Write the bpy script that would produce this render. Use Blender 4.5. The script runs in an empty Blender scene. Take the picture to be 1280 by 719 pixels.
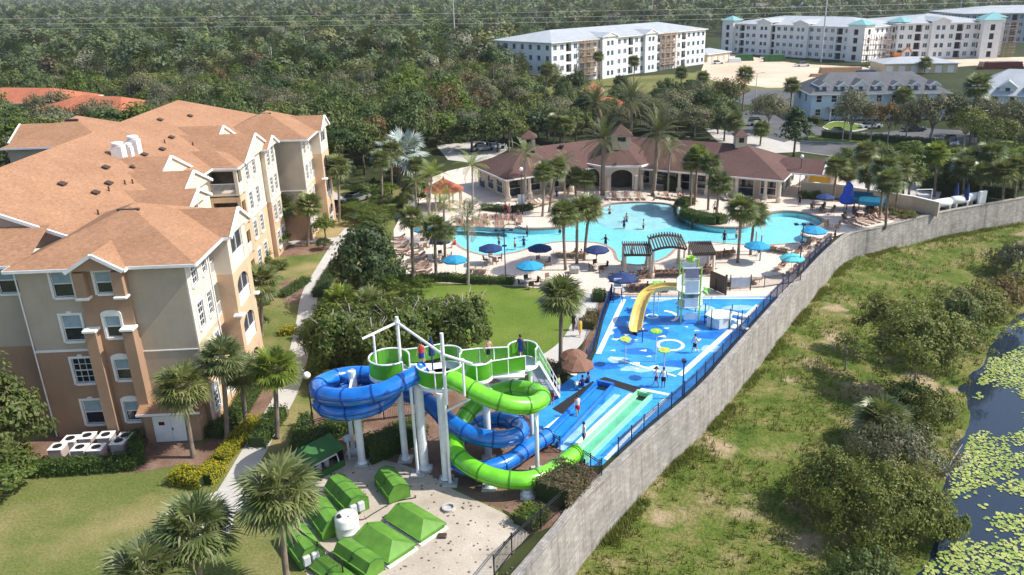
import bpy, math, random
import numpy as np
from mathutils import Vector, Matrix, geometry
PI = math.pi
R = math.radians
rnd = random.Random(11)
nrnd = np.random.default_rng(5)
scn = bpy.context.scene
COL = scn.collection

# ------------------------------------------------------------------ camera model
FOC, PCX, PCY, HZ, CAMH = 1000., 685., 359.5, -20., 30.
ROLL = R(1.0)
PITCH = math.atan((PCY - HZ) / FOC)
_c, _s, _cr, _sr = math.cos(PITCH), math.sin(PITCH), math.cos(ROLL), math.sin(ROLL)
VF = Vector((0, _c, -_s)); VD0 = Vector((0, -_s, -_c))
VR = Vector((_cr, _sr*VD0.y, _sr*VD0.z)); VD = Vector((-_sr, _cr*VD0.y, _cr*VD0.z))
def ray(x, y): return VF + VR*((x-PCX)/FOC) + VD*((y-PCY)/FOC)
def G(x, y, z=0.0):
    """where the sight line of the survey picture meets the level z"""
    d = ray(x, y); t = (z-CAMH)/d.z
    return Vector((d.x*t, d.y*t, z))
def hgt(x, y, Y):
    d = ray(x, y); return CAMH + d.z*(Y/d.y)
def GP(pts, z=0.0): return [tuple(G(x, y, z))[:2] for x, y in pts]

# ------------------------------------------------------------------ materials
MATS = {}
def _n(nt, t, **kw):
    n = nt.nodes.new(t)
    for k, v in kw.items():
        if k in ('operation', 'blend_type', 'data_type', 'noise_dimensions', 'feature', 'wave_type', 'bands_direction', 'distance', 'offset', 'clamp', 'interpolation_type'): setattr(n, k, v)
        else:
            n.inputs[k].default_value = v
    return n
def rgb(c): return (c[0], c[1], c[2], 1.0)
def ramp(nt, fac, stops):
    n = nt.nodes.new('ShaderNodeValToRGB'); cr = n.color_ramp
    while len(cr.elements) < len(stops): cr.elements.new(0.5)
    for e, (p, c) in zip(cr.elements, stops): e.position = p; e.color = rgb(c)
    nt.links.new(fac, n.inputs[0]); return n.outputs[0]
def mixc(nt, fac, a, b, bt='MIX'):
    n = nt.nodes.new('ShaderNodeMix'); n.data_type = 'RGBA'; n.blend_type = bt
    for s, v in ((n.inputs[0], fac), (n.inputs[6], a), (n.inputs[7], b)):
        if hasattr(v, 'is_output'): nt.links.new(v, s)
        elif isinstance(v, (int, float)): s.default_value = v
        else: s.default_value = rgb(v)
    return n.outputs[2]
def base(name):
    m = bpy.data.materials.new(name); m.use_nodes = True
    nt = m.node_tree; nt.nodes.clear()
    o = nt.nodes.new('ShaderNodeOutputMaterial'); b = nt.nodes.new('ShaderNodeBsdfPrincipled')
    nt.links.new(b.outputs[0], o.inputs[0]); MATS[name] = m
    return m, nt, b, o
def coords(nt, world=False, scale=(1, 1, 1)):
    if world: out = nt.nodes.new('ShaderNodeNewGeometry').outputs['Position']
    else: out = nt.nodes.new('ShaderNodeTexCoord').outputs['Object']
    mp = nt.nodes.new('ShaderNodeMapping'); mp.inputs['Scale'].default_value = scale
    nt.links.new(out, mp.inputs[0]); return mp.outputs[0]
def noise(nt, co, scale, detail=4, rough=.55):
    n = nt.nodes.new('ShaderNodeTexNoise'); n.inputs['Scale'].default_value = scale
    n.inputs['Detail'].default_value = detail; n.inputs['Roughness'].default_value = rough
    nt.links.new(co, n.inputs['Vector']); return n.outputs[0]
def bump(nt, b, h, strength=.3, dist=.05):
    n = nt.nodes.new('ShaderNodeBump'); n.inputs['Strength'].default_value = strength; n.inputs['Distance'].default_value = dist
    nt.links.new(h, n.inputs['Height']); nt.links.new(n.outputs[0], b.inputs['Normal'])
def plain(name, c, rough=.6, var=.12, scale=3., metal=0., spec=.4, bmp=0., bscale=40., world=False, sc=(1, 1, 1), coat=0.):
    """base colour with soft uneven wear"""
    m, nt, b, o = base(name)
    co = coords(nt, world, sc)
    f = noise(nt, co, scale, 6, .6)
    lo = tuple(x*(1-var*1.6) for x in c); hi = tuple(min(1, x*(1+var)) for x in c)
    nt.links.new(ramp(nt, f, [(.3, lo), (.7, hi)]), b.inputs['Base Color'])
    b.inputs['Roughness'].default_value = rough; b.inputs['Metallic'].default_value = metal
    b.inputs['Specular IOR Level'].default_value = spec
    if coat: b.inputs['Coat Weight'].default_value = coat; b.inputs['Coat Roughness'].default_value = .1
    if bmp: bump(nt, b, noise(nt, co, bscale, 3), bmp, .03)
    return m
def ground(name, stops, scale, fine, rough=.95, bmp=.5, fine_amt=.5, dist=.06, sc=(1, 1, 1), big=None):
    m, nt, b, o = base(name)
    co = coords(nt, True, sc)
    f1 = noise(nt, co, scale, 5, .6); f2 = noise(nt, co, fine, 4, .7)
    c = ramp(nt, f1, stops)
    c = mixc(nt, fine_amt, c, ramp(nt, f2, [(.28, (.35, .35, .35)), (.72, (1.5, 1.5, 1.5))]), 'MULTIPLY')
    if big:
        f3 = noise(nt, co, big[0], 3, .5)
        c = mixc(nt, ramp(nt, f3, [(big[2], (0, 0, 0)), (big[3], (1, 1, 1))]), c, mixc(nt, .6, big[1], ramp(nt, f2, [(.3, tuple(x*.6 for x in big[1])), (.7, tuple(min(1, x*1.3) for x in big[1]))])))
    nt.links.new(c, b.inputs['Base Color']); b.inputs['Roughness'].default_value = rough
    b.inputs['Specular IOR Level'].default_value = .15
    if bmp: bump(nt, b, f2, bmp, dist)
    return m
def leafmat(name, c1, c2, c3=None, trans=.3, rough=.55, spec=.25, objvar=.35, clump=.5):
    m, nt, b, o = base(name)
    g = nt.nodes.new('ShaderNodeNewGeometry'); oi = nt.nodes.new('ShaderNodeObjectInfo')
    c = ramp(nt, g.outputs['Random Per Island'], [(.1, c1), (.6, c2), (1., c3 or c2)])
    f = noise(nt, g.outputs['Position'], clump, 2)
    c = mixc(nt, .55, c, ramp(nt, f, [(.3, (.55, .6, .6)), (.7, (1.35, 1.25, 1.1))]), 'MULTIPLY')
    c = mixc(nt, objvar, c, ramp(nt, oi.outputs['Random'], [(0, (.45, .55, .6)), (.35, (.9, 1., .75)), (.7, (1.3, 1.1, .75)), (1, (.8, .8, .85))]), 'MULTIPLY')
    nt.links.new(c, b.inputs['Base Color']); b.inputs['Roughness'].default_value = rough
    b.inputs['Specular IOR Level'].default_value = spec
    t = nt.nodes.new('ShaderNodeBsdfTranslucent'); mx = nt.nodes.new('ShaderNodeMixShader'); mx.inputs[0].default_value = trans
    nt.links.new(mixc(nt, .6, c, (.30, .34, .06)), t.inputs[0])
    nt.links.new(b.outputs[0], mx.inputs[1]); nt.links.new(t.outputs[0], mx.inputs[2]); nt.links.new(mx.outputs[0], o.inputs[0])
    return m

# ------------------------------------------------------------------ mesh helpers
class MB:
    def __init__(s): s.v = []; s.f = []; s.mi = []; s.k = 0
    def mat(s, k): s.k = k; return s
    def face(s, pts):
        n = len(s.v); s.v += [tuple(p) for p in pts]; s.f.append(tuple(range(n, n+len(pts)))); s.mi.append(s.k)
    def add(s, vs, fs):
        n = len(s.v); s.v += [tuple(p) for p in vs]
        for f in fs: s.f.append(tuple(i+n for i in f)); s.mi.append(s.k)
    def box(s, c, d, rz=0, rx=0, ry=0, M=None):
        """centre c, size d"""
        T = Matrix.Translation(Vector(c)) @ Matrix.Rotation(rz, 4, 'Z') @ Matrix.Rotation(ry, 4, 'Y') @ Matrix.Rotation(rx, 4, 'X')
        if M is not None: T = M @ T
        x, y, z = d[0]/2, d[1]/2, d[2]/2
        vs = [T @ Vector(p) for p in ((-x,-y,-z),(x,-y,-z),(x,y,-z),(-x,y,-z),(-x,-y,z),(x,-y,z),(x,y,z),(-x,y,z))]
        s.add(vs, [(0,3,2,1),(4,5,6,7),(0,1,5,4),(1,2,6,5),(2,3,7,6),(3,0,4,7)]); return s
    def bb(s, a, b):
        return s.box([(a[i]+b[i])/2 for i in range(3)], [abs(b[i]-a[i]) for i in range(3)])
    def bevbox(s, c, d, bev=.05, rz=0):
        T = Matrix.Translation(Vector(c)) @ Matrix.Rotation(rz, 4, 'Z')
        x, y, z = d[0]/2, d[1]/2, d[2]/2; b = bev
        rings = []
        for (ins, zz) in ((b, -z), (0, -z+b), (0, z-b), (b, z)):
            X, Y = x-ins, y-ins
            rings.append([T @ Vector((px, py, zz)) for px, py in ((-X+b,-Y),(X-b,-Y),(X,-Y+b),(X,Y-b),(X-b,Y),(-X+b,Y),(-X,Y-b),(-X,-Y+b))])
        vs = [p for r in rings for p in r]; fs = []
        for i in range(3):
            for j in range(8): fs.append((i*8+j, i*8+(j+1) % 8, (i+1)*8+(j+1) % 8, (i+1)*8+j))
        fs += [tuple(range(7, -1, -1)), tuple(range(24, 32))]
        s.add(vs, fs); return s
    def tube(s, pts, r, n=8, caps=True):
        pts = [Vector(p) for p in pts]; rr = r if hasattr(r, '__len__') else [r]*len(pts)
        if pts[0] == pts[-1]: caps = False
        up = Vector((0, 0, 1)); rings = []; prev = None
        for i, p in enumerate(pts):
            t = (pts[min(i+1, len(pts)-1)] - pts[max(i-1, 0)]).normalized()
            if prev is None:
                a = t.cross(up if abs(t.z) < .9 else Vector((1, 0, 0))).normalized()
            else:
                a = (prev - t*prev.dot(t)).normalized()
            prev = a; b = t.cross(a)
            rings.append([p + (a*math.cos(2*PI*j/n) + b*math.sin(2*PI*j/n))*rr[i] for j in range(n)])
        fs = []
        for i in range(len(pts)-1):
            for j in range(n): fs.append((i*n+j, i*n+(j+1) % n, (i+1)*n+(j+1) % n, (i+1)*n+j))
        if caps: fs += [tuple(range(n-1, -1, -1)), tuple(range((len(pts)-1)*n, len(pts)*n))]
        s.add([p for q in rings for p in q], fs); return s
    def bar(s, a, b, r, n=6): return s.tube([a, b], r, n)
    def beam(s, a, b, w, h):
        a, b = Vector(a), Vector(b); t = (b-a).normalized(); x = t.cross(Vector((0, 0, 1)))
        x = (x if x.length > .01 else Vector((1, 0, 0))).normalized()*w/2; z = x.cross(t).normalized()*h/2
        vs = [a-x-z, a+x-z, a+x+z, a-x+z, b-x-z, b+x-z, b+x+z, b-x+z]
        s.add(vs, [(3,2,1,0),(4,5,6,7),(0,1,5,4),(1,2,6,5),(2,3,7,6),(3,0,4,7)]); return s
    def lathe(s, prof, n=16, c=(0, 0, 0), sx=1, sy=1):
        vs = []; fs = []
        for r, z in prof:
            for j in range(n): vs.append((c[0]+r*sx*math.cos(2*PI*j/n), c[1]+r*sy*math.sin(2*PI*j/n), c[2]+z))
        for i in range(len(prof)-1):
            for j in range(n): fs.append((i*n+j, i*n+(j+1) % n, (i+1)*n+(j+1) % n, (i+1)*n+j))
        fs += [tuple(range(n-1, -1, -1)), tuple(range((len(prof)-1)*n, len(prof)*n))]
        s.add(vs, fs); return s
    def prism(s, poly, z0, z1, bottom=True):
        n = len(poly); ar = sum(poly[i][0]*poly[(i+1) % n][1]-poly[(i+1) % n][0]*poly[i][1] for i in range(n))
        if ar < 0: poly = poly[::-1]
        vs = [(p[0], p[1], z0) for p in poly]+[(p[0], p[1], z1) for p in poly]
        fs = [(i, (i+1) % n, n+(i+1) % n, n+i) for i in range(n)]
        tri = geometry.tessellate_polygon([[Vector((p[0], p[1], 0)) for p in poly]])
        def up(t):
            a, b, c = (poly[i] for i in t)
            return t if (b[0]-a[0])*(c[1]-a[1])-(b[1]-a[1])*(c[0]-a[0]) > 0 else t[::-1]
        for t in tri:
            t = up(t); fs.append(tuple(i+n for i in t))
            if bottom: fs.append(tuple(t[::-1]))
        s.add(vs, fs); return s
    def sheet(s, loops, z=0.):
        allp = [p for l in loops for p in l]
        for t in geometry.tessellate_polygon([[Vector((p[0], p[1], 0)) for p in l] for l in loops]):
            a, b, c = (allp[i] for i in t)
            if (b[0]-a[0])*(c[1]-a[1])-(b[1]-a[1])*(c[0]-a[0]) < 0: t = t[::-1]
            s.face([(allp[i][0], allp[i][1], z) for i in t])
        return s
    def xf(s, M):
        s.v = [tuple(M @ Vector(p)) for p in s.v]; return s
    def mesh(s, name, mats, smooth=False):
        me = bpy.data.meshes.new(name); me.from_pydata(s.v, [], s.f)
        for m in (mats if isinstance(mats, (list, tuple)) else [mats]): me.materials.append(MATS[m] if isinstance(m, str) else m)
        if any(s.mi): me.polygons.foreach_set('material_index', s.mi)
        if smooth: me.polygons.foreach_set('use_smooth', [True]*len(s.f))
        me.update(); return me
    def build(s, name, mats, parent=None, loc=None, rz=None, smooth=False, **kw):
        return link(name, s.mesh(name, mats, smooth), parent, loc, rz, **kw)
def link(name, me, parent=None, loc=None, rz=None, label=None, cat=None, group=None, kind=None, scale=None):
    o = bpy.data.objects.new(name, me); COL.objects.link(o)
    if parent: o.parent = parent
    if loc is not None: o.location = loc
    if rz is not None: o.rotation_euler[2] = rz
    if scale is not None: o.scale = scale if hasattr(scale, '__len__') else (scale,)*3
    return tag(o, label, cat, group, kind)
def tag(o, label=None, cat=None, group=None, kind=None):
    if label: o['label'] = label
    if cat: o['category'] = cat
    if group: o['group'] = group
    if kind: o['kind'] = kind
    return o
def ent(name, label, cat, loc=(0, 0, 0), rz=0, group=None):
    o = bpy.data.objects.new(name, None); COL.objects.link(o); o.empty_display_size = .3
    o.location = loc; o.rotation_euler = (0, 0, rz); return tag(o, label, cat, group)
def dup(o, loc=None, rz=None, label=None, group=None, parent=None, scale=None):
    c = o.copy(); COL.objects.link(c)
    if parent: c.parent = parent
    if loc is not None: c.location = loc
    if rz is not None: c.rotation_euler[2] = rz
    if scale is not None: c.scale = scale if hasattr(scale, '__len__') else (scale,)*3
    if label: c['label'] = label
    if group: c['group'] = group
    for ch in list(o.children): dup(ch, parent=c)
    return c
def npmesh(name, verts, quads, mats, tri=False):
    """big meshes straight from arrays"""
    me = bpy.data.meshes.new(name); nv, nf, k = len(verts), len(quads), quads.shape[1]
    me.vertices.add(nv); me.vertices.foreach_set('co', np.ascontiguousarray(verts, dtype=np.float32).ravel())
    me.loops.add(nf*k); me.loops.foreach_set('vertex_index', np.ascontiguousarray(quads, dtype=np.int32).ravel())
    me.polygons.add(nf); me.polygons.foreach_set('loop_start', np.arange(nf, dtype=np.int32)*k)
    me.update(calc_edges=True)
    for m in (mats if isinstance(mats, (list, tuple)) else [mats]): me.materials.append(MATS[m])
    return me
def spline(pts, n=8, closed=False):
    """Catmull-Rom through points"""
    P = [Vector(p) for p in pts]; out = []; N = len(P)
    for i in range(N if closed else N-1):
        p0, p1, p2, p3 = (P[(i+k) % N] if closed else P[min(max(i+k, 0), N-1)] for k in (-1, 0, 1, 2))
        for j in range(n):
            t = j/n
            out.append(.5*((2*p1)+(p2-p0)*t+(2*p0-5*p1+4*p2-p3)*t*t+(3*p1-p0-3*p2+p3)*t**3))
    if not closed: out.append(P[-1])
    return out
def spl2(pts, n=6, closed=True): return [(p.x, p.y) for p in spline([(x, y, 0) for x, y in pts], n, closed)]

# ------------------------------------------------------------------ camera, light, world
cam = bpy.data.cameras.new('camera'); camo = bpy.data.objects.new('camera', cam); COL.objects.link(camo); scn.camera = camo
M = Matrix.Identity(4)
for i in range(3): M[i][0] = VR[i]; M[i][1] = -VD[i]; M[i][2] = -VF[i]
M[2][3] = CAMH; camo.matrix_world = M
cam.sensor_fit = 'HORIZONTAL'; cam.sensor_width = 36; cam.lens = 36*FOC/1280; cam.shift_x = (640-PCX)/1280
cam.clip_start = .5; cam.clip_end = 9000
SUN_AZ = Vector((1, -.015)).normalized(); SUN_EL = R(47)
sd = Vector((SUN_AZ.x*math.cos(SUN_EL), SUN_AZ.y*math.cos(SUN_EL), math.sin(SUN_EL)))
sun = bpy.data.lights.new('sun', 'SUN'); suno = bpy.data.objects.new('sun', sun); COL.objects.link(suno)
sun.energy = 4.3; sun.angle = R(.53); sun.color = (1, .955, .88)
suno.rotation_euler = sd.to_track_quat('Z', 'Y').to_euler(); suno.location = (60, 0, 90)
w = bpy.data.worlds.new('World'); scn.world = w; w.use_nodes = True
wn = w.node_tree; bg = wn.nodes['Background']; sk = wn.nodes.new('ShaderNodeTexSky'); sk.sky_type = 'NISHITA'
sk.sun_disc = False; sk.sun_elevation = SUN_EL; sk.sun_rotation = math.atan2(SUN_AZ.x, SUN_AZ.y); sk.air_density = 1.; sk.dust_density = 1.5
wn.links.new(sk.outputs[0], bg.inputs[0]); bg.inputs[1].default_value = .15
scn.view_settings.view_transform = 'Standard'; scn.view_settings.look = 'None'; scn.view_settings.gamma = 1; scn.view_settings.exposure = .5
scn.cycles.max_bounces = 6; scn.cycles.transparent_max_bounces = 12; scn.cycles.diffuse_bounces = 3; scn.cycles.glossy_bounces = 3
scn.cycles.caustics_reflective = False; scn.cycles.caustics_refractive = False
scn.cycles.use_denoising = True
# ------------------------------------------------------------------ palette
ground('lawn_dry', [(.25, (.07, .11, .022)), (.5, (.14, .16, .045)), (.75, (.25, .21, .095))], .16, 6., bmp=.7, fine_amt=.65, big=(.13, (.33, .255, .125), .50, .68))
ground('lawn_green', [(.3, (.085, .145, .018)), (.7, (.15, .205, .035))], .2, 5., fine_amt=.45, bmp=.5, big=(.16, (.20, .205, .055), .52, .75))
ground('bank_grass', [(.28, (.055, .10, .014)), (.46, (.115, .15, .028)), (.58, (.19, .18, .06)), (.72, (.31, .25, .14))], .42, 4.5, bmp=.9, fine_amt=.8, dist=.2, big=(.19, (.38, .29, .18), .58, .67))
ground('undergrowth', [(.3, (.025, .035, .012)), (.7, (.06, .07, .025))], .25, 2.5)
ground('mulch', [(.3, (.13, .075, .05)), (.7, (.26, .17, .125))], .5, 9., fine_amt=.7)
ground('sand', [(.25, (.34, .29, .23)), (.55, (.46, .40, .33)), (.8, (.55, .49, .42))], .35, 8., fine_amt=.25, bmp=.3)
ground('walk', [(.3, (.42, .40, .36)), (.7, (.52, .49, .45))], .6, 9., fine_amt=.12, bmp=.05, rough=.85)
ground('asphalt', [(.3, (.085, .088, .092)), (.7, (.14, .14, .145))], .2, 12., fine_amt=.2, bmp=.1)
ground('site_dirt', [(.3, (.50, .38, .27)), (.7, (.66, .54, .42))], .05, 1.5, fine_amt=.25)
ground('field', [(.3, (.10, .12, .03)), (.7, (.20, .19, .07))], .08, 1.5)
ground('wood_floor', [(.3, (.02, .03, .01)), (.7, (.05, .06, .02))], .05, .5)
def pavers():
    m, nt, b, o = base('deck_pavers'); co = coords(nt, True)
    br = nt.nodes.new('ShaderNodeTexBrick'); br.inputs['Scale'].default_value = 1.; br.inputs['Brick Width'].default_value = 1.2; br.inputs['Row Height'].default_value = .6
    br.inputs['Mortar Size'].default_value = .012
    br.inputs['Color1'].default_value = (.66, .57, .49, 1); br.inputs['Color2'].default_value = (.72, .63, .55, 1); br.inputs['Mortar'].default_value = (.42, .35, .29, 1)
    nt.links.new(co, br.inputs[0])
    c = mixc(nt, .6, br.outputs[0], ramp(nt, noise(nt, co, .22, 5), [(.3, (.82, .76, .72)), (.7, (1.12, 1.06, 1.0))]), 'MULTIPLY')
    c = mixc(nt, .4, c, ramp(nt, noise(nt, co, 6, 4), [(.3, (.7, .7, .7)), (.7, (1.2, 1.2, 1.2))]), 'MULTIPLY')
    nt.links.new(c, b.inputs['Base Color']); b.inputs['Roughness'].default_value = .8
pavers()
def splash():
    m, nt, b, o = base('splash_blue'); co = coords(nt, True)
    c = ramp(nt, noise(nt, co, .5, 4), [(.3, (.018, .22, .66)), (.7, (.05, .34, .82))])
    c = mixc(nt, .35, c, ramp(nt, noise(nt, co, 3.5, 5), [(.35, (.6, .65, .8)), (.65, (1.3, 1.3, 1.15))]), 'MULTIPLY')
    nt.links.new(c, b.inputs['Base Color'])
    nt.links.new(ramp(nt, noise(nt, co, .35, 3), [(.4, (.16, .16, .16)), (.6, (.6, .6, .6))]), b.inputs['Roughness'])
splash()
def shingle(name, c1, c2, zfreq=30., streak=.5):
    m, nt, b, o = base(name); co = coords(nt)
    sp = nt.nodes.new('ShaderNodeSeparateXYZ'); nt.links.new(co, sp.inputs[0])
    # one course about every 7 cm of height, with tabs that vary in tone along the course
    q = nt.nodes.new('ShaderNodeMath'); q.operation = 'MULTIPLY'; q.inputs[1].default_value = 14.; nt.links.new(sp.outputs[2], q.inputs[0])
    fl = nt.nodes.new('ShaderNodeMath'); fl.operation = 'FLOOR'; nt.links.new(q.outputs[0], fl.inputs[0])
    cb = nt.nodes.new('ShaderNodeCombineXYZ'); nt.links.new(sp.outputs[0], cb.inputs[0]); nt.links.new(sp.outputs[1], cb.inputs[1]); nt.links.new(fl.outputs[0], cb.inputs[2])
    wn_ = nt.nodes.new('ShaderNodeTexNoise'); wn_.inputs['Scale'].default_value = 2.4; wn_.inputs['Detail'].default_value = 3; wn_.inputs['Roughness'].default_value = .7
    nt.links.new(cb.outputs[0], wn_.inputs['Vector'])
    c = ramp(nt, wn_.outputs[0], [(.3, c1), (.7, c2)])
    c = mixc(nt, streak, c, ramp(nt, noise(nt, co, .35, 5), [(.3, (.78, .76, .74)), (.7, (1.15, 1.14, 1.12))]), 'MULTIPLY')
    c = mixc(nt, .35, c, ramp(nt, noise(nt, co, 5., 3), [(.3, (.7, .7, .7)), (.7, (1.25, 1.25, 1.25))]), 'MULTIPLY')
    nt.links.new(c, b.inputs['Base Color']); b.inputs['Roughness'].default_value = .92; b.inputs['Specular IOR Level'].default_value = .15
    fr = nt.nodes.new('ShaderNodeMath'); fr.operation = 'FRACT'; nt.links.new(q.outputs[0], fr.inputs[0]); bump(nt, b, fr.outputs[0], .35, .02)
shingle('roof_orange', (.28, .150, .086), (.385, .22, .132))
shingle('roof_maroon', (.10, .058, .050), (.148, .088, .078))
shingle('roof_grey', (.10, .105, .115), (.16, .165, .175))
shingle('roof_steel', (.33, .36, .39), (.42, .45, .48))
shingle('roof_tile', (.33, .105, .055), (.50, .19, .11), streak=.9)
def stucco(name, c, rough=.9, course=0.):
    m, nt, b, o = base(name); co = coords(nt)
    c1 = ramp(nt, noise(nt, co, .6, 5, .6), [(.25, tuple(x*.86 for x in c)), (.75, tuple(x*1.06 for x in c))])
    st = noise(nt, coords(nt, False, (1.5, 1.5, .12)), 2., 4)
    c1 = mixc(nt, .13, c1, ramp(nt, st, [(.35, (.78, .77, .75)), (.6, (1.06, 1.06, 1.06))]), 'MULTIPLY')
    nt.links.new(c1, b.inputs['Base Color']); b.inputs['Roughness'].default_value = rough; b.inputs['Specular IOR Level'].default_value = .2
    h = noise(nt, co, 14., 4)
    if course:
        sp = nt.nodes.new('ShaderNodeSeparateXYZ'); nt.links.new(co, sp.inputs[0])
        q = nt.nodes.new('ShaderNodeMath'); q.operation = 'MULTIPLY'; q.inputs[1].default_value = 1/course; nt.links.new(sp.outputs[2], q.inputs[0])
        fr = nt.nodes.new('ShaderNodeMath'); fr.operation = 'FRACT'; nt.links.new(q.outputs[0], fr.inputs[0]); h = fr.outputs[0]
    bump(nt, b, h, .35, .02)
stucco('stucco_tan', (.47, .395, .305))
stucco('stucco_clay', (.375, .242, .16))
stucco('stucco_peach', (.62, .43, .28))
stucco('stucco_cream', (.70, .60, .48))
stucco('stucco_white', (.74, .74, .73))
stucco('stucco_yellow', (.62, .50, .33))
stucco('stucco_buff', (.60, .49, .37))
stucco('stucco_grey', (.40, .42, .45))
stucco('siding_blue', (.55, .66, .74), course=.22)
stucco('siding_white', (.76, .77, .78), course=.22)
stucco('siding_tan', (.36, .31, .27), course=.2)
def ret_wall():
    m, nt, b, o = base('retaining_block'); co = coords(nt)
    br = nt.nodes.new('ShaderNodeTexBrick'); br.inputs['Scale'].default_value = 1.; br.inputs['Brick Width'].default_value = .6; br.inputs['Row Height'].default_value = .2
    br.inputs['Mortar Size'].default_value = .014
    br.inputs['Color1'].default_value = (.27, .253, .232, 1); br.inputs['Color2'].default_value = (.37, .35, .325, 1); br.inputs['Mortar'].default_value = (.17, .16, .148, 1)
    uv = nt.nodes.new('ShaderNodeUVMap'); nt.links.new(uv.outputs[0], br.inputs[0])
    c = mixc(nt, .9, br.outputs[0], ramp(nt, noise(nt, co, .5, 6, .65), [(.25, (.66, .64, .62)), (.6, (1.1, 1.09, 1.07)), (.8, (1.3, 1.28, 1.25))]), 'MULTIPLY')
    st = noise(nt, coords(nt, False, (1.2, 1.2, .1)), 1.6, 4)
    c = mixc(nt, .5, c, ramp(nt, st, [(.32, (.5, .47, .43)), (.55, (1.05, 1.05, 1.05))]), 'MULTIPLY')
    nt.links.new(c, b.inputs['Base Color']); b.inputs['Roughness'].default_value = .95; bump(nt, b, br.outputs['Fac'], -.6, .04)
ret_wall()
plain('concrete', (.46, .44, .41), .85, .15, 2., bmp=.2)
plain('white', (.80, .80, .79), .5, .06, 1.5)
plain('trim', (.78, .77, .74), .6, .06, 2.)
plain('steel_white', (.82, .83, .84), .35, .08, 2., spec=.5)
plain('blind', (.30, .40, .45), .6, .1, 2.)
plain('dark_void', (.028, .028, .03), .8, .2, 2.)
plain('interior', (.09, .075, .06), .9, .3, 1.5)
plain('iron', (.018, .018, .02), .45, .1, 4., spec=.5)
plain('navy_iron', (.03, .05, .12), .5, .1, 4.)
plain('bronze', (.07, .045, .03), .5, .2, 4.)
plain('timber', (.10, .075, .06), .75, .25, 3., sc=(1, 6, 6))
plain('lounger_frame', (.52, .45, .38), .6, .1, 4.)
plain('lounger_sling', (.30, .185, .13), .85, .2, 6.)
plain('lounger_tan', (.55, .46, .36), .85, .15, 6.)
plain('wicker', (.09, .055, .04), .8, .3, 8.)
plain('navy', (.012, .035, .13), .75, .12, 3.)
plain('cyan', (.02, .28, .52), .75, .12, 3.)
plain('teal', (.10, .50, .56), .75, .1, 3.)
plain('royal', (.01, .09, .45), .7, .12, 3.)
plain('brown_cloth', (.20, .10, .065), .8, .15, 3.)
plain('slide_blue', (.008, .165, .60), .2, .24, .8, spec=.6, coat=.5)
plain('slide_blue_pale', (.05, .33, .80), .18, .12, .7, spec=.6, coat=.5)
plain('slide_green', (.17, .60, .02), .2, .2, .8, spec=.6, coat=.5)
plain('slide_green_pale', (.30, .70, .40), .2, .12, .7, spec=.6, coat=.4)
m, nt, b, o = base('panel_green'); c = ramp(nt, noise(nt, coords(nt), 1., 4), [(.3, (.12, .42, .03)), (.7, (.16, .52, .045))]); nt.links.new(c, b.inputs['Base Color']); b.inputs['Roughness'].default_value = .25
t = nt.nodes.new('ShaderNodeBsdfTranslucent'); nt.links.new(c, t.inputs[0]); mx = nt.nodes.new('ShaderNodeMixShader'); mx.inputs[0].default_value = .4; nt.links.new(b.outputs[0], mx.inputs[1]); nt.links.new(t.outputs[0], mx.inputs[2]); nt.links.new(mx.outputs[0], o.inputs[0])
plain('pump_green', (.105, .25, .03), .6, .22, .9, bmp=.05)
plain('shed_green', (.035, .13, .03), .6, .2, 1.2)
plain('slide_yellow', (.80, .58, .16), .2, .16, .8, spec=.6, coat=.5)
plain('play_white', (.72, .78, .76), .25, .12, 1., coat=.3)
plain('play_lime', (.38, .62, .10), .3, .1, 1.5, coat=.3)
plain('play_teal', (.30, .56, .52), .3, .12, 1.5, coat=.3)
plain('play_mauve', (.33, .29, .36), .4, .1, 1.5)
plain('black_mat', (.02, .02, .022), .9, .3, 5.)
plain('white_line', (.80, .83, .85), .5, .08, 2., world=True)
plain('pale_blue_paint', (.30, .52, .82), .4, .2, 1., world=True)
plain('deep_blue_paint', (.014, .15, .54), .4, .2, 1., world=True)
plain('bark', (.15, .115, .085), .95, .35, 3., bmp=.5, bscale=12., sc=(1, 1, .4))
plain('palm_bark', (.235, .19, .145), .95, .3, 2., bmp=.6, bscale=9., sc=(1, 1, 3))
plain('grey_bark', (.33, .30, .27), .9, .25, 3., bmp=.3)
plain('dead_wood', (.45, .42, .38), .9, .2, 3.)
plain('pole_grey', (.45, .46, .46), .6, .15, 2.)
plain('ac_side', (.42, .36, .33), .6, .1, 3.)
plain('tank_white', (.80, .80, .76), .45, .06, 1.5)
plain('equip_grey', (.50, .52, .54), .5, .1, 2.)
plain('tarp_blue', (.02, .09, .55), .5, .15, 2.)
plain('tarp_teal', (.02, .24, .40), .6, .15, 2.)
plain('car_white', (.78, .79, .80), .2, .02, 1., spec=.6, coat=.6)
plain('car_dark', (.02, .025, .035), .2, .05, 1., spec=.6, coat=.6)
plain('car_silver', (.38, .39, .41), .25, .04, 1., metal=.5, coat=.5)
plain('car_red', (.12, .015, .018), .22, .04, 1., coat=.6)
plain('tyre', (.015, .015, .016), .85, .1, 4.)
plain('machine_orange', (.62, .20, .03), .45, .12, 2.)
plain('dumpster', (.015, .07, .22), .6, .15, 2.)
plain('lumber', (.42, .27, .16), .85, .3, 2., sc=(1, 1, 6))
plain('skin_a', (.50, .30, .21), .55, .1, 5.)
plain('skin_b', (.20, .105, .065), .55, .1, 5.)
plain('hair', (.02, .014, .01), .6, .2, 8.)
plain('cloth_blue', (.01, .035, .20), .85, .15, 6.)
plain('cloth_black', (.012, .012, .016), .85, .15, 6.)
plain('cloth_white', (.75, .75, .74), .85, .06, 6.)
plain('cloth_red', (.50, .03, .03), .85, .1, 6.)
plain('cloth_pink', (.62, .25, .28), .85, .1, 6.)
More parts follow.
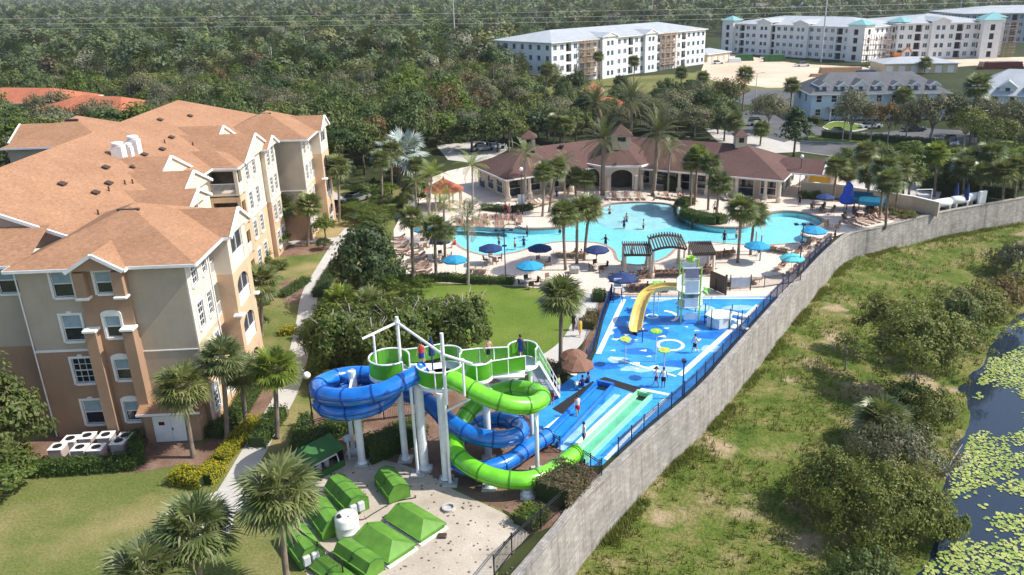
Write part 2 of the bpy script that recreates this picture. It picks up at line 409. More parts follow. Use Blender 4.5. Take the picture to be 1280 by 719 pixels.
plain('cloth_yellow', (.72, .45, .04), .85, .1, 6.)
plain('cloth_green', (.30, .55, .05), .85, .1, 6.)
plain('stone', (.38, .36, .34), .9, .25, 3., bmp=.5, bscale=6.)
def pane(name, c, rough=.06):
    m, nt, b, o = base(name); co = coords(nt)
    nt.links.new(ramp(nt, noise(nt, co, .9, 3), [(.3, tuple(x*.6 for x in c)), (.7, tuple(x*1.4 for x in c))]), b.inputs['Base Color'])
    b.inputs['Roughness'].default_value = rough; b.inputs['Specular IOR Level'].default_value = .8
pane('glass_dark', (.018, .026, .038)); pane('glass_blue', (.05, .10, .15)); pane('lamp_glass', (.85, .85, .82), .3)
pane('screen', (.03, .03, .035), .5)
def water(name, tint, rough, bscale, bstr, refl=1.):
    m, nt, b, o = base(name); co = coords(nt, True)
    t = nt.nodes.new('ShaderNodeBsdfTransparent'); t.inputs[0].default_value = rgb(tint)
    g = nt.nodes.new('ShaderNodeBsdfGlossy'); g.inputs['Roughness'].default_value = rough
    fr = nt.nodes.new('ShaderNodeFresnel'); fr.inputs[0].default_value = 1.33
    bp = nt.nodes.new('ShaderNodeBump'); bp.inputs['Strength'].default_value = bstr; bp.inputs['Distance'].default_value = .06
    nt.links.new(noise(nt, co, bscale, 4, .6), bp.inputs['Height']); nt.links.new(bp.outputs[0], g.inputs['Normal']); nt.links.new(bp.outputs[0], fr.inputs['Normal'])
    mx = nt.nodes.new('ShaderNodeMixShader'); nt.links.new(fr.outputs[0], mx.inputs[0]); nt.links.new(t.outputs[0], mx.inputs[1]); nt.links.new(g.outputs[0], mx.inputs[2])
    nt.links.new(mx.outputs[0], o.inputs[0])
water('pool_water', (.74, .96, .99), .04, 2.2, .6)
def pool_floor():
    m, nt, b, o = base('pool_floor'); co = coords(nt, True)
    # painted plaster: sandy white at the beach entry, blue further in
    vo = nt.nodes.new('ShaderNodeTexVoronoi'); vo.inputs['Scale'].default_value = 1.6; nt.links.new(co, vo.inputs['Vector'])
    c = ramp(nt, noise(nt, co, .25, 3), [(.3, (.38, .78, .88)), (.7, (.48, .86, .93))])
    c = mixc(nt, .3, c, ramp(nt, noise(nt, co, 2.2, 3), [(.35, (.75, .85, .9)), (.65, (1.25, 1.15, 1.1))]), 'MULTIPLY')
    nt.links.new(c, b.inputs['Base Color']); b.inputs['Roughness'].default_value = .6
pool_floor()
plain('pool_beach', (.66, .82, .86), .6, .1, .8, world=True)
plain('pool_coping', (.36, .25, .20), .7, .2, 3., world=True)
def pond():
    m, nt, b, o = base('pond_water'); co = coords(nt, True)
    b.inputs['Base Color'].default_value = (.016, .027, .045, 1); b.inputs['Roughness'].default_value = .08; b.inputs['Specular IOR Level'].default_value = .6
    bump(nt, b, noise(nt, co, .9, 3), .06, .05)
pond()
leafmat('lily', (.20, .28, .06), (.32, .40, .11), (.44, .46, .17), trans=.05, objvar=0, clump=.8)
leafmat('leaf_oak', (.058, .092, .026), (.098, .135, .042), (.15, .18, .07), .22)
leafmat('leaf_dark', (.026, .05, .018), (.05, .08, .03), (.08, .11, .042), .18)
leafmat('leaf_bright', (.075, .125, .018), (.11, .165, .025), (.165, .20, .04), .3)
leafmat('leaf_olive', (.095, .125, .03), (.15, .175, .045), (.24, .24, .075), .25)
leafmat('leaf_lush', (.055, .095, .02), (.095, .14, .032), (.17, .19, .055), .28)
leafmat('leaf_grey', (.095, .105, .062), (.145, .15, .095), (.20, .195, .13), .2)
leafmat('leaf_rust', (.115, .075, .035), (.17, .11, .05), (.22, .155, .08), .25)
leafmat('leaf_pine', (.03, .065, .018), (.05, .095, .026), (.08, .125, .04), .15)
leafmat('leaf_gold', (.26, .25, .012), (.36, .33, .018), (.46, .40, .035), .3, objvar=.1)
leafmat('leaf_hedge', (.035, .07, .014), (.06, .105, .02), (.09, .14, .03), .2, objvar=.2)
leafmat('leaf_hedge_brown', (.085, .06, .04), (.13, .09, .055), (.17, .125, .08), .2, objvar=.1)
leafmat('frond_sabal', (.09, .125, .04), (.16, .195, .075), (.30, .31, .17), .2, rough=.36, spec=.4)
leafmat('frond_lime', (.13, .19, .03), (.20, .26, .04), (.30, .34, .07), .3, rough=.42, spec=.4)
leafmat('frond_date', (.06, .075, .035), (.10, .115, .055), (.16, .165, .085), .15, rough=.5)
leafmat('frond_silver', (.26, .32, .31), (.36, .43, .42), (.48, .55, .54), .1, rough=.5, objvar=.1)
leafmat('frond_dry', (.24, .17, .10), (.32, .235, .14), (.40, .32, .20), .15, objvar=.1)
leafmat('grass_tuft', (.085, .125, .02), (.14, .175, .035), (.25, .235, .09), .3, objvar=0, clump=.5)
for nm_, a_, b_ in (('oak', (.080, .112, .042), (.112, .142, .056)), ('grey', (.122, .132, .085), (.165, .17, .115)), ('dark', (.05, .08, .034), (.07, .10, .044)), ('olive', (.12, .135, .045), (.155, .16, .06)), ('rust', (.125, .095, .052), (.155, .12, .068)), ('bright', (.10, .155, .04), (.135, .185, .052))): leafmat('wood_'+nm_, a_, b_, None, .12, objvar=0, clump=.09)
# ------------------------------------------------------------------ line of the retaining wall, bank and pond
WTOP = [(655,719),(720,638),(755,602),(815,545),(880,488),(922,440),(979,375),(1004,350),(1032,320),(1055,299),(1065,293.5),(1080,289.5),(1100,286),(1179,267),(1227,258),(1280,249)]
wl = GP(WTOP)
d0 = Vector(wl[0])-Vector(wl[2]); d1 = Vector(wl[-1])-Vector(wl[-3])
wl = [tuple(Vector(wl[0])+d0.normalized()*40)]+wl+[tuple(Vector(wl[-1])+d1.normalized()*k) for k in (60, 160)]
WL = [(p.x, p.y) for p in spline([(x, y, 0) for x, y in wl], 4)]
WLN = np.array(WL)
def wall_dist(P):
    """signed distance to the wall line (positive on the pond side) and nearest index"""
    P = np.asarray(P); best = np.full(len(P), 1e9); sg = np.ones(len(P)); idx = np.zeros(len(P), int)
    for i in range(len(WLN)-1):
        a, b = WLN[i], WLN[i+1]; ab = b-a; t = np.clip(((P-a)@ab)/(ab@ab), 0, 1)
        q = a+t[:, None]*ab; d = np.hypot(*(P-q).T); m = d < best
        cr = ab[0]*(P[:, 1]-a[1])-ab[1]*(P[:, 0]-a[0])
        best[m] = d[m]; sg[m] = np.where(cr[m] < 0, 1, -1); idx[m] = i
    return best*sg, idx
BASEZ = [-4.6]*4+[-4.4]*4+[-4.2]*4+[-3.9]*4+[-3.7]*24+[-3.4]*8+[-3.3]*60
_bz = [(-1e9, -4.4), (30, -4.4), (44, -4.2), (49, -3.7), (56, -3.7), (68, -4.2), (77, -3.8), (92, -3.4), (98, -3.1), (111, -3.6), (1e9, -3.6)]
def basez(y):
    for (a, za), (b, zb) in zip(_bz, _bz[1:]):
        if a <= y <= b: return za+(zb-za)*(y-a)/(b-a)
PONDZ = -5.6
PE = GP([(1050,800),(1085,745),(1150,706),(1182,655),(1180,600),(1206,545),(1212,490),(1240,432),(1268,402),(1330,372),(1450,330)], PONDZ)
PE = [(p.x, p.y) for p in spline([(x, y, 0) for x, y in PE], 4)]
PEN = np.array(PE)
def pond_dist(P):
    P = np.asarray(P); best = np.full(len(P), 1e9); sg = np.ones(len(P))
    for i in range(len(PEN)-1):
        a, b = PEN[i], PEN[i+1]; ab = b-a; t = np.clip(((P-a)@ab)/(ab@ab), 0, 1)
        q = a+t[:, None]*ab; d = np.hypot(*(P-q).T); m = d < best
        cr = ab[0]*(P[:, 1]-a[1])-ab[1]*(P[:, 0]-a[0])
        best[m] = d[m]; sg[m] = np.where(cr[m] < 0, -1, 1)
    return best*sg          # positive on land
def wob(P, s, seed=0):
    P = np.asarray(P)
    return (np.sin(P[:, 0]*s+1.3+seed)+np.sin(P[:, 1]*s*1.17+.4+seed*2)+np.sin((P[:, 0]+P[:, 1])*s*.71+2+seed)+np.sin((P[:, 0]*.6-P[:, 1])*s*1.9+seed))/4
def bank_z(P):
    P = np.asarray(P); dw, _ = wall_dist(P); dp = pond_dist(P); bz = np.array([basez(y) for y in P[:, 1]])
    k = np.clip(dw, 0, None)/(np.clip(dw, 0, None)+np.clip(dp, 0, None)+1e-3)
    z = bz+(PONDZ-bz)*(k**1.6); z = np.where(dp < 0, PONDZ+np.clip(dp, -3, 0)*.35, z)
    return z+wob(P, .55)*.16*np.clip(dw/3, 0, 1)+wob(P, 1.7, 3)*.06

# ------------------------------------------------------------------ ground sheets
POOL = spl2(GP([(562,292),(566,283),(590,281),(640,284),(668,286),(705,283),(735,272),(748,262),(765,255),(800,253),(838,256),(850,268),(870,278),(900,284),(935,283),(950,272),(965,266),(985,264),(1010,267),(1026,274),(1026,281),(1010,286),(1001,290),(1005,295),(1024,300),(1000,303),(960,306),(915,305),(880,302),(850,306),(830,322),(800,331),(775,326),(768,313),(750,304),(720,302),(690,303),(665,309),(640,316),(610,319),(585,313),(572,305)]))
G0 = MB()
outer = [(p[0], p[1]) for p in WL]+[(3800, 900), (3800, 5200), (-3800, 5200), (-3800, -60), (-70, -60)]
G0.sheet([outer, POOL], 0)
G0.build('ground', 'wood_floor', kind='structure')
def flat(name, px, mat, z, world=None, smooth=0, hole=None):
    pts = world or GP(px)
    if smooth: pts = spl2(pts, smooth)
    return MB().sheet([pts]+([hole] if hole else []), z).build(name, mat, kind='structure')
def strip(name, px, width, mat, z, kerb=None):
    c = spline([tuple(G(x, y)) for x, y in px], 6); wd = width if hasattr(width, '__len__') else [width]*len(c)
    L = []; Rr = []
    for i, p in enumerate(c):
        t = (c[min(i+1, len(c)-1)]-c[max(i-1, 0)]).normalized(); nrm = Vector((-t.y, t.x, 0)); h = width/2
        L.append(p+nrm*h); Rr.append(p-nrm*h)
    m = MB()
    for i in range(len(c)-1):
        m.face([(*Rr[i][:2], z), (*Rr[i+1][:2], z), (*L[i+1][:2], z), (*L[i][:2], z)])
    return m.build(name, mat, kind='structure')
flat('lawn', None, 'lawn_dry', .006, [(-75,-30),(-16,-20),(-3,30),(-3,60),(2,74),(-8,90),(-18,92),(-22,112),(-22,128),(-34,128),(-38,100),(-75,60)])
strip('garden_bed', [(236,584),(276,556),(312,512),(336,462),(345,436)], 2.6, 'mulch', .012)
flat('garden_bed', [(345,300),(395,296),(420,300),(408,315),(392,318),(365,320),(340,322)], 'mulch', .012)
flat('garden_bed', [(352,352),(378,350),(386,358),(374,380),(350,372)], 'mulch', .012, smooth=4)
flat('garden_bed', [(20,598),(20,560),(60,545),(150,535),(235,540),(250,560),(240,578),(180,590)], 'mulch', .0155)
flat('bright_lawn', [(520,352),(600,355),(640,357),(690,362),(728,372),(733,392),(724,412),(705,432),(680,446),(655,458),(600,455),(540,430),(500,390)], 'lawn_green', .013, smooth=4)
flat('mulch_bed', [(390,520),(420,500),(520,470),(600,470),(660,480),(672,530),(712,566),(742,588),(756,603),(700,655),(664,668),(635,640),(590,622),(560,604),(520,598),(460,580),(400,560)], 'mulch', .018)
flat('mulch_bed', [(690,462),(725,440),(742,395),(750,372),(764,370),(752,400),(740,440),(725,470)], 'mulch', .018)
flat('gravel_yard', [(376,640),(372,600),(396,572),(440,568),(500,580),(540,595),(566,612),(600,628),(630,642),(662,668),(624,712),(590,760),(480,790),(400,760),(372,690)], 'sand', .024)
strip('footpath', [(262,690),(280,632),(304,588),(334,535),(360,487),(374,440),(382,402),(388,367),(404,337),(425,303),(440,285)], 1.75, 'walk', .030)
flat('footpath', [(262,618),(312,600),(322,622),(300,640),(258,634)], 'walk', .036)
strip('footpath', [(330,312),(370,303),(400,301),(430,298)], 1.5, 'walk', .035)
strip('footpath', [(405,236),(425,250),(445,264),(462,278)], 1.6, 'walk', .030)
strip('footpath', [(625,476),(655,461),(690,447),(715,427),(729,402),(736,378),(742,352)], 2.0, 'walk', .030)
flat('footpath', [(545,182),(600,176),(640,185),(600,205),(560,200)], 'walk', .02)
DECK = GP([(505,262),(492,288),(493,318),(506,345),(545,354),(640,358),(690,362),(735,367),(757,371),(900,371.5),(984,371)])+[(WL[i][0]-1.3, WL[i][1]+.2) for i in range(len(WL)) if 84 < WL[i][1] < 103]+GP([(1165,262),(1120,246),(1040,226),(985,214),(860,205),(740,200),(600,205),(560,214),(525,228)])
flat('pool_deck', None, 'deck_pavers', .042, DECK, hole=POOL)
cp = MB(); n = len(POOL)
for i in range(n):
    a, b = Vector(POOL[i]), Vector(POOL[(i+1) % n]); t = (b-a).normalized(); nn = Vector((t.y, -t.x))
    if sum(POOL[k][0]*POOL[(k+1) % n][1]-POOL[(k+1) % n][0]*POOL[k][1] for k in range(n)) < 0: nn = -nn
    cp.face([(*a, .055), (*(a+nn*.42), .055), (*(b+nn*.42), .055), (*b, .055)]); cp.face([(*a, .055), (*b, .055), (*b, -.25), (*a, -.25)])
cp.build('pool_coping', 'pool_coping', kind='structure')
pf = MB().sheet([POOL], -.8)
for i in range(n): pf.face([(*POOL[i], -.8), (*POOL[(i+1) % n], -.8), (*POOL[(i+1) % n], -.25), (*POOL[i], -.25)])
pf.build('pool_floor', 'pool_floor', kind='structure')
MB().sheet([POOL], -.12).build('pool_water', 'pool_water', kind='structure')
bk = spline([tuple(G(x, y, -.13)) for x, y in ((744,265.5),(752,260.5),(766,256.2),(785,254.6),(803,254.2),(822,255.2),(837,257.2),(844,262))], 4); fq = [tuple(G(x, y, -.79)) for x, y in ((748,280),(758,284),(772,287),(790,289),(806,289),(824,287),(838,284),(848,280))]; fq = spline(fq, 4)
m = MB(); K = 8
for i in range(len(bk)-1):
    for k in range(K):
        q4 = [bk[i].lerp(fq[i], k/K), bk[i].lerp(fq[i], (k+1)/K), bk[i+1].lerp(fq[i+1], (k+1)/K), bk[i+1].lerp(fq[i+1], k/K)]; m.face(q4)
m.build('beach_entry', 'pool_beach', kind='structure')
# splash pad and its painted patterns
SPL = GP([(765,371.5),(984,371.5)])+[(WL[i][0]-.8, WL[i][1]+.6) for i in range(len(WL)-1, -1, -1) if 44.5 < WL[i][1] < 75]+GP([(735,583),(700,561),(657,543),(668,520),(690,492),(712,474),(735,462),(745,440),(754,402)])
flat('splash_pad', None, 'splash_blue', .048, SPL)
def pline(px, wd, mat='white_line', z=.055, nm='pad_line'):
    m = MB(); c = [G(x, y) for x, y in px]
    for a, b in zip(c, c[1:]):
        t = (b-a).normalized(); q = Vector((-t.y, t.x, 0))*wd/2
        m.face([(*(a-q)[:2], z), (*(b-q)[:2], z), (*(b+q)[:2], z), (*(a+q)[:2], z)])
    return m.build(nm, mat, kind='structure')
pline([(948,382),(872,450),(850,470)], .5); pline([(789,373.5),(962,373.5)], .3); pline([(780,375),(748,443)], .45)
pline([(763,447),(803,459),(845,471)], .22); pline([(836,494),(800,487)], .35); pline([(833,499),(800,530),(757,575)], .3, z=.056)
pline([(703,521),(667,548)], .32); pline([(790,493),(752,527),(712,565)], .42, z=.056); pline([(742,479),(723,491)], .3, z=.057)
def ring(cx, cy, r0, r1, a0=0, a1=360, mat='white_line', z=.058):
    m = MB(); c = G(cx, cy); N = 30
    for i in range(N):
        a, b = R(a0+(a1-a0)*i/N), R(a0+(a1-a0)*(i+1)/N)
        m.face([(c.x+r*math.cos(t), c.y+r*math.sin(t), z) for r, t in ((r0, a), (r1, a), (r1, b), (r0, b))])
    m.build('pad_ring', mat, kind='structure')
ring(838, 432, .95, 1.25); ring(828, 396, 1.2, 1.55, -60, 75); ring(815, 396, .45, .62)
def blob(cx, cy, rx, ry, mat, z, k=9, seed=0):
    c = G(cx, cy); q = random.Random(seed*7+k)
    pts = [(c.x+math.cos(2*PI*i/k)*rx*q.uniform(.6, 1.25), c.y+math.sin(2*PI*i/k)*ry*q.uniform(.6, 1.25)) for i in range(k)]
    flat('pad_pattern', None, mat, z, pts, smooth=3)
for i, (x, y, rx, ry) in enumerate([(800,392,1.3,2.2),(812,415,2.1,1.6),(778,420,1.1,2.5),(865,400,2.4,1.2),(905,395,2.,1.4),(845,455,1.6,1.),(800,440,1.5,.8),(900,420,2,1.2),(735,500,1.5,1.1),(760,458,1.2,.8)]): blob(x, y, rx, ry, 'deep_blue_paint', .0505, seed=i)
for i, (x, y, rx, ry) in enumerate([(875,385,2.,.8),(925,385,1.6,.9),(770,450,1.1,.6),(830,462,1.3,.6),(798,462,1.4,.6),(890,437,.9,.7),(820,375.5,1.6,.5)]): blob(x, y, rx, ry, 'pale_blue_paint', .052, seed=i+20)
q = random.Random(4)
for i in range(36):                      # scattered white mosaic triangles
    c = G(q.uniform(760, 905), q.uniform(400, 462)); s = q.uniform(.25, .5); t0 = q.uniform(0, 6)
    if c.x > 4.6+(c.y-62)*.85+7.5 or c.x < 4.6: continue
    flat('pad_pattern', None, 'white_line', .054+i*.0001, [(c.x+s*math.cos(t0+k*2.1), c.y+.6*s*math.sin(t0+k*2.1)) for k in range(3)])
flat('rubber_mat', [(690,512),(741,477),(752,484),(706,520)], 'black_mat', .060)
flat('rubber_mat', [(745,476),(756,472),(802,486),(793,492)], 'black_mat', .061)
flat('mulch_bed', [(1010,240),(1060,243),(1120,252),(1180,262),(1150,272),(1125,262),(1060,254),(1012,250)], 'mulch', .046)
# beyond the clubhouse
flat('construction_ground', [(876,90),(882,74),(905,66),(1000,80),(1080,84),(1108,92),(1098,108),(1030,109),(960,110),(890,101)], 'site_dirt', .02)
flat('construction_ground', [(1085,84),(1110,68),(1250,72),(1345,70),(1345,84),(1220,82),(1110,90)], 'site_dirt', .024)
flat('field', [(655,120),(690,108),(760,98),(880,90),(960,104),(1075,98),(1060,112),(1010,117),(940,122),(880,128),(800,128),(700,130)], 'field', .012)
flat('parking_lot', [(905,121),(935,112),(1010,113),(1020,122),(1010,134),(930,131)], 'asphalt', .03)
flat('access_road', [(905,150),(940,136),(985,140),(1012,150),(1020,158),(1060,165),(1100,166),(1150,160),(1216,164),(1226,180),(1200,184),(1100,175),(1014,169),(980,178),(930,165)], 'asphalt', .034)
flat('traffic_island', [(1030,160),(1044,153),(1068,156),(1082,160),(1062,164)], 'lawn_green', .14, smooth=4)
flat('avenue', [(1000,177),(1060,180),(1150,189),(1240,200),(1400,222),(1400,234),(1240,212),(1150,200),(1060,197),(1000,190)], 'asphalt', .03)
flat('service_lot', [(1022,222),(1070,214),(1120,222),(1180,234),(1172,252),(1110,242),(1050,234)], 'walk', .03)
flat('verge', [(1010,169.5),(1100,175.5),(1195,184.5),(1400,214),(1400,220),(1240,199),(1150,188),(1060,179),(1010,175)], 'lawn_green', .02)
flat('verge', [(1150,187),(1200,180),(1260,176),(1400,185),(1400,212),(1240,196)], 'lawn_green', .022)
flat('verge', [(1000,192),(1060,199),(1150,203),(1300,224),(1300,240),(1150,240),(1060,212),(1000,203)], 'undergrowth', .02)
flat('forecourt', [(880,160),(930,166),(1000,178),(1000,190),(960,192),(900,180)], 'walk', .026)
def kerb(px, w=.3, h=.13):
    m = MB(); c = spline([tuple(G(x, y)) for x, y in px], 5)
    for a, b in zip(c, c[1:]): m.beam((a.x, a.y, h/2), (b.x, b.y, h/2), w, h)
    m.build('kerb', 'concrete', kind='structure')
kerb([(1030,160),(1044,152.5),(1070,155.5),(1084,160),(1062,165),(1040,164),(1030,160)], .8)
kerb([(1000,176.6),(1060,179.5),(1150,188.5),(1240,199.5)]); kerb([(1000,190.5),(1060,197.6),(1150,200.5),(1240,212.5)])

# ------------------------------------------------------------------ bank and pond
xs = np.arange(-34, 190, .9); ys = np.arange(-12, 185, .9)
XX, YY = np.meshgrid(xs, ys, indexing='ij'); PP = np.stack([XX.ravel(), YY.ravel()], 1)
dw, _ = wall_dist(PP); keep = (dw > -1.3) & (pond_dist(PP) > -9)
ZZ = np.full(len(PP), 0.); ZZ[keep] = bank_z(PP[keep])
nid = np.arange(len(PP)).reshape(XX.shape); qd = np.stack([nid[:-1, :-1], nid[1:, :-1], nid[1:, 1:], nid[:-1, 1:]], -1).reshape(-1, 4)
qd = qd[keep[qd].all(1)]
use = np.unique(qd); rm = np.zeros(len(PP), int); rm[use] = np.arange(len(use))
me = npmesh('bank', np.column_stack([PP[use], ZZ[use]]), rm[qd], 'bank_grass'); me.polygons.foreach_set('use_smooth', [True]*len(me.polygons))
link('bank', me, kind='structure')
MB().sheet([[(6, -20), (260, -20), (260, 260), (60, 260), (20, 60)]], PONDZ).build('pond', 'pond_water', kind='structure')

def wall_mesh():
    vs = []; fs = []; uv = []; s = 0
    for i in range(len(WL)):
        a, b = Vector(WL[max(i-1, 0)]), Vector(WL[min(i+1, len(WL)-1)]); t = (b-a).normalized(); nn = Vector((t.y, -t.x)); p = Vector(WL[i])
        if i: s += (Vector(WL[i])-Vector(WL[i-1])).length
        zb = basez(p.y)-.8
        q = p+nn*.28   # a slight batter: the foot stands out
        sect = [(q.x, q.y, zb), (p.x, p.y, .10), (p.x+nn.x*.05, p.y+nn.y*.05, .10), (p.x+nn.x*.05, p.y+nn.y*.05, .24), (p.x-nn.x*.5, p.y-nn.y*.5, .24), (p.x-nn.x*.5, p.y-nn.y*.5, -.2)]
        vs += sect; uv += [(s, k) for k in (zb, .10, .12, .26, .9, 1.3)]
    fs = [(i*6+j, (i+1)*6+j, (i+1)*6+j+1, i*6+j+1) for i in range(len(WL)-1) for j in range(5)]
    me = bpy.data.meshes.new('retaining_wall'); me.from_pydata(vs, [], fs); u = me.uv_layers.new(name='uv')
    for l in me.loops: u.data[l.index].uv = uv[l.vertex_index]
    me.materials.append(MATS['retaining_block']); return me
link('retaining_wall', wall_mesh(), label='long curving grey block retaining wall between the resort and the grassy bank', cat='wall')

def picket_fence(name, label, pts, h=1.3, post=2.4, mat='iron', gap=.13, group=None, solid=None, z0=.05):
    """pts: world xy polyline; posts and picket spans are parts"""
    c = [Vector((x, y)) for x, y in pts]; root = ent(name, label, 'fence', (c[0].x, c[0].y, z0), 0, group)
    o = c[0]; P = []
    for a, b in zip(c, c[1:]):
        k = max(1, round((b-a).length/post)); P += [a+(b-a)*j/k for j in range(k)]
    P.append(c[-1]); P = [p-o for p in P]
    for p in P: MB().box((p.x, p.y, h/2+.04), (.075, .075, h+.08)).lathe([(.055, h+.08), (.05, h+.12), (.0, h+.15)], 6, (p.x, p.y, 0)).build('post', mat, root)
    for a, b in zip(P, P[1:]):
        m = MB(); t = (b-a).normalized()
        for z in (.12, h-.18, h-.03): m.beam((a.x, a.y, z), (b.x, b.y, z), .04, .04)
        k = int((b-a).length/gap)
        for j in range(1, k):
            p = a+t*(j*gap); m.box((p.x, p.y, h/2), (.02, .02, h-.08), math.atan2(t.y, t.x))
        if solid: m.mat(1).beam((a.x, a.y, .32), (b.x, b.y, .32), .015, .5)
        m.build('picket_panel', [mat, solid or mat], root)
    return root
iw = lambda off, y0, y1: [(WL[i][0]-off, WL[i][1]+off*.75) for i in range(0, len(WL), 2) if y0 < WL[i][1] < y1]
picket_fence('metal_fence', 'dark blue picket fence on the wall top beside the blue splash pad', iw(.55, 44.2, 94), mat='navy_iron', h=1.35)
picket_fence('metal_fence', 'black picket fence on the wall top around the gravel pump yard', GP([(618,722),(640,694),(676,662),(715,627),(752,598)]), h=1.35)
picket_fence('metal_fence', 'short black fence below the leafy palm at the green pump hatches', GP([(376,684),(400,702),(430,725)]), h=1.2)
picket_fence('metal_fence', 'low dark fence across the deck above the splash pad, right of the lookout stand', GP([(893,364),(925,361.5),(955,360),(1000,353)]), h=1.2, mat='bronze')
picket_fence('metal_fence', 'low dark fence across the deck above the splash pad, near the navy umbrella', GP([(765,370),(800,370.5),(850,371)]), h=1.1, mat='bronze')
picket_fence('metal_fence', 'blue picket fence between the mulch bed and the left edge of the splash pad', GP([(764,371),(752,402),(742,440),(733,455)]), h=1.2, mat='navy_iron')
picket_fence('metal_fence', 'black fence across the foot of the blue tube slide lane', GP([(655,538),(678,553),(700,566)]), h=1.15)
picket_fence('metal_fence', 'black fence across the foot of the green tube slide lane', GP([(722,577),(738,588),(750,596)]), h=1.15)
picket_fence('metal_fence', 'black picket fence behind the clipped hedge under the blue tube slide', GP([(380,548),(440,530),(520,520),(560,514)]), h=1.2)
# cream wall behind the pool deck
m = MB(); cw = GP([(1000,243),(1040,247),(1090,255),(1140,263),(1172,271)]); rt = ent('garden_wall', 'cream rendered garden wall with a flat coping behind the pool deck', 'wall', (*cw[0], 0))
for a, b in zip(cw, cw[1:]):
    a = Vector(a)-Vector(cw[0]); b = Vector(b)-Vector(cw[0]); m.beam((a.x, a.y, .95), (b.x, b.y, .95), .25, 1.9)
m.build('wall_face', 'stucco_buff', rt); m = MB()
for a, b in zip(cw, cw[1:]):
    a = Vector(a)-Vector(cw[0]); b = Vector(b)-Vector(cw[0]); m.beam((a.x, a.y, 1.96), (b.x, b.y, 1.96), .38, .12)
m.build('coping', 'trim', rt)
# ------------------------------------------------------------------ foliage builders
def leaf_quads(C, N, L, Wd, rs):
    """flat leaf quads at centres C with normals N"""
    n = len(C); N = N/np.linalg.norm(N, axis=1)[:, None]
    A = rs.normal(size=(n, 3)); A -= (A*N).sum(1)[:, None]*N; A /= np.linalg.norm(A, axis=1)[:, None]; B = np.cross(N, A)
    L = (L*rs.uniform(.6, 1.35, n))[:, None]; Wd = (Wd*rs.uniform(.6, 1.35, n))[:, None]
    V = np.stack([C-A*L, C-B*Wd, C+A*L, C+B*Wd], 1).reshape(-1, 3)
    return V, np.arange(4*n).reshape(n, 4)
def crown_mesh(name, mat, seed, a=(4.5, 4.5, 3.4), clumps=60, per=40, leaf=.26, cr=1.1, shell=.55, flat=.75, cone=0., droop=0., lobes=0):
    rs = np.random.default_rng(seed)
    d = rs.normal(size=(clumps, 3)); d /= np.linalg.norm(d, axis=1)[:, None]; d[:, 2] = np.abs(d[:, 2])*1.1-.38
    r = rs.uniform(shell, 1., clumps)**.7
    lump = 1+.28*np.sin(d[:, 0]*3.1+seed)*np.cos(d[:, 1]*2.7+seed*1.7)+rs.normal(0, .1, clumps)
    c = d*r[:, None]*lump[:, None]
    if cone: k = 1-cone*np.clip((c[:, 2]+.3)/1.2, 0, 1); c[:, :2] *= k[:, None]
    c = c*np.array(a)
    crs = cr*rs.uniform(.6, 1.35, clumps)
    if cone: crs *= (1-.5*cone*np.clip(c[:, 2]/a[2], 0, 1))
    o = rs.normal(size=(clumps, per, 3)); o /= np.linalg.norm(o, axis=2)[..., None]
    o *= (rs.uniform(.25, 1., (clumps, per, 1))**.5)
    P = c[:, None, :]+o*crs[:, None, None]*np.array([1, 1, flat]); P[..., 2] -= droop*np.abs(o[..., 2])
    Nn = o*.75+(c/np.array(a))[:, None, :]*.9+rs.normal(0, .42, o.shape)+np.array([0, 0, .35])
    V, Q = leaf_quads(P.reshape(-1, 3), Nn.reshape(-1, 3), leaf, leaf*.55, rs)
    return npmesh(name, V, Q, mat)
def trunk_mesh(seed, h=1., r=.2, limbs=5, spread=2.2, top=2.6, mat='bark', twig=0):
    q = random.Random(seed); m = MB()
    m.tube([(0, 0, -.15), (.05, 0, h*.4), (q.uniform(-.2, .2), q.uniform(-.2, .2), h), (q.uniform(-.4, .4), q.uniform(-.4, .4), h+top*.8)], [r*1.35, r, r*.85, r*.3], 7)
    for i in range(limbs):
        t = 2*PI*i/limbs+q.uniform(-.4, .4); s = spread*q.uniform(.6, 1.1)
        z0 = h*q.uniform(.72, 1.0); e = Vector((math.cos(t)*s, math.sin(t)*s, h+top*q.uniform(.3, .95)))
        m.tube([(0, 0, z0), (e.x*.45, e.y*.45, z0+(e.z-z0)*.6), e], [r*.5, r*.32, r*.1], 5)
        for j in range(twig):
            f = e*q.uniform(.5, .9); f.z = z0+(e.z-z0)*q.uniform(.4, .9)
            m.tube([f, f+Vector((q.uniform(-1, 1), q.uniform(-1, 1), q.uniform(.1, .9)))*s*.35], [r*.12, r*.03], 4)
    return m.mesh('trunk', mat, True)
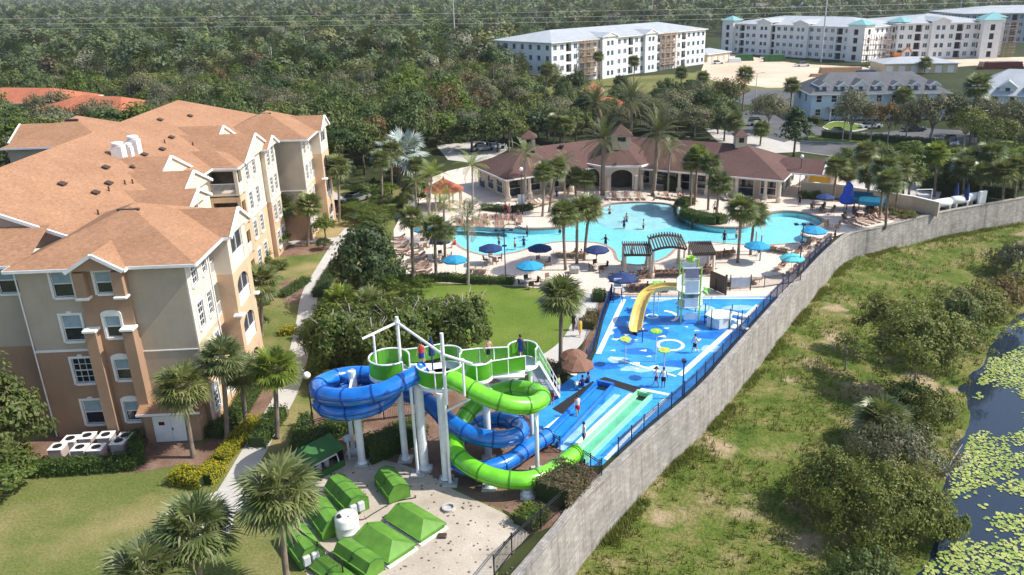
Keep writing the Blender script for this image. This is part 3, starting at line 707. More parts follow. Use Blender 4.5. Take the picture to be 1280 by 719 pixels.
# crown height is measured from the crown's centre
KINDS = {
 'oak':   ('leaf_oak',   dict(a=(4.6,4.6,3.2), clumps=70, per=42, leaf=.27, cr=1.15)),
 'dark':  ('leaf_dark',  dict(a=(3.2,3.2,4.2), clumps=75, per=46, leaf=.24, cr=.95, cone=.45)),
 'bright':('leaf_bright',dict(a=(3.4,3.4,2.8), clumps=55, per=40, leaf=.26, cr=.95)),
 'olive': ('leaf_olive', dict(a=(3.6,3.6,3.2), clumps=52, per=34, leaf=.22, cr=.9, shell=.4)),
 'grey':  ('leaf_grey',  dict(a=(4.7,4.7,3.6), clumps=120, per=42, leaf=.2, cr=1.1, shell=.45)),
 'lush':  ('leaf_lush', dict(a=(2.5,2.5,2.7), clumps=85, per=60, leaf=.17, cr=.75, shell=.45)),
 'rust':  ('leaf_rust',  dict(a=(3.2,3.2,2.8), clumps=40, per=30, leaf=.2, cr=.85, shell=.4)),
 'pine':  ('leaf_pine',  dict(a=(2.4,2.4,4.6), clumps=80, per=40, leaf=.22, cr=.75, cone=.8, flat=.5)),
 'tallpine': ('leaf_pine', dict(a=(3.2,3.2,2.6), clumps=34, per=44, leaf=.24, cr=1.0, shell=.3, flat=.5)),
}
CROWN = {}
for k_, (mt_, kw_) in KINDS.items(): CROWN[k_] = [crown_mesh('crown', mt_, 100+i*7+len(k_), **kw_) for i in range(3)]
TRUNK = {k: [trunk_mesh(i+len(k), 3.2, .2, mat='bark') for i in range(2)] for k in ('oak', 'dark', 'bright')}
TRUNK['grey'] = [trunk_mesh(31+i, 3., .2, 7, 3., 3., 'grey_bark', 3) for i in range(2)]
TRUNK['olive'] = [trunk_mesh(41+i, 2.6, .13, 7, 2.4, 3., 'grey_bark', 3) for i in range(2)]
TRUNK['rust'] = TRUNK['lush'] = TRUNK['olive']; TRUNK['pine'] = [trunk_mesh(51, 2.4, .18, 3, .8, 6.)]; TRUNK['tallpine'] = [trunk_mesh(52, 7., .17, 4, 1.8, 2.2)]
CZ = {'oak': 5.2, 'dark': 4.6, 'bright': 4.6, 'olive': 4.6, 'grey': 5., 'rust': 4.4, 'lush': 2.9, 'pine': 5.2, 'tallpine': 9.2}
TOP = {k: CZ[k]+KINDS[k][1]['a'][2]*.98+.5 for k in KINDS}
def tree(name, kind, loc, height, width=None, label=None, group=None, rz=None, variant=None):
    """width: crown diameter"""
    q = rnd
    o = ent(name, label, 'tree', loc, q.uniform(0, 6.28) if rz is None else rz, group)
    sz = height/TOP[kind]; sx = (width/(2*KINDS[kind][1]['a'][0]*1.12)) if width else sz
    v = q.randrange(3) if variant is None else variant
    link('trunk', TRUNK[kind][v % len(TRUNK[kind])], o, scale=(sx*.5+sz*.5, sx*.5+sz*.5, sz))
    link('crown', CROWN[kind][v], o, (0, 0, CZ[kind]*sz), scale=(sx, sx, sz))
    return o
def treepx(name, kind, bx, by, ty, wpx, label, group=None, z=0.):
    """base pixel, pixel row of the top and width of the crown"""
    p = G(bx, by, z); dist = (p-Vector((0, 0, CAMH))).dot(VF)
    return tree(name, kind, p, (by-ty)*dist/FOC/(.93-.0*by)-z*0, wpx*dist/FOC, label, group)

# ------------------------------------------------------------------ palms
def fan_crown(name, mat, seed, n=34, pet=.9, fan=1.06, blades=19, droop=.4, dry=5, wd=.055):
    q = random.Random(seed); V = []; F = []; MI = []
    for i in range(n):
        t = i*2.39996+q.uniform(-.25, .25); u = (i+.5)/n
        el = math.asin(max(-1, min(1, 0.995-1.82*u)))+q.uniform(-.15, .15); isdry = i >= n-dry
        if isdry: el = R(q.uniform(-65, -40))
        L = pet*q.uniform(.8, 1.15)*(.75 if isdry else 1); fl = fan*q.uniform(.8, 1.15)*(.75 if isdry else 1)
        dr = Vector((math.cos(t)*math.cos(el), math.sin(t)*math.cos(el), math.sin(el)))
        side = Vector((-math.sin(t), math.cos(t), 0)); nrm = dr.cross(side)*-1
        if nrm.z < 0: nrm = -nrm
        st = dr*.1; mid = dr*L*.55+Vector((0, 0, -.03)); tip = dr*L+Vector((0, 0, -.12*L))
        b0 = len(V); w = .03
        for p in (st, mid, tip): V += [p-side*w, p+side*w]
        F += [(b0, b0+1, b0+3, b0+2), (b0+2, b0+3, b0+5, b0+4)]; MI += [int(isdry)]*2
        sag = droop*q.uniform(.6, 1.4)
        for j in range(blades):
            a = (j/(blades-1)-.5)*R(235)+q.uniform(-.06, .06)
            bd = dr*math.cos(a)+side*math.sin(a)
            ln = fl*(.72+.28*math.cos(a*.6))*q.uniform(.88, 1.1)
            m1 = tip+bd*ln*.55+nrm*.05*abs(math.sin(a))-Vector((0, 0, sag*.10*ln)); e = tip+bd*ln-Vector((0, 0, sag*ln*.55))
            pw = nrm.cross(bd).normalized()
            b0 = len(V); V += [tip, m1-pw*wd, e, m1+pw*wd]
            F.append((b0, b0+1, b0+2, b0+3)); MI.append(int(isdry))
    me = npmesh(name, np.array([tuple(v) for v in V]), np.array(F), [mat, 'frond_dry']); me.polygons.foreach_set('material_index', MI); return me
def feather_crown(name, mat, seed, n=20, L=2.7, lf=.62, pairs=22, arch=.9, dry=2, wd=.035, vee=.5, e0=78, e1=-25):
    q = random.Random(seed); V = []; F = []; MI = []
    for i in range(n):
        t = i*2.39996+q.uniform(-.2, .2); u = (i+.5)/n; el = R(e0+(e1-e0)*u); isdry = i >= n-dry
        if isdry: el = R(-50)
        ln = L*q.uniform(.85, 1.1); h = Vector((math.cos(t), math.sin(t), 0)); side = Vector((-math.sin(t), math.cos(t), 0)); pts = []
        p = Vector((0, 0, 0)); ee = el; S = 8
        for k in range(S+1):
            pts.append(p.copy()); p = p+(h*math.cos(ee)+Vector((0, 0, math.sin(ee))))*(ln/S); ee -= arch*(.35+k/S)/S*1.6
        for k in range(S):
            b0 = len(V); w = .035*(1-k/S)+.008; V += [pts[k]-side*w, pts[k]+side*w, pts[k+1]+side*w*.85, pts[k+1]-side*w*.85]; F.append((b0, b0+1, b0+2, b0+3)); MI.append(int(isdry))
        for j in range(pairs):
            f = .12+.88*(j+.5)/pairs; k = min(int(f*S), S-1); w = f*S-k; o = pts[k].lerp(pts[k+1], w); tg = (pts[k+1]-pts[k]).normalized(); nr = side.cross(tg)
            if nr.z < 0: nr = -nr
            l2 = lf*math.sin(PI*(.16+.78*f))*q.uniform(.85, 1.12)
            for s in (-1, 1):
                bd = (side*s*.85+tg*.55+nr*vee*.4).normalized(); e = o+bd*l2-Vector((0, 0, .22*l2+ .12*arch*l2)); m1 = o+bd*l2*.5
                b0 = len(V); V += [o, m1-tg*wd, e, m1+tg*wd]; F.append((b0, b0+1, b0+2, b0+3)); MI.append(int(isdry))
    me = npmesh(name, np.array([tuple(v) for v in V]), np.array(F), [mat, 'frond_dry']); me.polygons.foreach_set('material_index', MI); return me
PALM = {
 'sabal': [fan_crown('crown', 'frond_sabal', s, 56, wd=.058, dry=6) for s in (1, 2, 3)],
 'limesabal': [fan_crown('crown', 'frond_lime', s, 48, wd=.07) for s in (4, 5)],
 'silver': [fan_crown('crown', 'frond_silver', 6, 30, 1.6, 1.5, 20, .25, 2, .09)],
 'queen': [feather_crown('crown', 'frond_lime', s, 18) for s in (7, 8)],
 'green': [feather_crown('crown', 'frond_sabal', s, 18, 2.6) for s in (9, 10)],
 'date': [feather_crown('crown', 'frond_date', s, 46, 3.1, .5, 26, .55, 3, .035, .9, 82, -38) for s in (12, 13)],
}
def ptrunk(seed, r0, r1, boots=True, mat='palm_bark'):
    q = random.Random(seed); m = MB(); n = 22; pts = []; rr = []
    for i in range(n+1):
        u = i/n; pts.append((math.sin(u*2+seed)*.12*u, math.cos(u*1.7+seed)*.12*u-.0, u)); k = r0+(r1-r0)*min(1, u*1.2)
        rr.append((k*1.35 if i == 0 else k)*(1+.06*(i % 2))*(1.3 if boots and u > .88 else 1))
    pts = [(x-math.sin(2+seed)*.12*i/n, y-math.cos(1.7+seed)*.12*i/n, z) for i, (x, y, z) in enumerate(pts)]
    return m.tube(pts, rr, 9).mesh('trunk', mat, True)
PTR = {'sabal': [ptrunk(s, .16, .15) for s in (1, 2, 3)], 'date': [ptrunk(5, .33, .27)], 'queen': [ptrunk(7, .16, .11, False, 'grey_bark')]}
PTR['limesabal'] = PTR['sabal']; PTR['silver'] = [ptrunk(4, .26, .24)]; PTR['green'] = PTR['queen']
def palm(name, kind, loc, h, sc, label, lean=(0, 0), group=None):
    o = ent(name, label, 'palm tree', loc, rnd.uniform(0, 6.28), group); v = rnd.randrange(6)
    o.rotation_euler = (lean[0], lean[1], o.rotation_euler[2])
    t = link('trunk', PTR[kind][v % len(PTR[kind])], o, scale=(1.05, 1.05, h), loc=(0, 0, -.05))
    link('crown', PALM[kind][v % len(PALM[kind])], o, (0, 0, h-.05), scale=sc); return o
def palmpx(kind, bx, by, cx, cy, sc, label, name=None, group=None, z=0.):
    p = G(bx, by, z); h = hgt(cx, cy, p.y)-z; ax = ray(cx, cy); X = ax.x*(p.y/ax.y)
    nm = name or {'sabal': 'sabal_palm', 'limesabal': 'sabal_palm', 'silver': 'silver_fan_palm', 'queen': 'queen_palm', 'green': 'queen_palm', 'date': 'date_palm'}[kind]
    o = palm(nm, kind, p, h, sc, label, group=group)
    dx = max(-.3, min(.3, (X-p.x)/max(h, .5))); rz = o.rotation_euler[2]
    o.rotation_mode = 'XYZ'; o.matrix_world = Matrix.Translation(p) @ Matrix.Rotation(math.atan(dx), 4, 'Y') @ Matrix.Rotation(rz, 4, 'Z')
    return o
PALMS = [
 ('sabal',242,572,228,480,1.12,'sabal palm in front of the white double door of the shed'),
 ('sabal',284,552,277,444,1.0,'sabal palm standing between the shed palm and the yellow hedge'),
 ('sabal',308,532,302,462,.9,'dark sabal palm close to the lit side wall of the apartment block'),
 ('limesabal',347,548,342,458,1.05,'bright yellow-green sabal palm beside the bend of the footpath'),
 ('sabal',360,735,349,612,1.28,'large shaggy sabal palm next to the green pump hatches'),
 ('sabal',252,760,243,658,1.2,'bushy sabal palm at the mouth of the footpath on the dry lawn'),
 ('sabal',190,800,182,712,1.25,'sabal palm whose crown only peeks in at the bottom edge of the dry lawn'),
 ('sabal',327,420,325,348,1.08,'sabal palm on the courtyard grass by the arched balconies'),
 ('sabal',330,330,309,318,.9,'low sabal palm half hidden under the arched balcony wall'),
 ('sabal',362,296,353,222,1.05,'tallest of the three sabal palms before the far wing wall'),
 ('sabal',359,303,352,256,1.15,'shortest of the three sabal palms before the far wing wall'),
 ('sabal',385,308,387,254,1.1,'sabal palm at the outer corner of the far wing, beside the ball-shaped tree'),
 ('sabal',424,277,422,206,1.15,'full sabal palm just past the end of the far wing'),
 ('silver',498,232,504,188,1.55,'silvery blue fan palm at the edge of the dark wood'),
 ('sabal',478,262,476,198,1.0,'tall thin sabal palm left of the silvery fan palm'),
 ('sabal',490,242,489,186,1.1,'sabal palm tucked against the silvery fan palm'),
 ('sabal',519,252,520,205,.9,'sabal palm between the silvery fan palm and the orange gazebo'),
 ('green',520,262,519,228,.8,'small feathery palm left of the orange gazebo'),
 ('queen',536,272,540,216,.95,'sunlit feathery palm rising over the orange gazebo'),
 ('queen',556,300,555,253,1.0,'yellow-green feathery palm in front of the orange gazebo'),
 ('queen',591,262,590,206,1.05,'feathery palm on a pale trunk right of the orange gazebo'),
 ('sabal',517,358,514,270,.95,'thin tall sabal palm at the left end of the clipped hedge by the pool'),
 ('sabal',545,352,542,282,1.0,'sabal palm growing through the clipped hedge by the pool'),
 ('sabal',557,328,556,288,.85,'short sabal palm beside the navy parasol at the pool corner'),
 ('green',585,356,584,272,1.15,'windblown feathery palm leaning before the left pool corner'),
 ('sabal',707,338,704,266,1.08,'front palm of the trio on the pool peninsula'),
 ('sabal',721,330,722,260,1.05,'middle palm of the trio on the pool peninsula'),
 ('sabal',730,326,736,258,1.12,'palm of the pool peninsula trio nearest the open water'),
 ('green',657,252,657,192,1.2,'feathery palm in front of the clubhouse left corner'),
 ('sabal',678,271,680,214,1.05,'sabal palm at the sun loungers before the clubhouse, left of its twin'),
 ('sabal',686,266,696,208,1.05,'sabal palm at the sun loungers before the clubhouse, right of its twin'),
 ('green',706,250,706,202,.95,'feathery palm half behind the lounger palms before the clubhouse'),
 ('sabal',720,247,719,220,1.05,'short sabal palm left of the clubhouse arches'),
 ('sabal',731,247,733,222,1.0,'short sabal palm next to the date palm at the clubhouse arches'),
 ('date',753,245,755,174,1.3,'tall date palm left of the clubhouse arches'),
 ('date',816,245,823,166,1.4,'tallest date palm, right of the clubhouse arches'),
 ('green',835,241,838,186,1.0,'feathery palm right behind the tallest date palm'),
 ('sabal',863,258,864,202,.95,'palm at the left tip of the planted pool island'),
 ('limesabal',868,257,872,192,1.0,'yellowish palm of the planted pool island'),
 ('sabal',885,263,888,204,1.1,'palm in the middle of the planted pool island'),
 ('sabal',896,267,900,228,1.15,'short palm at the right tip of the planted pool island'),
 ('sabal',922,329,927,260,1.2,'thick palm beside the cyan parasol at the pool edge'),
 ('sabal',938,319,943,266,1.15,'thinner palm leaning behind the cyan parasol at the pool edge'),
 ('sabal',1041,252,1046,206,1.15,'sabal palm by the cream garden wall, left of the blue folded sunshade'),
 ('sabal',1057,247,1060,214,1.1,'sabal palm right behind the blue folded sunshade'),
 ('sabal',1083,242,1082,188,1.15,'sabal palm on the verge behind the cream garden wall'),
 ('sabal',1085,262,1087,216,1.1,'sabal palm over the teal covers by the cream garden wall'),
 ('sabal',1099,274,1106,208,1.2,'leaning palm at the corner of the deck, left of its partner'),
 ('sabal',1107,285,1112,226,1.2,'leaning palm at the corner of the deck, nearest the grey wall'),
 ('sabal',1120,262,1126,208,1.15,'sabal palm between the deck corner and the white tanks'),
 ('sabal',1135,250,1138,216,1.15,'sabal palm left of the white tanks'),
 ('limesabal',1168,246,1171,190,1.2,'yellowish sabal palm behind the white tanks'),
 ('sabal',1203,248,1206,208,1.2,'sabal palm over the dark hedge behind the white tanks'),
 ('sabal',1216,240,1216,196,1.25,'tall sabal palm over the dark hedge behind the white tanks'),
 ('sabal',1236,244,1240,190,1.25,'tallest sabal palm above the far bend of the grey wall'),
 ('sabal',1253,252,1256,212,1.25,'sabal palm at the far bend of the grey wall'),
 ('sabal',1226,250,1228,214,1.1,'short sabal palm in the clump at the far bend of the grey wall'),
 ('sabal',1268,250,1272,206,1.25,'sabal palm at the right edge above the grey wall'),
 ('sabal',700,466,702,368,1.2,'single sabal palm on the edge of the bright green lawn'),
 ('sabal',444,384,442,350,1.1,'low fan palm in front of the dark rounded tree'),
 ('limesabal',428,412,427,376,1.15,'bright lime fan palm in the shrubs by the footpath'),
 ('sabal',460,410,462,378,1.1,'grey-green fan palm in the shrubs left of the bright lawn'),
 ('sabal',850,122,852,90,1.35,'sabal palm in front of the right half of the unfinished apartment block'),
 ('sabal',878,124,879,96,1.3,'sabal palm at the right corner of the unfinished apartment block'),
 ('sabal',928,138,932,92,1.5,'tall sabal palm before the bare building ground'),
 ('sabal',987,142,990,106,1.4,'sabal palm before the grassy edge of the bare building ground'),
 ('sabal',636,190,637,152,1.3,'sabal palm behind the left end of the clubhouse roof'),
 ('sabal',692,185,694,152,1.3,'sabal palm behind the middle of the clubhouse roof'),
 ('sabal',702,187,708,154,1.2,'sabal palm paired closely behind the middle of the clubhouse roof'),
 ('sabal',682,128,684,86,1.4,'sabal palm at the left corner of the unfinished apartment block'),
 ('sabal',792,108,793,76,1.3,'sabal palm before the middle of the unfinished apartment block'),
 ('sabal',750,102,748,70,1.3,'sabal palm beside the scaffolding of the unfinished apartment block'),
 ('date',742,168,744,128,1.5,'date palm before the orange gatehouse roofs'),
 ('date',788,172,789,124,1.55,'date palm right of the orange gatehouse roofs'),
 ('sabal',835,170,832,150,1.3,'sabal palm behind the clubhouse cupola'),
 ('sabal',922,180,918,150,1.35,'sabal palm at the forecourt behind the clubhouse'),
 ('sabal',950,182,952,160,1.2,'small sabal palm by the white car'),
 ('sabal',1212,180,1222,106,1.7,'very tall thin palm by the avenue'),
 ('sabal',1128,150,1130,118,1.4,'sabal palm before the grey dormered house'),
 ('sabal',1155,92,1157,78,1.5,'sabal palm before the long tan flat building'),
 ('sabal',1062,217,1060,206,1.1,'short sabal palm beyond the service lot'),
]
for r_ in PALMS: palmpx(*r_)

# ------------------------------------------------------------------ single trees
TREES = [
 ('oak_tree','dark',462,378,258,92,'dense dark rounded tree beside the footpath and pool deck'),
 ('shade_tree','lush',582,448,352,74,'airy olive tree at the left edge of the bright lawn'),
 ('shade_tree','lush',545,446,368,76,'olive tree just left of the airy one on the bright lawn'),
 ('shade_tree','lush',420,470,370,76,'leggy olive tree between footpath and slide tower'),
 ('shade_tree','lush',468,478,378,80,'olive tree right behind the blue coil of the slide'),
 ('shade_tree','lush',508,462,366,76,'leafy green tree behind the slide tower platform'),
 ('shade_tree','lush',526,428,356,66,'tree at the far left end of the bright lawn'),
 ('shade_tree','lush',560,428,360,60,'tree between the two olive trees at the bright lawn'),
 ('shade_tree','lush',486,425,360,66,'tree left of the bright lawn nearest the dark rounded tree'),
 ('shade_tree','lush',446,440,366,66,'tree midway between footpath and bright lawn'),
 ('shade_tree','oak',400,455,398,52,'small dark tree along the footpath beyond the lamp globe'),
 ('ball_tree','bright',408,302,266,30,'clipped ball-shaped tree at the corner of the far wing'),
 ('round_shrub','bright',350,312,288,38,'large round clipped shrub at the courtyard path'),
 ('vase_tree','dark',405,312,294,22,'small dark vase-shaped tree on the mulch bed'),
 ('conical_tree','pine',992,196,128,46,'tall conical green tree at the clubhouse right end'),
 ('oak_tree','grey',960,166,112,52,'grey-green oak by the white car'),
 ('oak_tree','grey',1062,176,108,62,'grey-green oak beside the curved traffic island'),
 ('oak_tree','rust',1088,178,120,36,'thin brownish tree in the avenue hedge, left of two alike'),
 ('oak_tree','rust',1109,179,122,34,'thin brownish tree in the avenue hedge, middle of three'),
 ('oak_tree','grey',1131,180,122,36,'slim grey tree in the avenue hedge'),
 ('oak_tree','grey',1162,180,112,78,'broad grey-green oak before the grey dormered house'),
 ('oak_tree','olive',1204,186,128,50,'yellow-green oak by the dark truck'),
 ('oak_tree','grey',1226,172,118,62,'grey oak before the white dormered house'),
 ('oak_tree','grey',1268,182,118,70,'grey oak at the right edge of the avenue'),
 ('oak_tree','bright',1128,246,190,62,'yellow-green tree behind the white tanks'),
 ('oak_tree','oak',1180,236,194,50,'dark tree behind the white tanks'),
 ('oak_tree','bright',1275,236,180,60,'bright green tree at the right edge above the grey wall'),
 ('juniper','dark',723,132,84,32,'dark upright conifer left of the orange gatehouse tower'),
 ('juniper','dark',776,132,88,28,'dark upright conifer right of the orange gatehouse tower'),
 ('juniper','dark',880,158,104,36,'dark conifer at the edge of the rough field'),
 ('oak_tree','rust',912,142,92,52,'bare brownish tree before the bare building ground'),
 ('oak_tree','grey',845,158,110,64,'grey oak behind the clubhouse, at the rough field'),
 ('oak_tree','oak',812,166,122,46,'dark oak right of the date palms behind the clubhouse'),
 ('oak_tree','grey',700,160,116,54,'grey oak left of the orange gatehouse'),
 ('oak_tree','oak',672,176,124,50,'dark oak behind the clubhouse left wing'),
 ('oak_tree','oak',760,158,122,40,'dark oak hugging the orange gatehouse roof'),
 ('oak_tree','oak',720,180,132,44,'dark oak between the clubhouse roof and the gatehouse'),
 ('oak_tree','grey',868,172,128,50,'grey oak behind the right clubhouse roof'),
 ('conical_tree','dark',905,176,132,34,'dark tree at the forecourt behind the clubhouse'),
 ('oak_tree','oak',650,140,96,50,'dark oak left of the unfinished apartment block'),
 ('oak_tree','oak',622,190,140,56,'dark oak behind the left clubhouse eave'),
 ('oak_tree','dark',590,190,138,60,'dark oak above the grey service drive'),
]
for nm, kd, bx, by, ty, wp, lb in TREES: treepx(nm, kd, bx, by, ty, wp, lb)
# the big tree by the condensers, and the growth on the bank
p = G(18, 612); big = tree('oak_tree', 'bright', p+Vector((-1.5, 1., 0)), 10.2, 6.4, 'big leafy tree at the left end of the condenser hedge')
bc = [c for c in big.children if c.name.startswith('crown')][0]; bc.data = crown_mesh('crown', 'leaf_oak', 77, (3.4, 3.4, 4.2), 150, 76, .16, .85, .45); bc.scale = (1.05, 1.05, 1.18); bc.location = (0, 0, 4.3); tree('garden_shrub', 'lush', G(6, 612), 3.4, 4.6, 'tall shrub under the big tree at the end of the condenser hedge')['category'] = 'shrub'
def bankpx(name, kind, bx, by, z, h, wd, label, **kw):
    p = G(bx, by, z); p.z = float(bank_z([(p.x, p.y)])[0])-.1
    if 'shrub' in name: h *= 1.12
    if kw.get('mesh'):
        o = ent(name, label, kw.get('cat', 'tree'), p); link('trunk', TRUNK[kind][0], o, scale=(.6, .6, h/8)); link('crown', kw['mesh'], o, (0, 0, h*.5 if 'tree' in name else h*.5), scale=(1.05, 1.05, 1.0 if 'tree' in name else 1.38)); return o
    return tree(name, kind, p, h, wd, label)
BK = [
 ('bank_tree','olive',1140,495,-4.8,11.4,6.6, dict(a=(4.2,4.0,4.9), clumps=165, per=62, leaf=.15, cr=.8, shell=.3), 'leaf_olive','tall olive tree on the grassy bank, largest of those beside the pond'),
 ('bank_tree','olive',1098,440,-4.4,8.4,4.2, dict(a=(2.4,2.3,3.3), clumps=62, per=48, leaf=.15, cr=.65, shell=.3), 'leaf_olive','slim yellowish tree on the bank left of the tall olive tree'),
 ('bank_tree','olive',1056,462,-4.4,5.2,2.6, dict(a=(1.5,1.5,2.1), clumps=22, per=30, leaf=.13, cr=.5, shell=.3), 'leaf_olive','sparse sapling on the bank grass, farthest from the pond'),
 ('bank_tree','dark',1185,455,-5.0,9.4,4.6, dict(a=(3.2,3.0,4.2), clumps=110, per=56, leaf=.15, cr=.75, shell=.3), 'leaf_oak','dark green tree behind the tall olive tree by the pond'),
 ('bank_tree','olive',1222,432,-5.2,8.2,4.6, dict(a=(3.0,2.7,3.6), clumps=90, per=50, leaf=.15, cr=.7, shell=.3), 'leaf_olive','olive tree leaning over the water lilies'),
 ('bank_shrub','rust',1245,392,-5.0,4.6,5.5, dict(a=(4.2,3.0,2.1), clumps=90, per=48, leaf=.15, cr=.65, shell=.3), 'leaf_rust','wide rusty shrub on the bank at the right edge'),
 ('bank_shrub','rust',1272,345,-4.6,4.2,5.5, dict(a=(4.,3.0,2.0), clumps=80, per=46, leaf=.15, cr=.65, shell=.3), 'leaf_grey','greyish shrub behind the rusty one at the right edge'),
 ('bank_shrub','olive',1090,668,-5.0,5.4,6.5, dict(a=(3.7,3.2,2.7), clumps=170, per=70, leaf=.10, cr=.62, shell=.35), 'leaf_olive','big grey-green shrub at the pond, middle of the thicket'),
 ('bank_shrub','olive',1035,640,-4.8,4.6,4.5, dict(a=(2.6,2.6,2.3), clumps=100, per=64, leaf=.10, cr=.58, shell=.35), 'leaf_olive','grey shrub at the inland side of the pond thicket'),
 ('bank_shrub','olive',1118,604,-5.2,4.8,5., dict(a=(3.4,2.6,2.3), clumps=120, per=64, leaf=.10, cr=.58, shell=.35), 'leaf_grey','grey-brown shrub at the far side of the pond thicket'),
 ('bank_shrub','oak',1140,672,-5.3,4.4,5., dict(a=(2.6,2.4,2.1), clumps=100, per=64, leaf=.10, cr=.55, shell=.35), 'leaf_olive','dense shrub at the water side of the pond thicket'),
 ('bank_shrub','bright',1172,672,-5.4,2.8,3.2, dict(a=(1.8,1.5,1.3), clumps=46, per=58, leaf=.11, cr=.45, shell=.35), 'leaf_bright','low bright green shrub at the very edge of the pond'),
 ('bank_shrub','olive',1072,735,-5.0,3.4,4., dict(a=(2.7,2.2,1.6), clumps=80, per=58, leaf=.10, cr=.52, shell=.35), 'leaf_oak','low shrub at the near end of the pond thicket'),
 ('bank_shrub','olive',1165,535,-5.3,3.4,3.4, dict(a=(2.2,2.0,1.6), clumps=64, per=54, leaf=.11, cr=.52, shell=.35), 'leaf_olive','yellowish shrub between the bank palm and the lilies'),
 ('bank_shrub','olive',1128,520,-5.0,3.0,3.4, dict(a=(2.4,2.0,1.4), clumps=60, per=54, leaf=.11, cr=.5, shell=.35), 'leaf_oak','dark undershrub at the foot of the tall olive tree'),
 ('bank_shrub','rust',1182,592,-5.4,2.4,3.4, dict(a=(1.8,1.7,1.0), clumps=20, per=22, leaf=.07, cr=.5, shell=.35), 'leaf_rust','bare twiggy brown shrub hanging over the pond'),
]
for i, (nm, kd, bx, by, z, h, wd, kw, mt, lb) in enumerate(BK):
    o = bankpx(nm, kd, bx, by, z, h, wd, lb, mesh=crown_mesh('crown', mt, 300+i, **kw), cat='tree' if 'tree' in nm else 'shrub')
dead = trunk_mesh(91, .4, .1, 14, 1.7, 1.9, 'dead_wood', 5); p = G(1184, 585, -5.4); link('branches', dead, o, scale=(1.2, 1.2, 1.))
p = G(1098, 560, -4.8); p.z = float(bank_z([(p.x, p.y)])[0]); o = palm('sabal_palm', 'sabal', p, 2.6, 1.35, 'squat sabal palm with hanging fronds on the bank')

# ------------------------------------------------------------------ hedges
def hedge(name, label, px, w, h, mat, leaf=.08, dens=170, group=None, zz=0.):
    c = [G(x, y) for x, y in px]; o = ent(name, label, 'hedge', c[0], 0, group); rs = np.random.default_rng(int(px[0][0]*7+px[0][1]))
    P = []; N = []; m = MB()
    for a, b in zip(c, c[1:]):
        L = (b-a).length; t = (b-a).normalized(); nn = Vector((-t.y, t.x, 0)); k = int(dens*(L*(w+2*h)))
        f = rs.uniform(0, 1, k)*(w+2*h); s = rs.uniform(-.15, L+.15, k)
        off = np.where(f < h, -w/2, np.where(f < h+w, f-h-w/2, w/2)); zh = np.where(f < h, f, np.where(f < h+w, h, w+2*h-f))
        jit = rs.normal(0, .06, (k, 3))*(1+2*leaf)
        A = np.array(a-c[0]); p = A+np.outer(s, np.array(t))+np.outer(off, np.array(nn)); p[:, 2] = zh*(1+.06*np.sin(s*3)); P.append(p+jit)
        nrm = np.outer(np.where(f < h, -1, np.where(f < h+w, 0, 1)), np.array(nn)); nrm[:, 2] = np.where((f >= h) & (f < h+w), 1, .2); N.append(nrm+rs.normal(0, .55, (k, 3)))
        aa, b2 = a-c[0], b-c[0]; m.beam((aa.x, aa.y, h/2-.06), (b2.x, b2.y, h/2-.06), w-.12, h-.14)
    V, Q = leaf_quads(np.vstack(P), np.vstack(N), leaf, leaf*.6, rs)
    link('foliage', npmesh('foliage', V, Q, mat), o); m.build('core', 'leaf_dark', o); return o
hedge('hedge', 'clipped green hedge enclosing the white condenser units', [(30,594),(100,590),(172,584)], .9, .95, 'leaf_hedge')
hedge('hedge', 'side return of the condenser hedge under the apartment wall', [(174,582),(172,556)], .7, 1.15, 'leaf_hedge')
hedge('golden_hedge', 'yellow-leaved clipped hedge at the corner of the footpath', [(222,600),(256,606),(272,590)], 1.3, .85, 'leaf_gold', .06, 330)
hedge('golden_hedge', 'yellow-green hedge running up along the footpath', [(276,580),(300,552),(320,530)], 1.0, .7, 'leaf_gold', .06, 330)
hedge('golden_hedge', 'small yellow shrub row under the courtyard palm', [(352,418),(370,416)], 1.1, .6, 'leaf_gold')
hedge('hedge', 'green shrub row under the lit apartment wall', [(268,548),(300,520),(318,490)], 1.1, .8, 'leaf_hedge')
hedge('hedge', 'leafy shrub beside the lower end of the footpath', [(322,560),(350,520)], 1.2, .9, 'leaf_hedge')
hedge('hedge', 'low hedge right of the footpath by the tall lamp', [(375,556),(384,530)], .9, .9, 'leaf_hedge')
hedge('hedge', 'clipped hedge behind the dark green pump shed', [(374,572),(410,548),(450,536)], 1.1, 1.2, 'leaf_hedge')
hedge('hedge', 'tall clipped hedge between the slide columns', [(460,576),(505,556),(528,548)], 1.5, 1.5, 'leaf_hedge')
hedge('brown_hedge', 'block of browned clipped hedge under the green tube slide', [(690,632),(718,604)], 2.4, 1.5, 'leaf_hedge_brown')
hedge('hedge', 'small square green hedge block by the yard fence', [(655,660),(672,644)], 1.6, .8, 'leaf_bright')
hedge('hedge', 'clipped hedge between the bright lawn and the pool deck', [(522,352),(560,351),(600,354),(642,355)], 1.0, .75, 'leaf_hedge')
hedge('hedge', 'curved clipped hedge around the planted pool island', [(850,268),(858,273),(875,278),(895,280),(904,278)], 1.6, 1.2, 'leaf_hedge')
hedge('hedge', 'short hedge at the inner tip of the planted pool island', [(848,266),(852,259),(862,256)], 1.3, 1.2, 'leaf_hedge')
hedge('hedge', 'dark clipped hedge along the avenue', [(1028,171),(1100,177),(1186,184)], 1.8, 1.3, 'leaf_dark', .14, 30)
hedge('hedge', 'dark hedge between the avenue and the white tanks', [(1150,236),(1200,240),(1270,247)], 2.0, 1.6, 'leaf_dark', .14, 30)
hedge('hedge', 'dark hedge under the wall of the grey dormered house', [(1012,152),(1026,155)], 1.6, 1.2, 'leaf_dark', .14, 30)
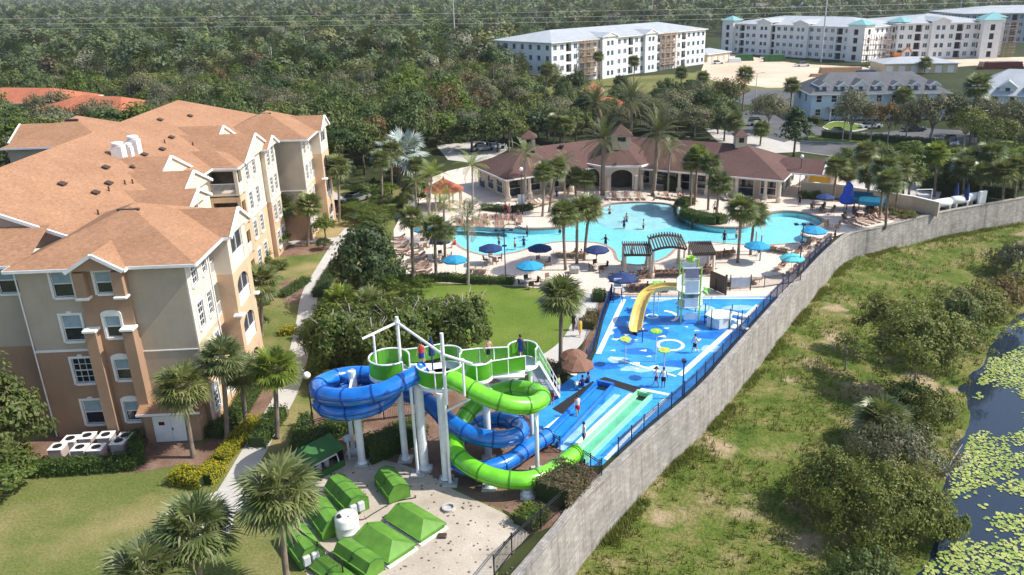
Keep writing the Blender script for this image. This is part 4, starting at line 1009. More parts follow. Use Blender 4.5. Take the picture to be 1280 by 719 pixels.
hedge('hedge', 'dark foundation hedge before the white dormered house', [(1216,170),(1250,172),(1300,178)], 2., 1.4, 'leaf_dark', .14, 30)
hedge('flower_bed', 'reddish shrub row along the cream garden wall', [(1085,262),(1110,268),(1140,272)], 1.2, .8, 'leaf_rust')
hedge('flower_bed', 'green shrubs at the cream garden wall beside the clubhouse', [(1000,248),(1024,248)], 1.2, .9, 'leaf_hedge')
hedge('hedge', 'low shrubs before the clubhouse left wing', [(604,262),(640,266),(664,262)], 1.2, .8, 'leaf_dark')
hedge('hedge', 'tall shrubs before the dark clubhouse windows', [(830,238),(850,238)], 1.8, 2.0, 'leaf_hedge')
hedge('hedge', 'dark mulched shrub row beside the splash pad corner', [(735,412),(742,398)], 1.2, .9, 'leaf_rust')
hedge('hedge', 'single green bush by the corner of the splash pad', [(747,378),(750,373)], 1.1, 1.1, 'leaf_hedge')
hedge('hedge', 'low leafy shrubs on the courtyard mulch', [(352,372),(372,360),(384,352)], 1.0, .6, 'leaf_hedge')
hedge('hedge', 'dark shrubs below the courtyard side of the dark rounded tree', [(398,372),(412,348),(424,330)], 1.2, .7, 'leaf_dark')
hedge('hedge', 'leafy shrubs between the dark rounded tree and the pool deck', [(478,342),(500,350)], 1.6, 1.1, 'leaf_oak')
hedge('hedge', 'thicket of shrubs along the left side of the bright lawn', [(440,440),(480,425),(520,415)], 2.6, 1.8, 'leaf_olive')
hedge('hedge', 'light shrubs at the path beyond the far wing', [(436,268),(470,278),(488,272)], 2.4, 1.6, 'leaf_bright')
hedge('hedge', 'dark shrubs beside the brown parasol', [(672,462),(700,470)], 1.1, .9, 'leaf_rust')

# ------------------------------------------------------------------ planting that fills the grounds
def inpoly(x, y, P):
    r = False; j = len(P)-1
    for i in range(len(P)):
        if (P[i][1] > y) != (P[j][1] > y) and x < (P[j][0]-P[i][0])*(y-P[i][1])/(P[j][1]-P[i][1])+P[i][0]: r = not r
        j = i
    return r
def scatter(name, kinds, poly, n, hr, wr, label, group, seed, gap=3., avoid=()):
    q = random.Random(seed); got = []; xs_ = [p[0] for p in poly]; ys_ = [p[1] for p in poly]
    for _ in range(n*40):
        if len(got) >= n: break
        x, y = q.uniform(min(xs_), max(xs_)), q.uniform(min(ys_), max(ys_)); p = G(x, y)
        if not inpoly(x, y, poly) or any((p-g).length < gap for g in got) or any(a[0] < x < a[2] and a[1] < y < a[3] for a in avoid): continue
        got.append(p); h = q.uniform(*hr); k = kinds[len(got) % len(kinds)]; o = tree(name, k, p, h, q.uniform(*wr), label, group)
        if 'shrub' in name: o['category'] = 'shrub'
scatter('oak_tree', ('oak', 'grey', 'dark', 'oak', 'olive'), [(604,192),(640,168),(655,126),(700,122),(735,135),(735,168),(700,182),(650,190)], 20, (7, 9.5), (7, 9), 'oak in the dense planting behind the clubhouse left wing', 'oaks behind the clubhouse left wing', 5, 5.5)
scatter('oak_tree', ('grey', 'oak', 'dark', 'grey'), [(770,172),(775,140),(850,130),(905,134),(930,150),(905,172),(860,176)], 20, (6.5, 9), (6.5, 9), 'oak in the dense planting behind the clubhouse right wing', 'oaks behind the clubhouse right wing', 6, 5.5)
scatter('oak_tree', ('oak', 'grey', 'bright'), [(642,116),(690,106),(690,126),(650,130)], 6, (6.5, 8.5), (6, 8), 'tree at the left foot of the unfinished block', 'trees at the left foot of the unfinished block', 7, 6)
scatter('small_tree', ('bright', 'oak', 'lush'), [(1040,206),(1130,204),(1260,224),(1278,240),(1190,240),(1120,232)], 12, (4.5, 6.5), (4.5, 6), 'small green tree in the strip between avenue and grey wall', 'small trees between avenue and wall', 8, 4.5)
scatter('oak_tree', ('grey', 'oak', 'olive'), [(1215,176),(1290,178),(1300,200),(1230,196)], 5, (6.5, 8), (6.5, 8), 'oak on the verge at the far right of the avenue', 'oaks at the far right of the avenue', 18, 6)
scatter('garden_shrub', ('lush', 'bright', 'lush', 'oak'), [(432,250),(470,228),(545,212),(532,252),(506,268),(490,290),(470,300),(448,296)], 24, (1.8, 3.6), (2.4, 4.), 'leafy shrub in the planting between far wing and gazebo', 'shrubs between far wing and gazebo', 9, 1.8)
scatter('garden_shrub', ('lush', 'oak'), [(344,300),(352,340),(338,380),(330,420),(322,400),(328,340)], 12, (1.0, 2.0), (1.4, 2.4), 'shrub along the courtyard wall of the apartment block', 'shrubs along the courtyard wall', 10, 1.4)
scatter('garden_shrub', ('lush', 'olive', 'bright'), [(396,420),(420,380),(470,372),(500,395),(520,420),(500,470),(430,490),(398,500)], 20, (1.8, 3.4), (2.2, 3.4), 'shrub in the thicket between footpath and bright lawn', 'shrubs between footpath and bright lawn', 12, 1.9)
scatter('garden_shrub', ('lush', 'bright'), [(480,345),(498,352),(520,358),(540,372),(500,372),(470,360)], 8, (1.2, 2.2), (1.8, 2.8), 'shrub at the far edge of the bright lawn', 'shrubs at the far edge of the bright lawn', 13, 1.8)
scatter('garden_shrub', ('lush', 'rust'), [(1086,262),(1140,272),(1130,277),(1090,268)], 7, (.9, 1.6), (1.2, 2.), 'shrub in the bed below the cream garden wall', 'shrubs below the cream garden wall', 14, 1.3)

# ------------------------------------------------------------------ the wood behind
fk = [('oak', .34), ('dark', .12), ('grey', .25), ('bright', .08), ('olive', .08), ('rust', .06), ('tallpine', .07)]
FNAME = {'oak': ('oak_tree', 'dark green oak in the dense wood behind the apartment block'), 'dark': ('oak_tree', 'narrow very dark tree in the dense wood'), 'grey': ('oak_tree', 'grey-green oak in the dense wood'),
 'bright': ('broadleaf_tree', 'brighter green broadleaf tree in the dense wood'), 'olive': ('broadleaf_tree', 'yellowish broadleaf tree in the dense wood'), 'rust': ('broadleaf_tree', 'half bare brownish tree in the dense wood'), 'tallpine': ('pine_tree', 'tall pine standing out of the dense wood')}
def pxof(X, Y, Z):
    v = Vector((X, Y, Z-CAMH)); q = v.dot(VF); return PCX+FOC*v.dot(VR)/q, PCY+FOC*v.dot(VD)/q
# ground positions (pixel space of the feet) where the wood stands
WOOD = [(-700,330),(-90,250),(0,228),(60,222),(190,200),(330,205),(408,236),(430,240),(455,232),(478,224),(520,214),(566,186),(596,170),(630,150),(652,128),(648,96),(640,70),(760,52),(900,48),(1010,40),(1200,30),(1500,28),(1500,-17),(-400,-1)]
def clear(x, y):
    u, v = x+23.6, y-51.2; a = u*math.cos(R(4))+v*math.sin(R(4)); b = -u*math.sin(R(4))+v*math.cos(R(4))
    if pxof(x, y, 0)[0] > 690 and y < (392 if pxof(x, y, 0)[0] > 895 else 305): return False
    return not (-42 < a < 3 and -3 < b < 63) and not any(math.hypot(x-hx, y-hy) < hr for hx, hy, hr in HOUSES)
HOUSES = [(*G(30, 117, 8.)[:2], 15), (*G(128, 128, 8.)[:2], 12)]
pts = []; qf = random.Random(3); Y = 92.
while Y < 3000:
    sp = 6.6 if Y < 260 else 7.3+(Y-260)*.022
    half = Y*.82+20; X = -half
    while X < half:
        x = X+qf.uniform(-.4, .4)*sp; y = Y+qf.uniform(-.4, .4)*sp; X += sp
        a, b = pxof(x, y, 0)
        if -120 < a < 1400 and inpoly(a, b, WOOD) and clear(x, y) and not (pxof(x, y, 9)[0] < 200 and 84 < pxof(x, y, 10)[1] < 121 and y < 178): pts.append((y, x))
    Y += sp*.9
pts.sort(); near = pts[:285]; farp = pts[285:]
for y, x in near:
    u = qf.random(); k = 0
    for kk, pr in fk:
        u -= pr
        if u <= 0: break
    nm, lb = FNAME[kk]; h = qf.uniform(7.5, 13.5)*(1.35 if kk == 'tallpine' else 1)
    tree(nm, kk, (x, y, 0), h, qf.uniform(7., 12.)*(.75 if kk in ('dark', 'tallpine', 'rust') else 1), lb, FNAME[kk][1].replace('tree', 'trees').replace('oak', 'oaks', 1) if 0 else 'trees of the dense wood, '+kk)
# the rest reads as one mass
FV = []; FQ = []; nq = 0; FM = []
protos = []
rs = np.random.default_rng(8)
for i in range(8):
    cl = 18; per = 24; d = rs.normal(size=(cl, 3)); d /= np.linalg.norm(d, axis=1)[:, None]; d[:, 2] = np.abs(d[:, 2])*1.2-.3
    c = d*rs.uniform(.5, 1, (cl, 1))*np.array([4.4, 4.4, 3.6])*(np.array([.7, .7, 1.25]) if i % 4 == 3 else 1); o = rs.normal(size=(cl, per, 3)); o /= np.linalg.norm(o, axis=2)[..., None]
    P = (c[:, None, :]+o*rs.uniform(.5, 1.6, (cl, per, 1))).reshape(-1, 3); P[:, 2] += 6.8
    protos.append((P, (o*.5+d[:, None, :]*1.1+rs.normal(0, .22, o.shape)+np.array([0, 0, .3])).reshape(-1, 3)))
mats_far = ['wood_oak', 'wood_grey', 'wood_dark', 'wood_olive', 'wood_rust', 'wood_bright']
bym = [[] for _ in mats_far]
for y, x in farp:
    P, N = protos[rs.integers(8)]; t = rs.uniform(0, 6.28); c, s = math.cos(t), math.sin(t); sc = rs.choice([.75, .95, 1.1, 1.3, 1.65], p=[.2, .25, .25, .2, .1])*(1+max(0, (y-260)/2200)*.9)
    sub = 1. if y < 430 else (.5 if y < 650 else (.3 if y < 1100 else .16)); n = int(len(P)*sub); sel = rs.permutation(len(P))[:n]
    Q = np.column_stack([P[sel, 0]*c-P[sel, 1]*s, P[sel, 0]*s+P[sel, 1]*c, P[sel, 2]])*np.array([sc, sc, min(sc, 1.6)])+np.array([x, y, 0])
    m_ = rs.choice(6, p=[.50, .15, .14, .11, .02, .08]); bym[m_].append((Q, N[sel], np.full(n, .40*sc/sub**.5)))
vv = []; qq = []; mi = []; n0 = 0
for k, L in enumerate(bym):
    if not L: continue
    C = np.vstack([l[0] for l in L]); N = np.vstack([l[1] for l in L]); S = np.concatenate([l[2] for l in L])
    V, Q = leaf_quads(C, N, S, S*.6, rs); vv.append(V); qq.append(Q+n0); n0 += len(V); mi += [k]*len(Q)
me = npmesh('forest', np.vstack(vv), np.vstack(qq), mats_far); me.polygons.foreach_set('material_index', np.array(mi, np.int32))
link('forest', me, kind='stuff')
print('forest', len(near), len(farp), len(mi))
# understorey of the near wood
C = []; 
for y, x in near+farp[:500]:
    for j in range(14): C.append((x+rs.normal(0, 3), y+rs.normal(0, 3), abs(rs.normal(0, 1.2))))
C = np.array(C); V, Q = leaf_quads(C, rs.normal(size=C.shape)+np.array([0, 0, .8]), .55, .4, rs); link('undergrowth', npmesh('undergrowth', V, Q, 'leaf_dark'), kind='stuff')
# bare snags
for bx, by, tx, ty, lb in [(345,92,341,54,'white dead snag left of the others in the wood'),(183,100,181,74,'dead forked snag nearest the orange tiled houses'),(386,72,378,42,'slender dead snag near the middle of the wood'),(432,80,424,56,'crooked white snag in the wood')]:
    p = G(bx, by+24); h = hgt(tx, ty, p.y); o = ent('dead_tree', lb, 'tree', p); link('trunk', trunk_mesh(bx, h*.6, .22, 4, 1.6, h*.42, 'dead_wood', 2), o)
# grass on the bank, lilies on the pond
k = 34000; P = np.column_stack([rs.uniform(-3, 75, k), rs.uniform(28, 112, k)]); ii = rs.integers(8, len(WLN)-9, 5000); Pw = WLN[ii]+(WLN[ii+1]-WLN[ii])*rs.uniform(0, 1, (5000, 1)); tg = WLN[ii+1]-WLN[ii]; tg /= np.hypot(*tg.T)[:, None]; Pw = Pw+np.column_stack([tg[:, 1], -tg[:, 0]])*(.4+rs.exponential(.3, (5000, 1))); P = np.vstack([P, Pw[wob(Pw, .8, 2) > -.15]]); dw, _ = wall_dist(P); dp = pond_dist(P)
ok = (dw > .38) & (dp > .1) & (wob(P, .6, 5)+.35*wob(P, 2.1)+rs.normal(0, .25, len(P))+.8*(dw < 1.1) > -.05); P = P[ok]; Z = bank_z(P)
B = np.repeat(np.column_stack([P, Z]), 4, 0); n = len(B); B[:, :2] += rs.normal(0, .13, (n, 2)); a = rs.uniform(0, 6.28, n); h = rs.uniform(.18, .5, n)*(1+.5*np.repeat(wob(P, .9, 2), 4))
dv = np.column_stack([np.cos(a), np.sin(a), np.zeros(n)]); w_ = .045
T = B+dv*h[:, None]*.45*np.array([1, 1, 0])+np.column_stack([np.zeros(n), np.zeros(n), h]); sd_ = np.column_stack([-np.sin(a), np.cos(a), np.zeros(n)])*w_
V = np.stack([B-sd_, B+sd_, T], 1).reshape(-1, 3); link('bank_grass_blades', npmesh('bank_grass_blades', V, np.arange(3*n).reshape(-1, 3), 'grass_tuft'), kind='stuff')
PD = []
for k in range(260000):
    x, y = rs.uniform(15, 85), rs.uniform(15, 100); PD.append((x, y))
PD = np.array(PD); dp = pond_dist(PD); f = wob(PD, .38, 1)+.75*wob(PD, 1.5, 4)+.3*wob(PD, 4.1, 2)
ok = (dp < -.35) & (f+rs.normal(0, .12, len(PD)) > (.10-.42*np.clip((-dp-2)/7, 0, 1))); PD = PD[ok]
sel = []; grid = {}
for i, (x, y) in enumerate(PD):                # keep pads from stacking up
    key = (int(x/.22), int(y/.22))
    if key in grid: continue
    grid[key] = 1; sel.append(i)
PD = PD[sel]; n = len(PD); kk = 9; a0 = rs.uniform(0, 6.28, n); r = rs.uniform(.07, .17, n)
V = np.zeros((n, kk, 3)); ang = np.linspace(.12, 2*PI-.12, kk-1)
V[:, 0] = np.column_stack([PD[:, 0], PD[:, 1], np.full(n, PONDZ+.02)])
for j in range(kk-1): V[:, j+1] = np.column_stack([PD[:, 0]+np.cos(a0+ang[j])*r, PD[:, 1]+np.sin(a0+ang[j])*r, np.full(n, PONDZ+.03)+rs.uniform(0, .03, n)])
link('lily_pads', npmesh('lily_pads', V.reshape(-1, 3), np.arange(n*kk).reshape(n, kk), 'lily'), kind='stuff')
print('lily', n)
# ------------------------------------------------------------------ buildings: shared pieces
def panel(m, o, u, W, z0, z1, ops=(), dep=.14):
    """upright wall face from o along u (outside is on the right of u), with real openings and reveals"""
    o = Vector((o[0], o[1], 0)); u = Vector((u[0], u[1], 0)).normalized(); n = Vector((u.y, -u.x, 0))
    ops = [q for q in ops if q[3] > z0 and q[2] < z1]
    xs = sorted({0, W, *[q[0] for q in ops], *[q[1] for q in ops]}); zs = sorted({z0, z1, *[max(z0, q[2]) for q in ops], *[min(z1, q[3]) for q in ops]})
    at = lambda x, z, d=0.: o+u*x-n*d+Vector((0, 0, z))
    for x0, x1 in zip(xs, xs[1:]):
        for a, b in zip(zs, zs[1:]):
            cx, cz = (x0+x1)/2, (a+b)/2
            if any(q[0] < cx < q[1] and q[2] < cz < q[3] for q in ops): continue
            m.face([at(x0, a), at(x1, a), at(x1, b), at(x0, b)])
    for q in ops:
        x0, x1, a, b = q[:4]; d = dep if len(q) < 5 else q[4]
        m.face([at(x0, a), at(x0, a, d), at(x0, b, d), at(x0, b)]); m.face([at(x1, a, d), at(x1, a), at(x1, b), at(x1, b, d)])
        m.face([at(x0, a, d), at(x0, a), at(x1, a), at(x1, a, d)]); m.face([at(x0, b), at(x0, b, d), at(x1, b, d), at(x1, b)])
def fr(o, u):
    """local frame on a facade: x along u, y inward, z up"""
    u = Vector((u[0], u[1], 0)).normalized(); inn = Vector((-u.y, u.x, 0))
    return Matrix(((u.x, inn.x, 0, o[0]), (u.y, inn.y, 0, o[1]), (0, 0, 1, 0), (0, 0, 0, 1)))
def window(root, T, x0, x1, z0, z1, arch=False, blind=.5, bars=0, trim=.16, sill=True, simple=False, glass='glass_dark', mat='trim'):
    """trim and sash = window; pane a sub-part; sits in a real opening"""
    m = MB(); t = trim; pr = -.07
    for a, b in (((x0-t, pr, z0-t*.6), (x0, .05, z1+t)), ((x1, pr, z0-t*.6), (x1+t, .05, z1+t)), ((x0, pr, z1), (x1, .05, z1+t)), ((x0, pr-.05, z0-t), (x1, .05, z0))): m.bb(a, b)
    if arch:
        w = (x1-x0)/2+t; c = (x0+x1)/2; N = 10; pts = [(c+w*math.cos(PI*i/N), z1+t+.28*math.sin(PI*i/N)) for i in range(N+1)]
        m.add([(x, pr, z) for x, z in pts]+[(x, .02, z) for x, z in pts], [tuple(range(N, -1, -1)), *[(i, i+1, N+2+i, N+1+i) for i in range(N)]])
    elif sill: m.bb((( x0+x1)/2-.16, pr-.03, z1+t), ((x0+x1)/2+.16, .02, z1+t+.14))
    mid = (z0+z1)/2
    for a, b in (((x0, .05, z0), (x0+.05, .10, z1)), ((x1-.05, .05, z0), (x1, .10, z1)), ((x0, .05, mid-.035), (x1, .11, mid+.035)), ((x0, .05, z0), (x1, .10, z0+.05)), ((x0, .05, z1-.05), (x1, .10, z1))): m.bb(a, b)
    for i in range(bars):
        xx = x0+(x1-x0)*(i+1)/(bars+1); m.bb((xx-.018, .06, z0), (xx+.018, .095, z1))
    if bars:
        for zz in (z0+(mid-z0)*.5, mid+(z1-mid)*.5): m.bb((x0, .06, zz-.018), (x1, .095, zz+.018))
    wd = m.xf(T).build('window', mat, root); k = mid+(z1-mid)*(1-blind*2) if blind <= .5 else z0
    g = MB(); g.face([(x0, .12, z0), (x1, .12, z0), (x1, .12, z1), (x0, .12, z1)])
    if blind > 0: zb = z1-(z1-z0)*blind; g.mat(1).face([(x0+.04, .112, zb), (x1-.04, .112, zb), (x1-.04, .112, z1), (x0+.04, .112, z1)])
    g.xf(T).build('pane', [glass, 'blind'], wd); return wd
def roof(m, p0, p1, hw, ze, zr, h0=True, h1=True, hin=None, fas=.2, over=0.):
    """closed roof on a ridge from p0 to p1 (plan points at the eave ends); slots: 0 slope, 1 gable wall, 2 white fascia and soffit"""
    p0, p1 = Vector((*p0, 0)), Vector((*p1, 0)); t = (p1-p0).normalized(); s = Vector((t.y, -t.x, 0)); hin = hin or hw
    e = [p0-s*hw, p0+s*hw, p1+s*hw, p1-s*hw]; e = [Vector((v.x, v.y, ze)) for v in e]
    r0 = p0+t*(hin if h0 else 0); r1 = p1-t*(hin if h1 else 0); r0.z = r1.z = zr
    m.mat(0); m.face([e[1], e[2], r1, r0]); m.face([e[3], e[0], r0, r1])
    m.mat(0 if h0 else 1); m.face([e[0], e[1], r0]); m.mat(0 if h1 else 1); m.face([e[2], e[3], r1])
    m.mat(2); m.face([e[3], e[2], e[1], e[0]]); dz = Vector((0, 0, -fas/2-.01))
    for a, b, hip in ((e[1], e[2], True), (e[3], e[0], True), (e[0], e[1], h0), (e[2], e[3], h1)):
        if hip:
            out = Vector(((b-a).y, -(b-a).x, 0)).normalized()*.04
            m.beam(a+dz+out, b+dz+out, .07, fas)
    for hip, a, b, rr, dr in ((h0, e[0], e[1], r0, -1), (h1, e[2], e[3], r1, 1)):
        if not hip:
            off = t*dr*.10+Vector((0, 0, -.07))
            for q in (a, b): m.beam(q+off, rr+off, .18, .24)
    m.mat(0); return m

# ------------------------------------------------------------------ the orange-roofed apartment block
apt = ent('apartment_building', 'tan and clay four storey apartment block with a sprawling orange shingle roof', 'building', (-23.6, 51.2, 0), R(4))
WINZ = [(.95, 2.85), (4.25, 6.15), (7.5, 9.4), (10.75, 12.6)]
ZW = 12.75
def wing(a0, b0, full=True):
    """one projecting end: front wall at b0, right corner a0-1"""
    L, Rr = a0-11.9, a0-1.0
    T = fr((L, b0), (1, 0)); W = Rr-L
    ops = []; wins = []
    if full:
        for i, (za, zb) in enumerate(WINZ):
            wins.append((a0-9.72-L, a0-8.42-L, za, zb, False, .5 if i != 1 else .0, 2 if i == 1 else 0)); wins.append((a0-6.72-L, a0-5.68-L, za+.28, zb-.05, 0 < i+1 < 4, .5, 0))
        ops = [q[:4] for q in wins]
    b_lo = a0-7.9-L; b_hi = a0-4.75-L
    lo = MB(); up = MB(); lo2 = MB()
    panel(lo, (L, b0), (1, 0), b_lo, -.2, 6.75, ops); panel(up, (L, b0), (1, 0), b_lo, 6.75, ZW, ops)
    # the clay bay stands 35 cm proud, all the way up
    bo = [(q[0]-b_lo, q[1]-b_lo, q[2], q[3]) for q in ops if q[0] > b_lo]
    panel(lo, (L+b_lo, b0-.35), (1, 0), b_hi-b_lo, -.2, ZW, bo)
    for x, (y0, y1) in ((b_lo, (b0, b0-.35)), (b_hi, (b0-.35, b0))): lo.face([(L+x, y0, -.2), (L+x, y1, -.2), (L+x, y1, ZW), (L+x, y0, ZW)])
    panel(up, (L+b_hi, b0), (1, 0), W-b_hi, 2.6 if full else 4.2, ZW); panel(lo, (L+b_hi, b0), (1, 0), W-b_hi, -.2, 2.6 if full else 4.2)
    for (x, z0, z1, d, w) in ((b_lo+.35, -.2, 8.45, .62, .72), (b_hi-.35, -.2, 8.3, .62, .72), (b_lo+.35, 10.9, ZW-.1, .5, .7), (b_hi-.35, 10.9, ZW-.1, .5, .7)) if full else ():
        lo.bb((L+x-w/2, b0-.35-d, z0), (L+x+w/2, b0-.34, z1))
    lo.build('lower_wall', 'stucco_clay', apt); up.build('upper_wall', 'stucco_tan', apt)
    tr = MB(); tr.bb((L-.02, b0-.06, 6.70), (L+b_lo, b0+.02, 6.86)); tr.build('belt_course', 'trim', apt)
    if full:
        for x in (b_lo+.35, b_hi-.35):
            MB().bevbox((L+x, b0-.66, 8.52), (.95, .9, .22), .05).build('pillar_cap', 'trim', apt); MB().bevbox((L+x, b0-.6, 10.82), (.9, .74, .2), .05).build('corbel', 'trim', apt)
    tr = MB(); tr.bb((L+b_hi, b0-.05, 6.42), (Rr, b0+.02, 6.5))
    tr.build('belt_course', 'trim', apt)
    Tb = fr((L, b0-.35), (1, 0))
    for q in wins: window(apt, Tb if q[0] > b_lo else T, *q[:4], arch=q[4], blind=q[5], bars=q[6])
    # right side: two window columns, recessed balcony, gabled porch tower with screened openings
    s0 = b0; Tr = fr((Rr, s0), (0, 1)); sops = []
    for i, (za, zb) in enumerate(WINZ): sops += [(.95, 2.15, za, zb), (3.1, 4.1, za+.1, zb)]
    up = MB(); lo = MB(); bal = [(4.75, 5.75, zf, zf+2.55, 1.6) for zf in (.2, 3.5, 6.8, 10.1)]
    panel(up, (Rr, s0), (0, 1), 6.0, 6.75, ZW, sops+bal); panel(lo, (Rr, s0), (0, 1), 6.0, -.2, 6.75, sops+bal)
    up.build('side_wall', 'stucco_cream', apt); lo.build('side_wall', 'stucco_peach', apt); up = MB(); lo = MB()
    panel(up, (Rr, s0+10.4), (0, 1), 1.9, 6.75, ZW); panel(lo, (Rr, s0+10.4), (0, 1), 1.9, -.2, 6.75)
    up.face([(Rr, s0+12.3, 6.75), (L, s0+12.3, 6.75), (L, s0+12.3, ZW), (Rr, s0+12.3, ZW)]); lo.face([(Rr, s0+12.3, -.2), (L, s0+12.3, -.2), (L, s0+12.3, 6.75), (Rr, s0+12.3, 6.75)])
    up.build('side_wall', 'stucco_cream', apt); lo.build('side_wall', 'stucco_peach', apt)
    for i, q in enumerate(sops): window(apt, Tr, *q, blind=.0 if i % 3 else .4, bars=2)
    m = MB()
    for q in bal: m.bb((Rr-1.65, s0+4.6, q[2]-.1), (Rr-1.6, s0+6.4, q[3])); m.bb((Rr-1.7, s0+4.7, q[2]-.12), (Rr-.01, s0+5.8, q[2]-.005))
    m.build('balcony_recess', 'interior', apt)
    for q in bal:
        r_ = MB()
        for z in (.1, 1.0): r_.bb((Rr-.06, s0+4.78, q[2]+z), (Rr-.02, s0+5.72, q[2]+z+.05))
        for k in range(9): r_.bb((Rr-.055, s0+4.8+k*.11, q[2]+.1), (Rr-.03, s0+4.83+k*.11, q[2]+1.0))
        r_.build('balcony_railing', 'white', apt)
    # porch tower
    px_ = Rr+1.2; tb0 = s0+5.75; tw = 4.65; tp = MB(); tu = MB()
    pops = [(.75, 3.6, zf+.1, zf+2.45, .2) for zf in (.2, 3.5, 6.8, 10.1)]
    panel(tp, (px_, tb0), (0, 1), tw, -.2, 9.9, pops); panel(tu, (px_, tb0), (0, 1), tw, 9.9, ZW, pops)
    for mm, z0, z1 in ((tp, -.2, 9.9), (tu, 9.9, ZW)): mm.face([(Rr, tb0, z0), (px_, tb0, z0), (px_, tb0, z1), (Rr, tb0, z1)]); mm.face([(px_, tb0+tw, z0), (Rr, tb0+tw, z0), (Rr, tb0+tw, z1), (px_, tb0+tw, z1)])
    tp.build('porch_tower', 'stucco_peach', apt); tu.build('porch_tower', 'stucco_cream', apt)
    Tp = fr((px_, tb0), (0, 1))
    for i, q in enumerate(pops):
        x0, x1, z0, z1 = q[:4]; m = MB(); m.face([(x0, .17, z0), (x1, .17, z0), (x1, .17, z1), (x0, .17, z1)])
        sc = m.xf(Tp).build('porch_screen', 'screen', apt); m = MB()
        for xx in (x0, x0+(x1-x0)/2-.05, x1-.1): m.bb((xx, .08, z0), (xx+.08, .15, z1))
        m.bb((x0, .09, z0), (x1, .14, z0+.85)); m.bb((x0, .04, z0+.85), (x1, .16, z0+.93)); m.xf(Tp).build('porch_railing', 'white', sc)
        if i < 3:                             # arched heads fill the opening's corners
            N = 8; c = (x0+x1)/2; w = (x1-x0)/2; mm = MB()
            for sg in (-1, 1):
                pts = [(c+sg*w, z1)]+[(c+sg*w*math.cos(PI/2*k/N), z1-.85+.85*math.sin(PI/2*k/N)) for k in range(N+1)]
                for k in range(1, N+1):
                    tri = [pts[0], pts[k], pts[k+1]]; tri = tri if sg > 0 else tri[::-1]
                    mm.face([(x, .02, z) for x, z in tri])
            mm.xf(Tp).build('arch_head', 'stucco_peach', sc)
    m = MB(); m.bevbox((px_+.05, tb0-.05, 6.6), (.75, .75, .2), .05); m.bevbox((px_+.05, tb0+tw, 6.6), (.6, .6, .2), .05); m.build('cornice', 'trim', apt)
    # roof: pyramid hip, porch gable to the side, small gable over the clay bay
    m = MB(); roof(m, (a0-6.2, b0-.5), (a0-6.2, b0+12.8), 6.2, 12.9, 15.5, hin=6.2); m.build('roof', ['roof_orange', 'stucco_cream', 'white'], apt)
    m = MB(); roof(m, (a0-7.2, b0+8.1), (a0+.55, b0+8.1), 2.75, 12.92, 14.5, False, False); m.build('roof', ['roof_orange', 'stucco_cream', 'white'], apt)
    if full:
        m = MB(); roof(m, (a0-6.3, b0-1.05), (a0-6.3, b0+3.4), 1.85, 12.86, 14.0, False, False); m.build('roof', ['roof_orange', 'stucco_clay', 'white'], apt)
wing(0, 0); wing(-2.0, 46.6, False)
# spine with its gabled front, skirt roof and left part
m = MB(); roof(m, (-18.7, 4.6), (-18.7, 62.8), 10.2, 12.9, 17.15, False, True); m.build('roof', ['roof_orange', 'siding_tan', 'white'], apt)
m = MB(); m.face([(-40, .6, 12.9), (-11.5, .6, 12.9), (-11.5, 4.7, 14.55), (-40, 4.7, 14.55)]); m.mat(1).beam((-40, .56, 12.8), (-11.9, .56, 12.8), .07, .2); m.face([(-11.5, .6, 12.88), (-40, .6, 12.88), (-40, 4.7, 12.88), (-11.5, 4.7, 12.88)]); m.build('roof', ['roof_orange', 'white'], apt)
m = MB(); panel(m, (-40, 1.2), (1, 0), 28.2, 6.75, ZW, [(26.1, 27.5, 10.75, 12.6)]); m.build('upper_wall', 'stucco_tan', apt)
m = MB(); panel(m, (-40, 1.2), (1, 0), 28.2, -.2, 6.75); m.build('lower_wall', 'stucco_clay', apt)
window(apt, fr((-40, 1.2), (1, 0)), 26.1, 27.5, 10.75, 12.6)
# far left wing (only its roof shows)
m = MB(); roof(m, (-31.5, 46.), (-31.5, 59.3), 6.2, 12.9, 15.5); m.build('roof', ['roof_orange', 'stucco_cream', 'white'], apt)
m = MB(); roof(m, (-30, 52.8), (-38.4, 52.8), 3.4, 12.92, 14.7, False, False); m.build('roof', ['roof_orange', 'stucco_cream', 'white'], apt)
m = MB(); m.bb((-37.2, 46.6, -.2), (-10., 58.8, ZW)); m.bb((-28.4, 5, -.2), (-12., 46.8, ZW)); m.build('core_wall', 'stucco_tan', apt)
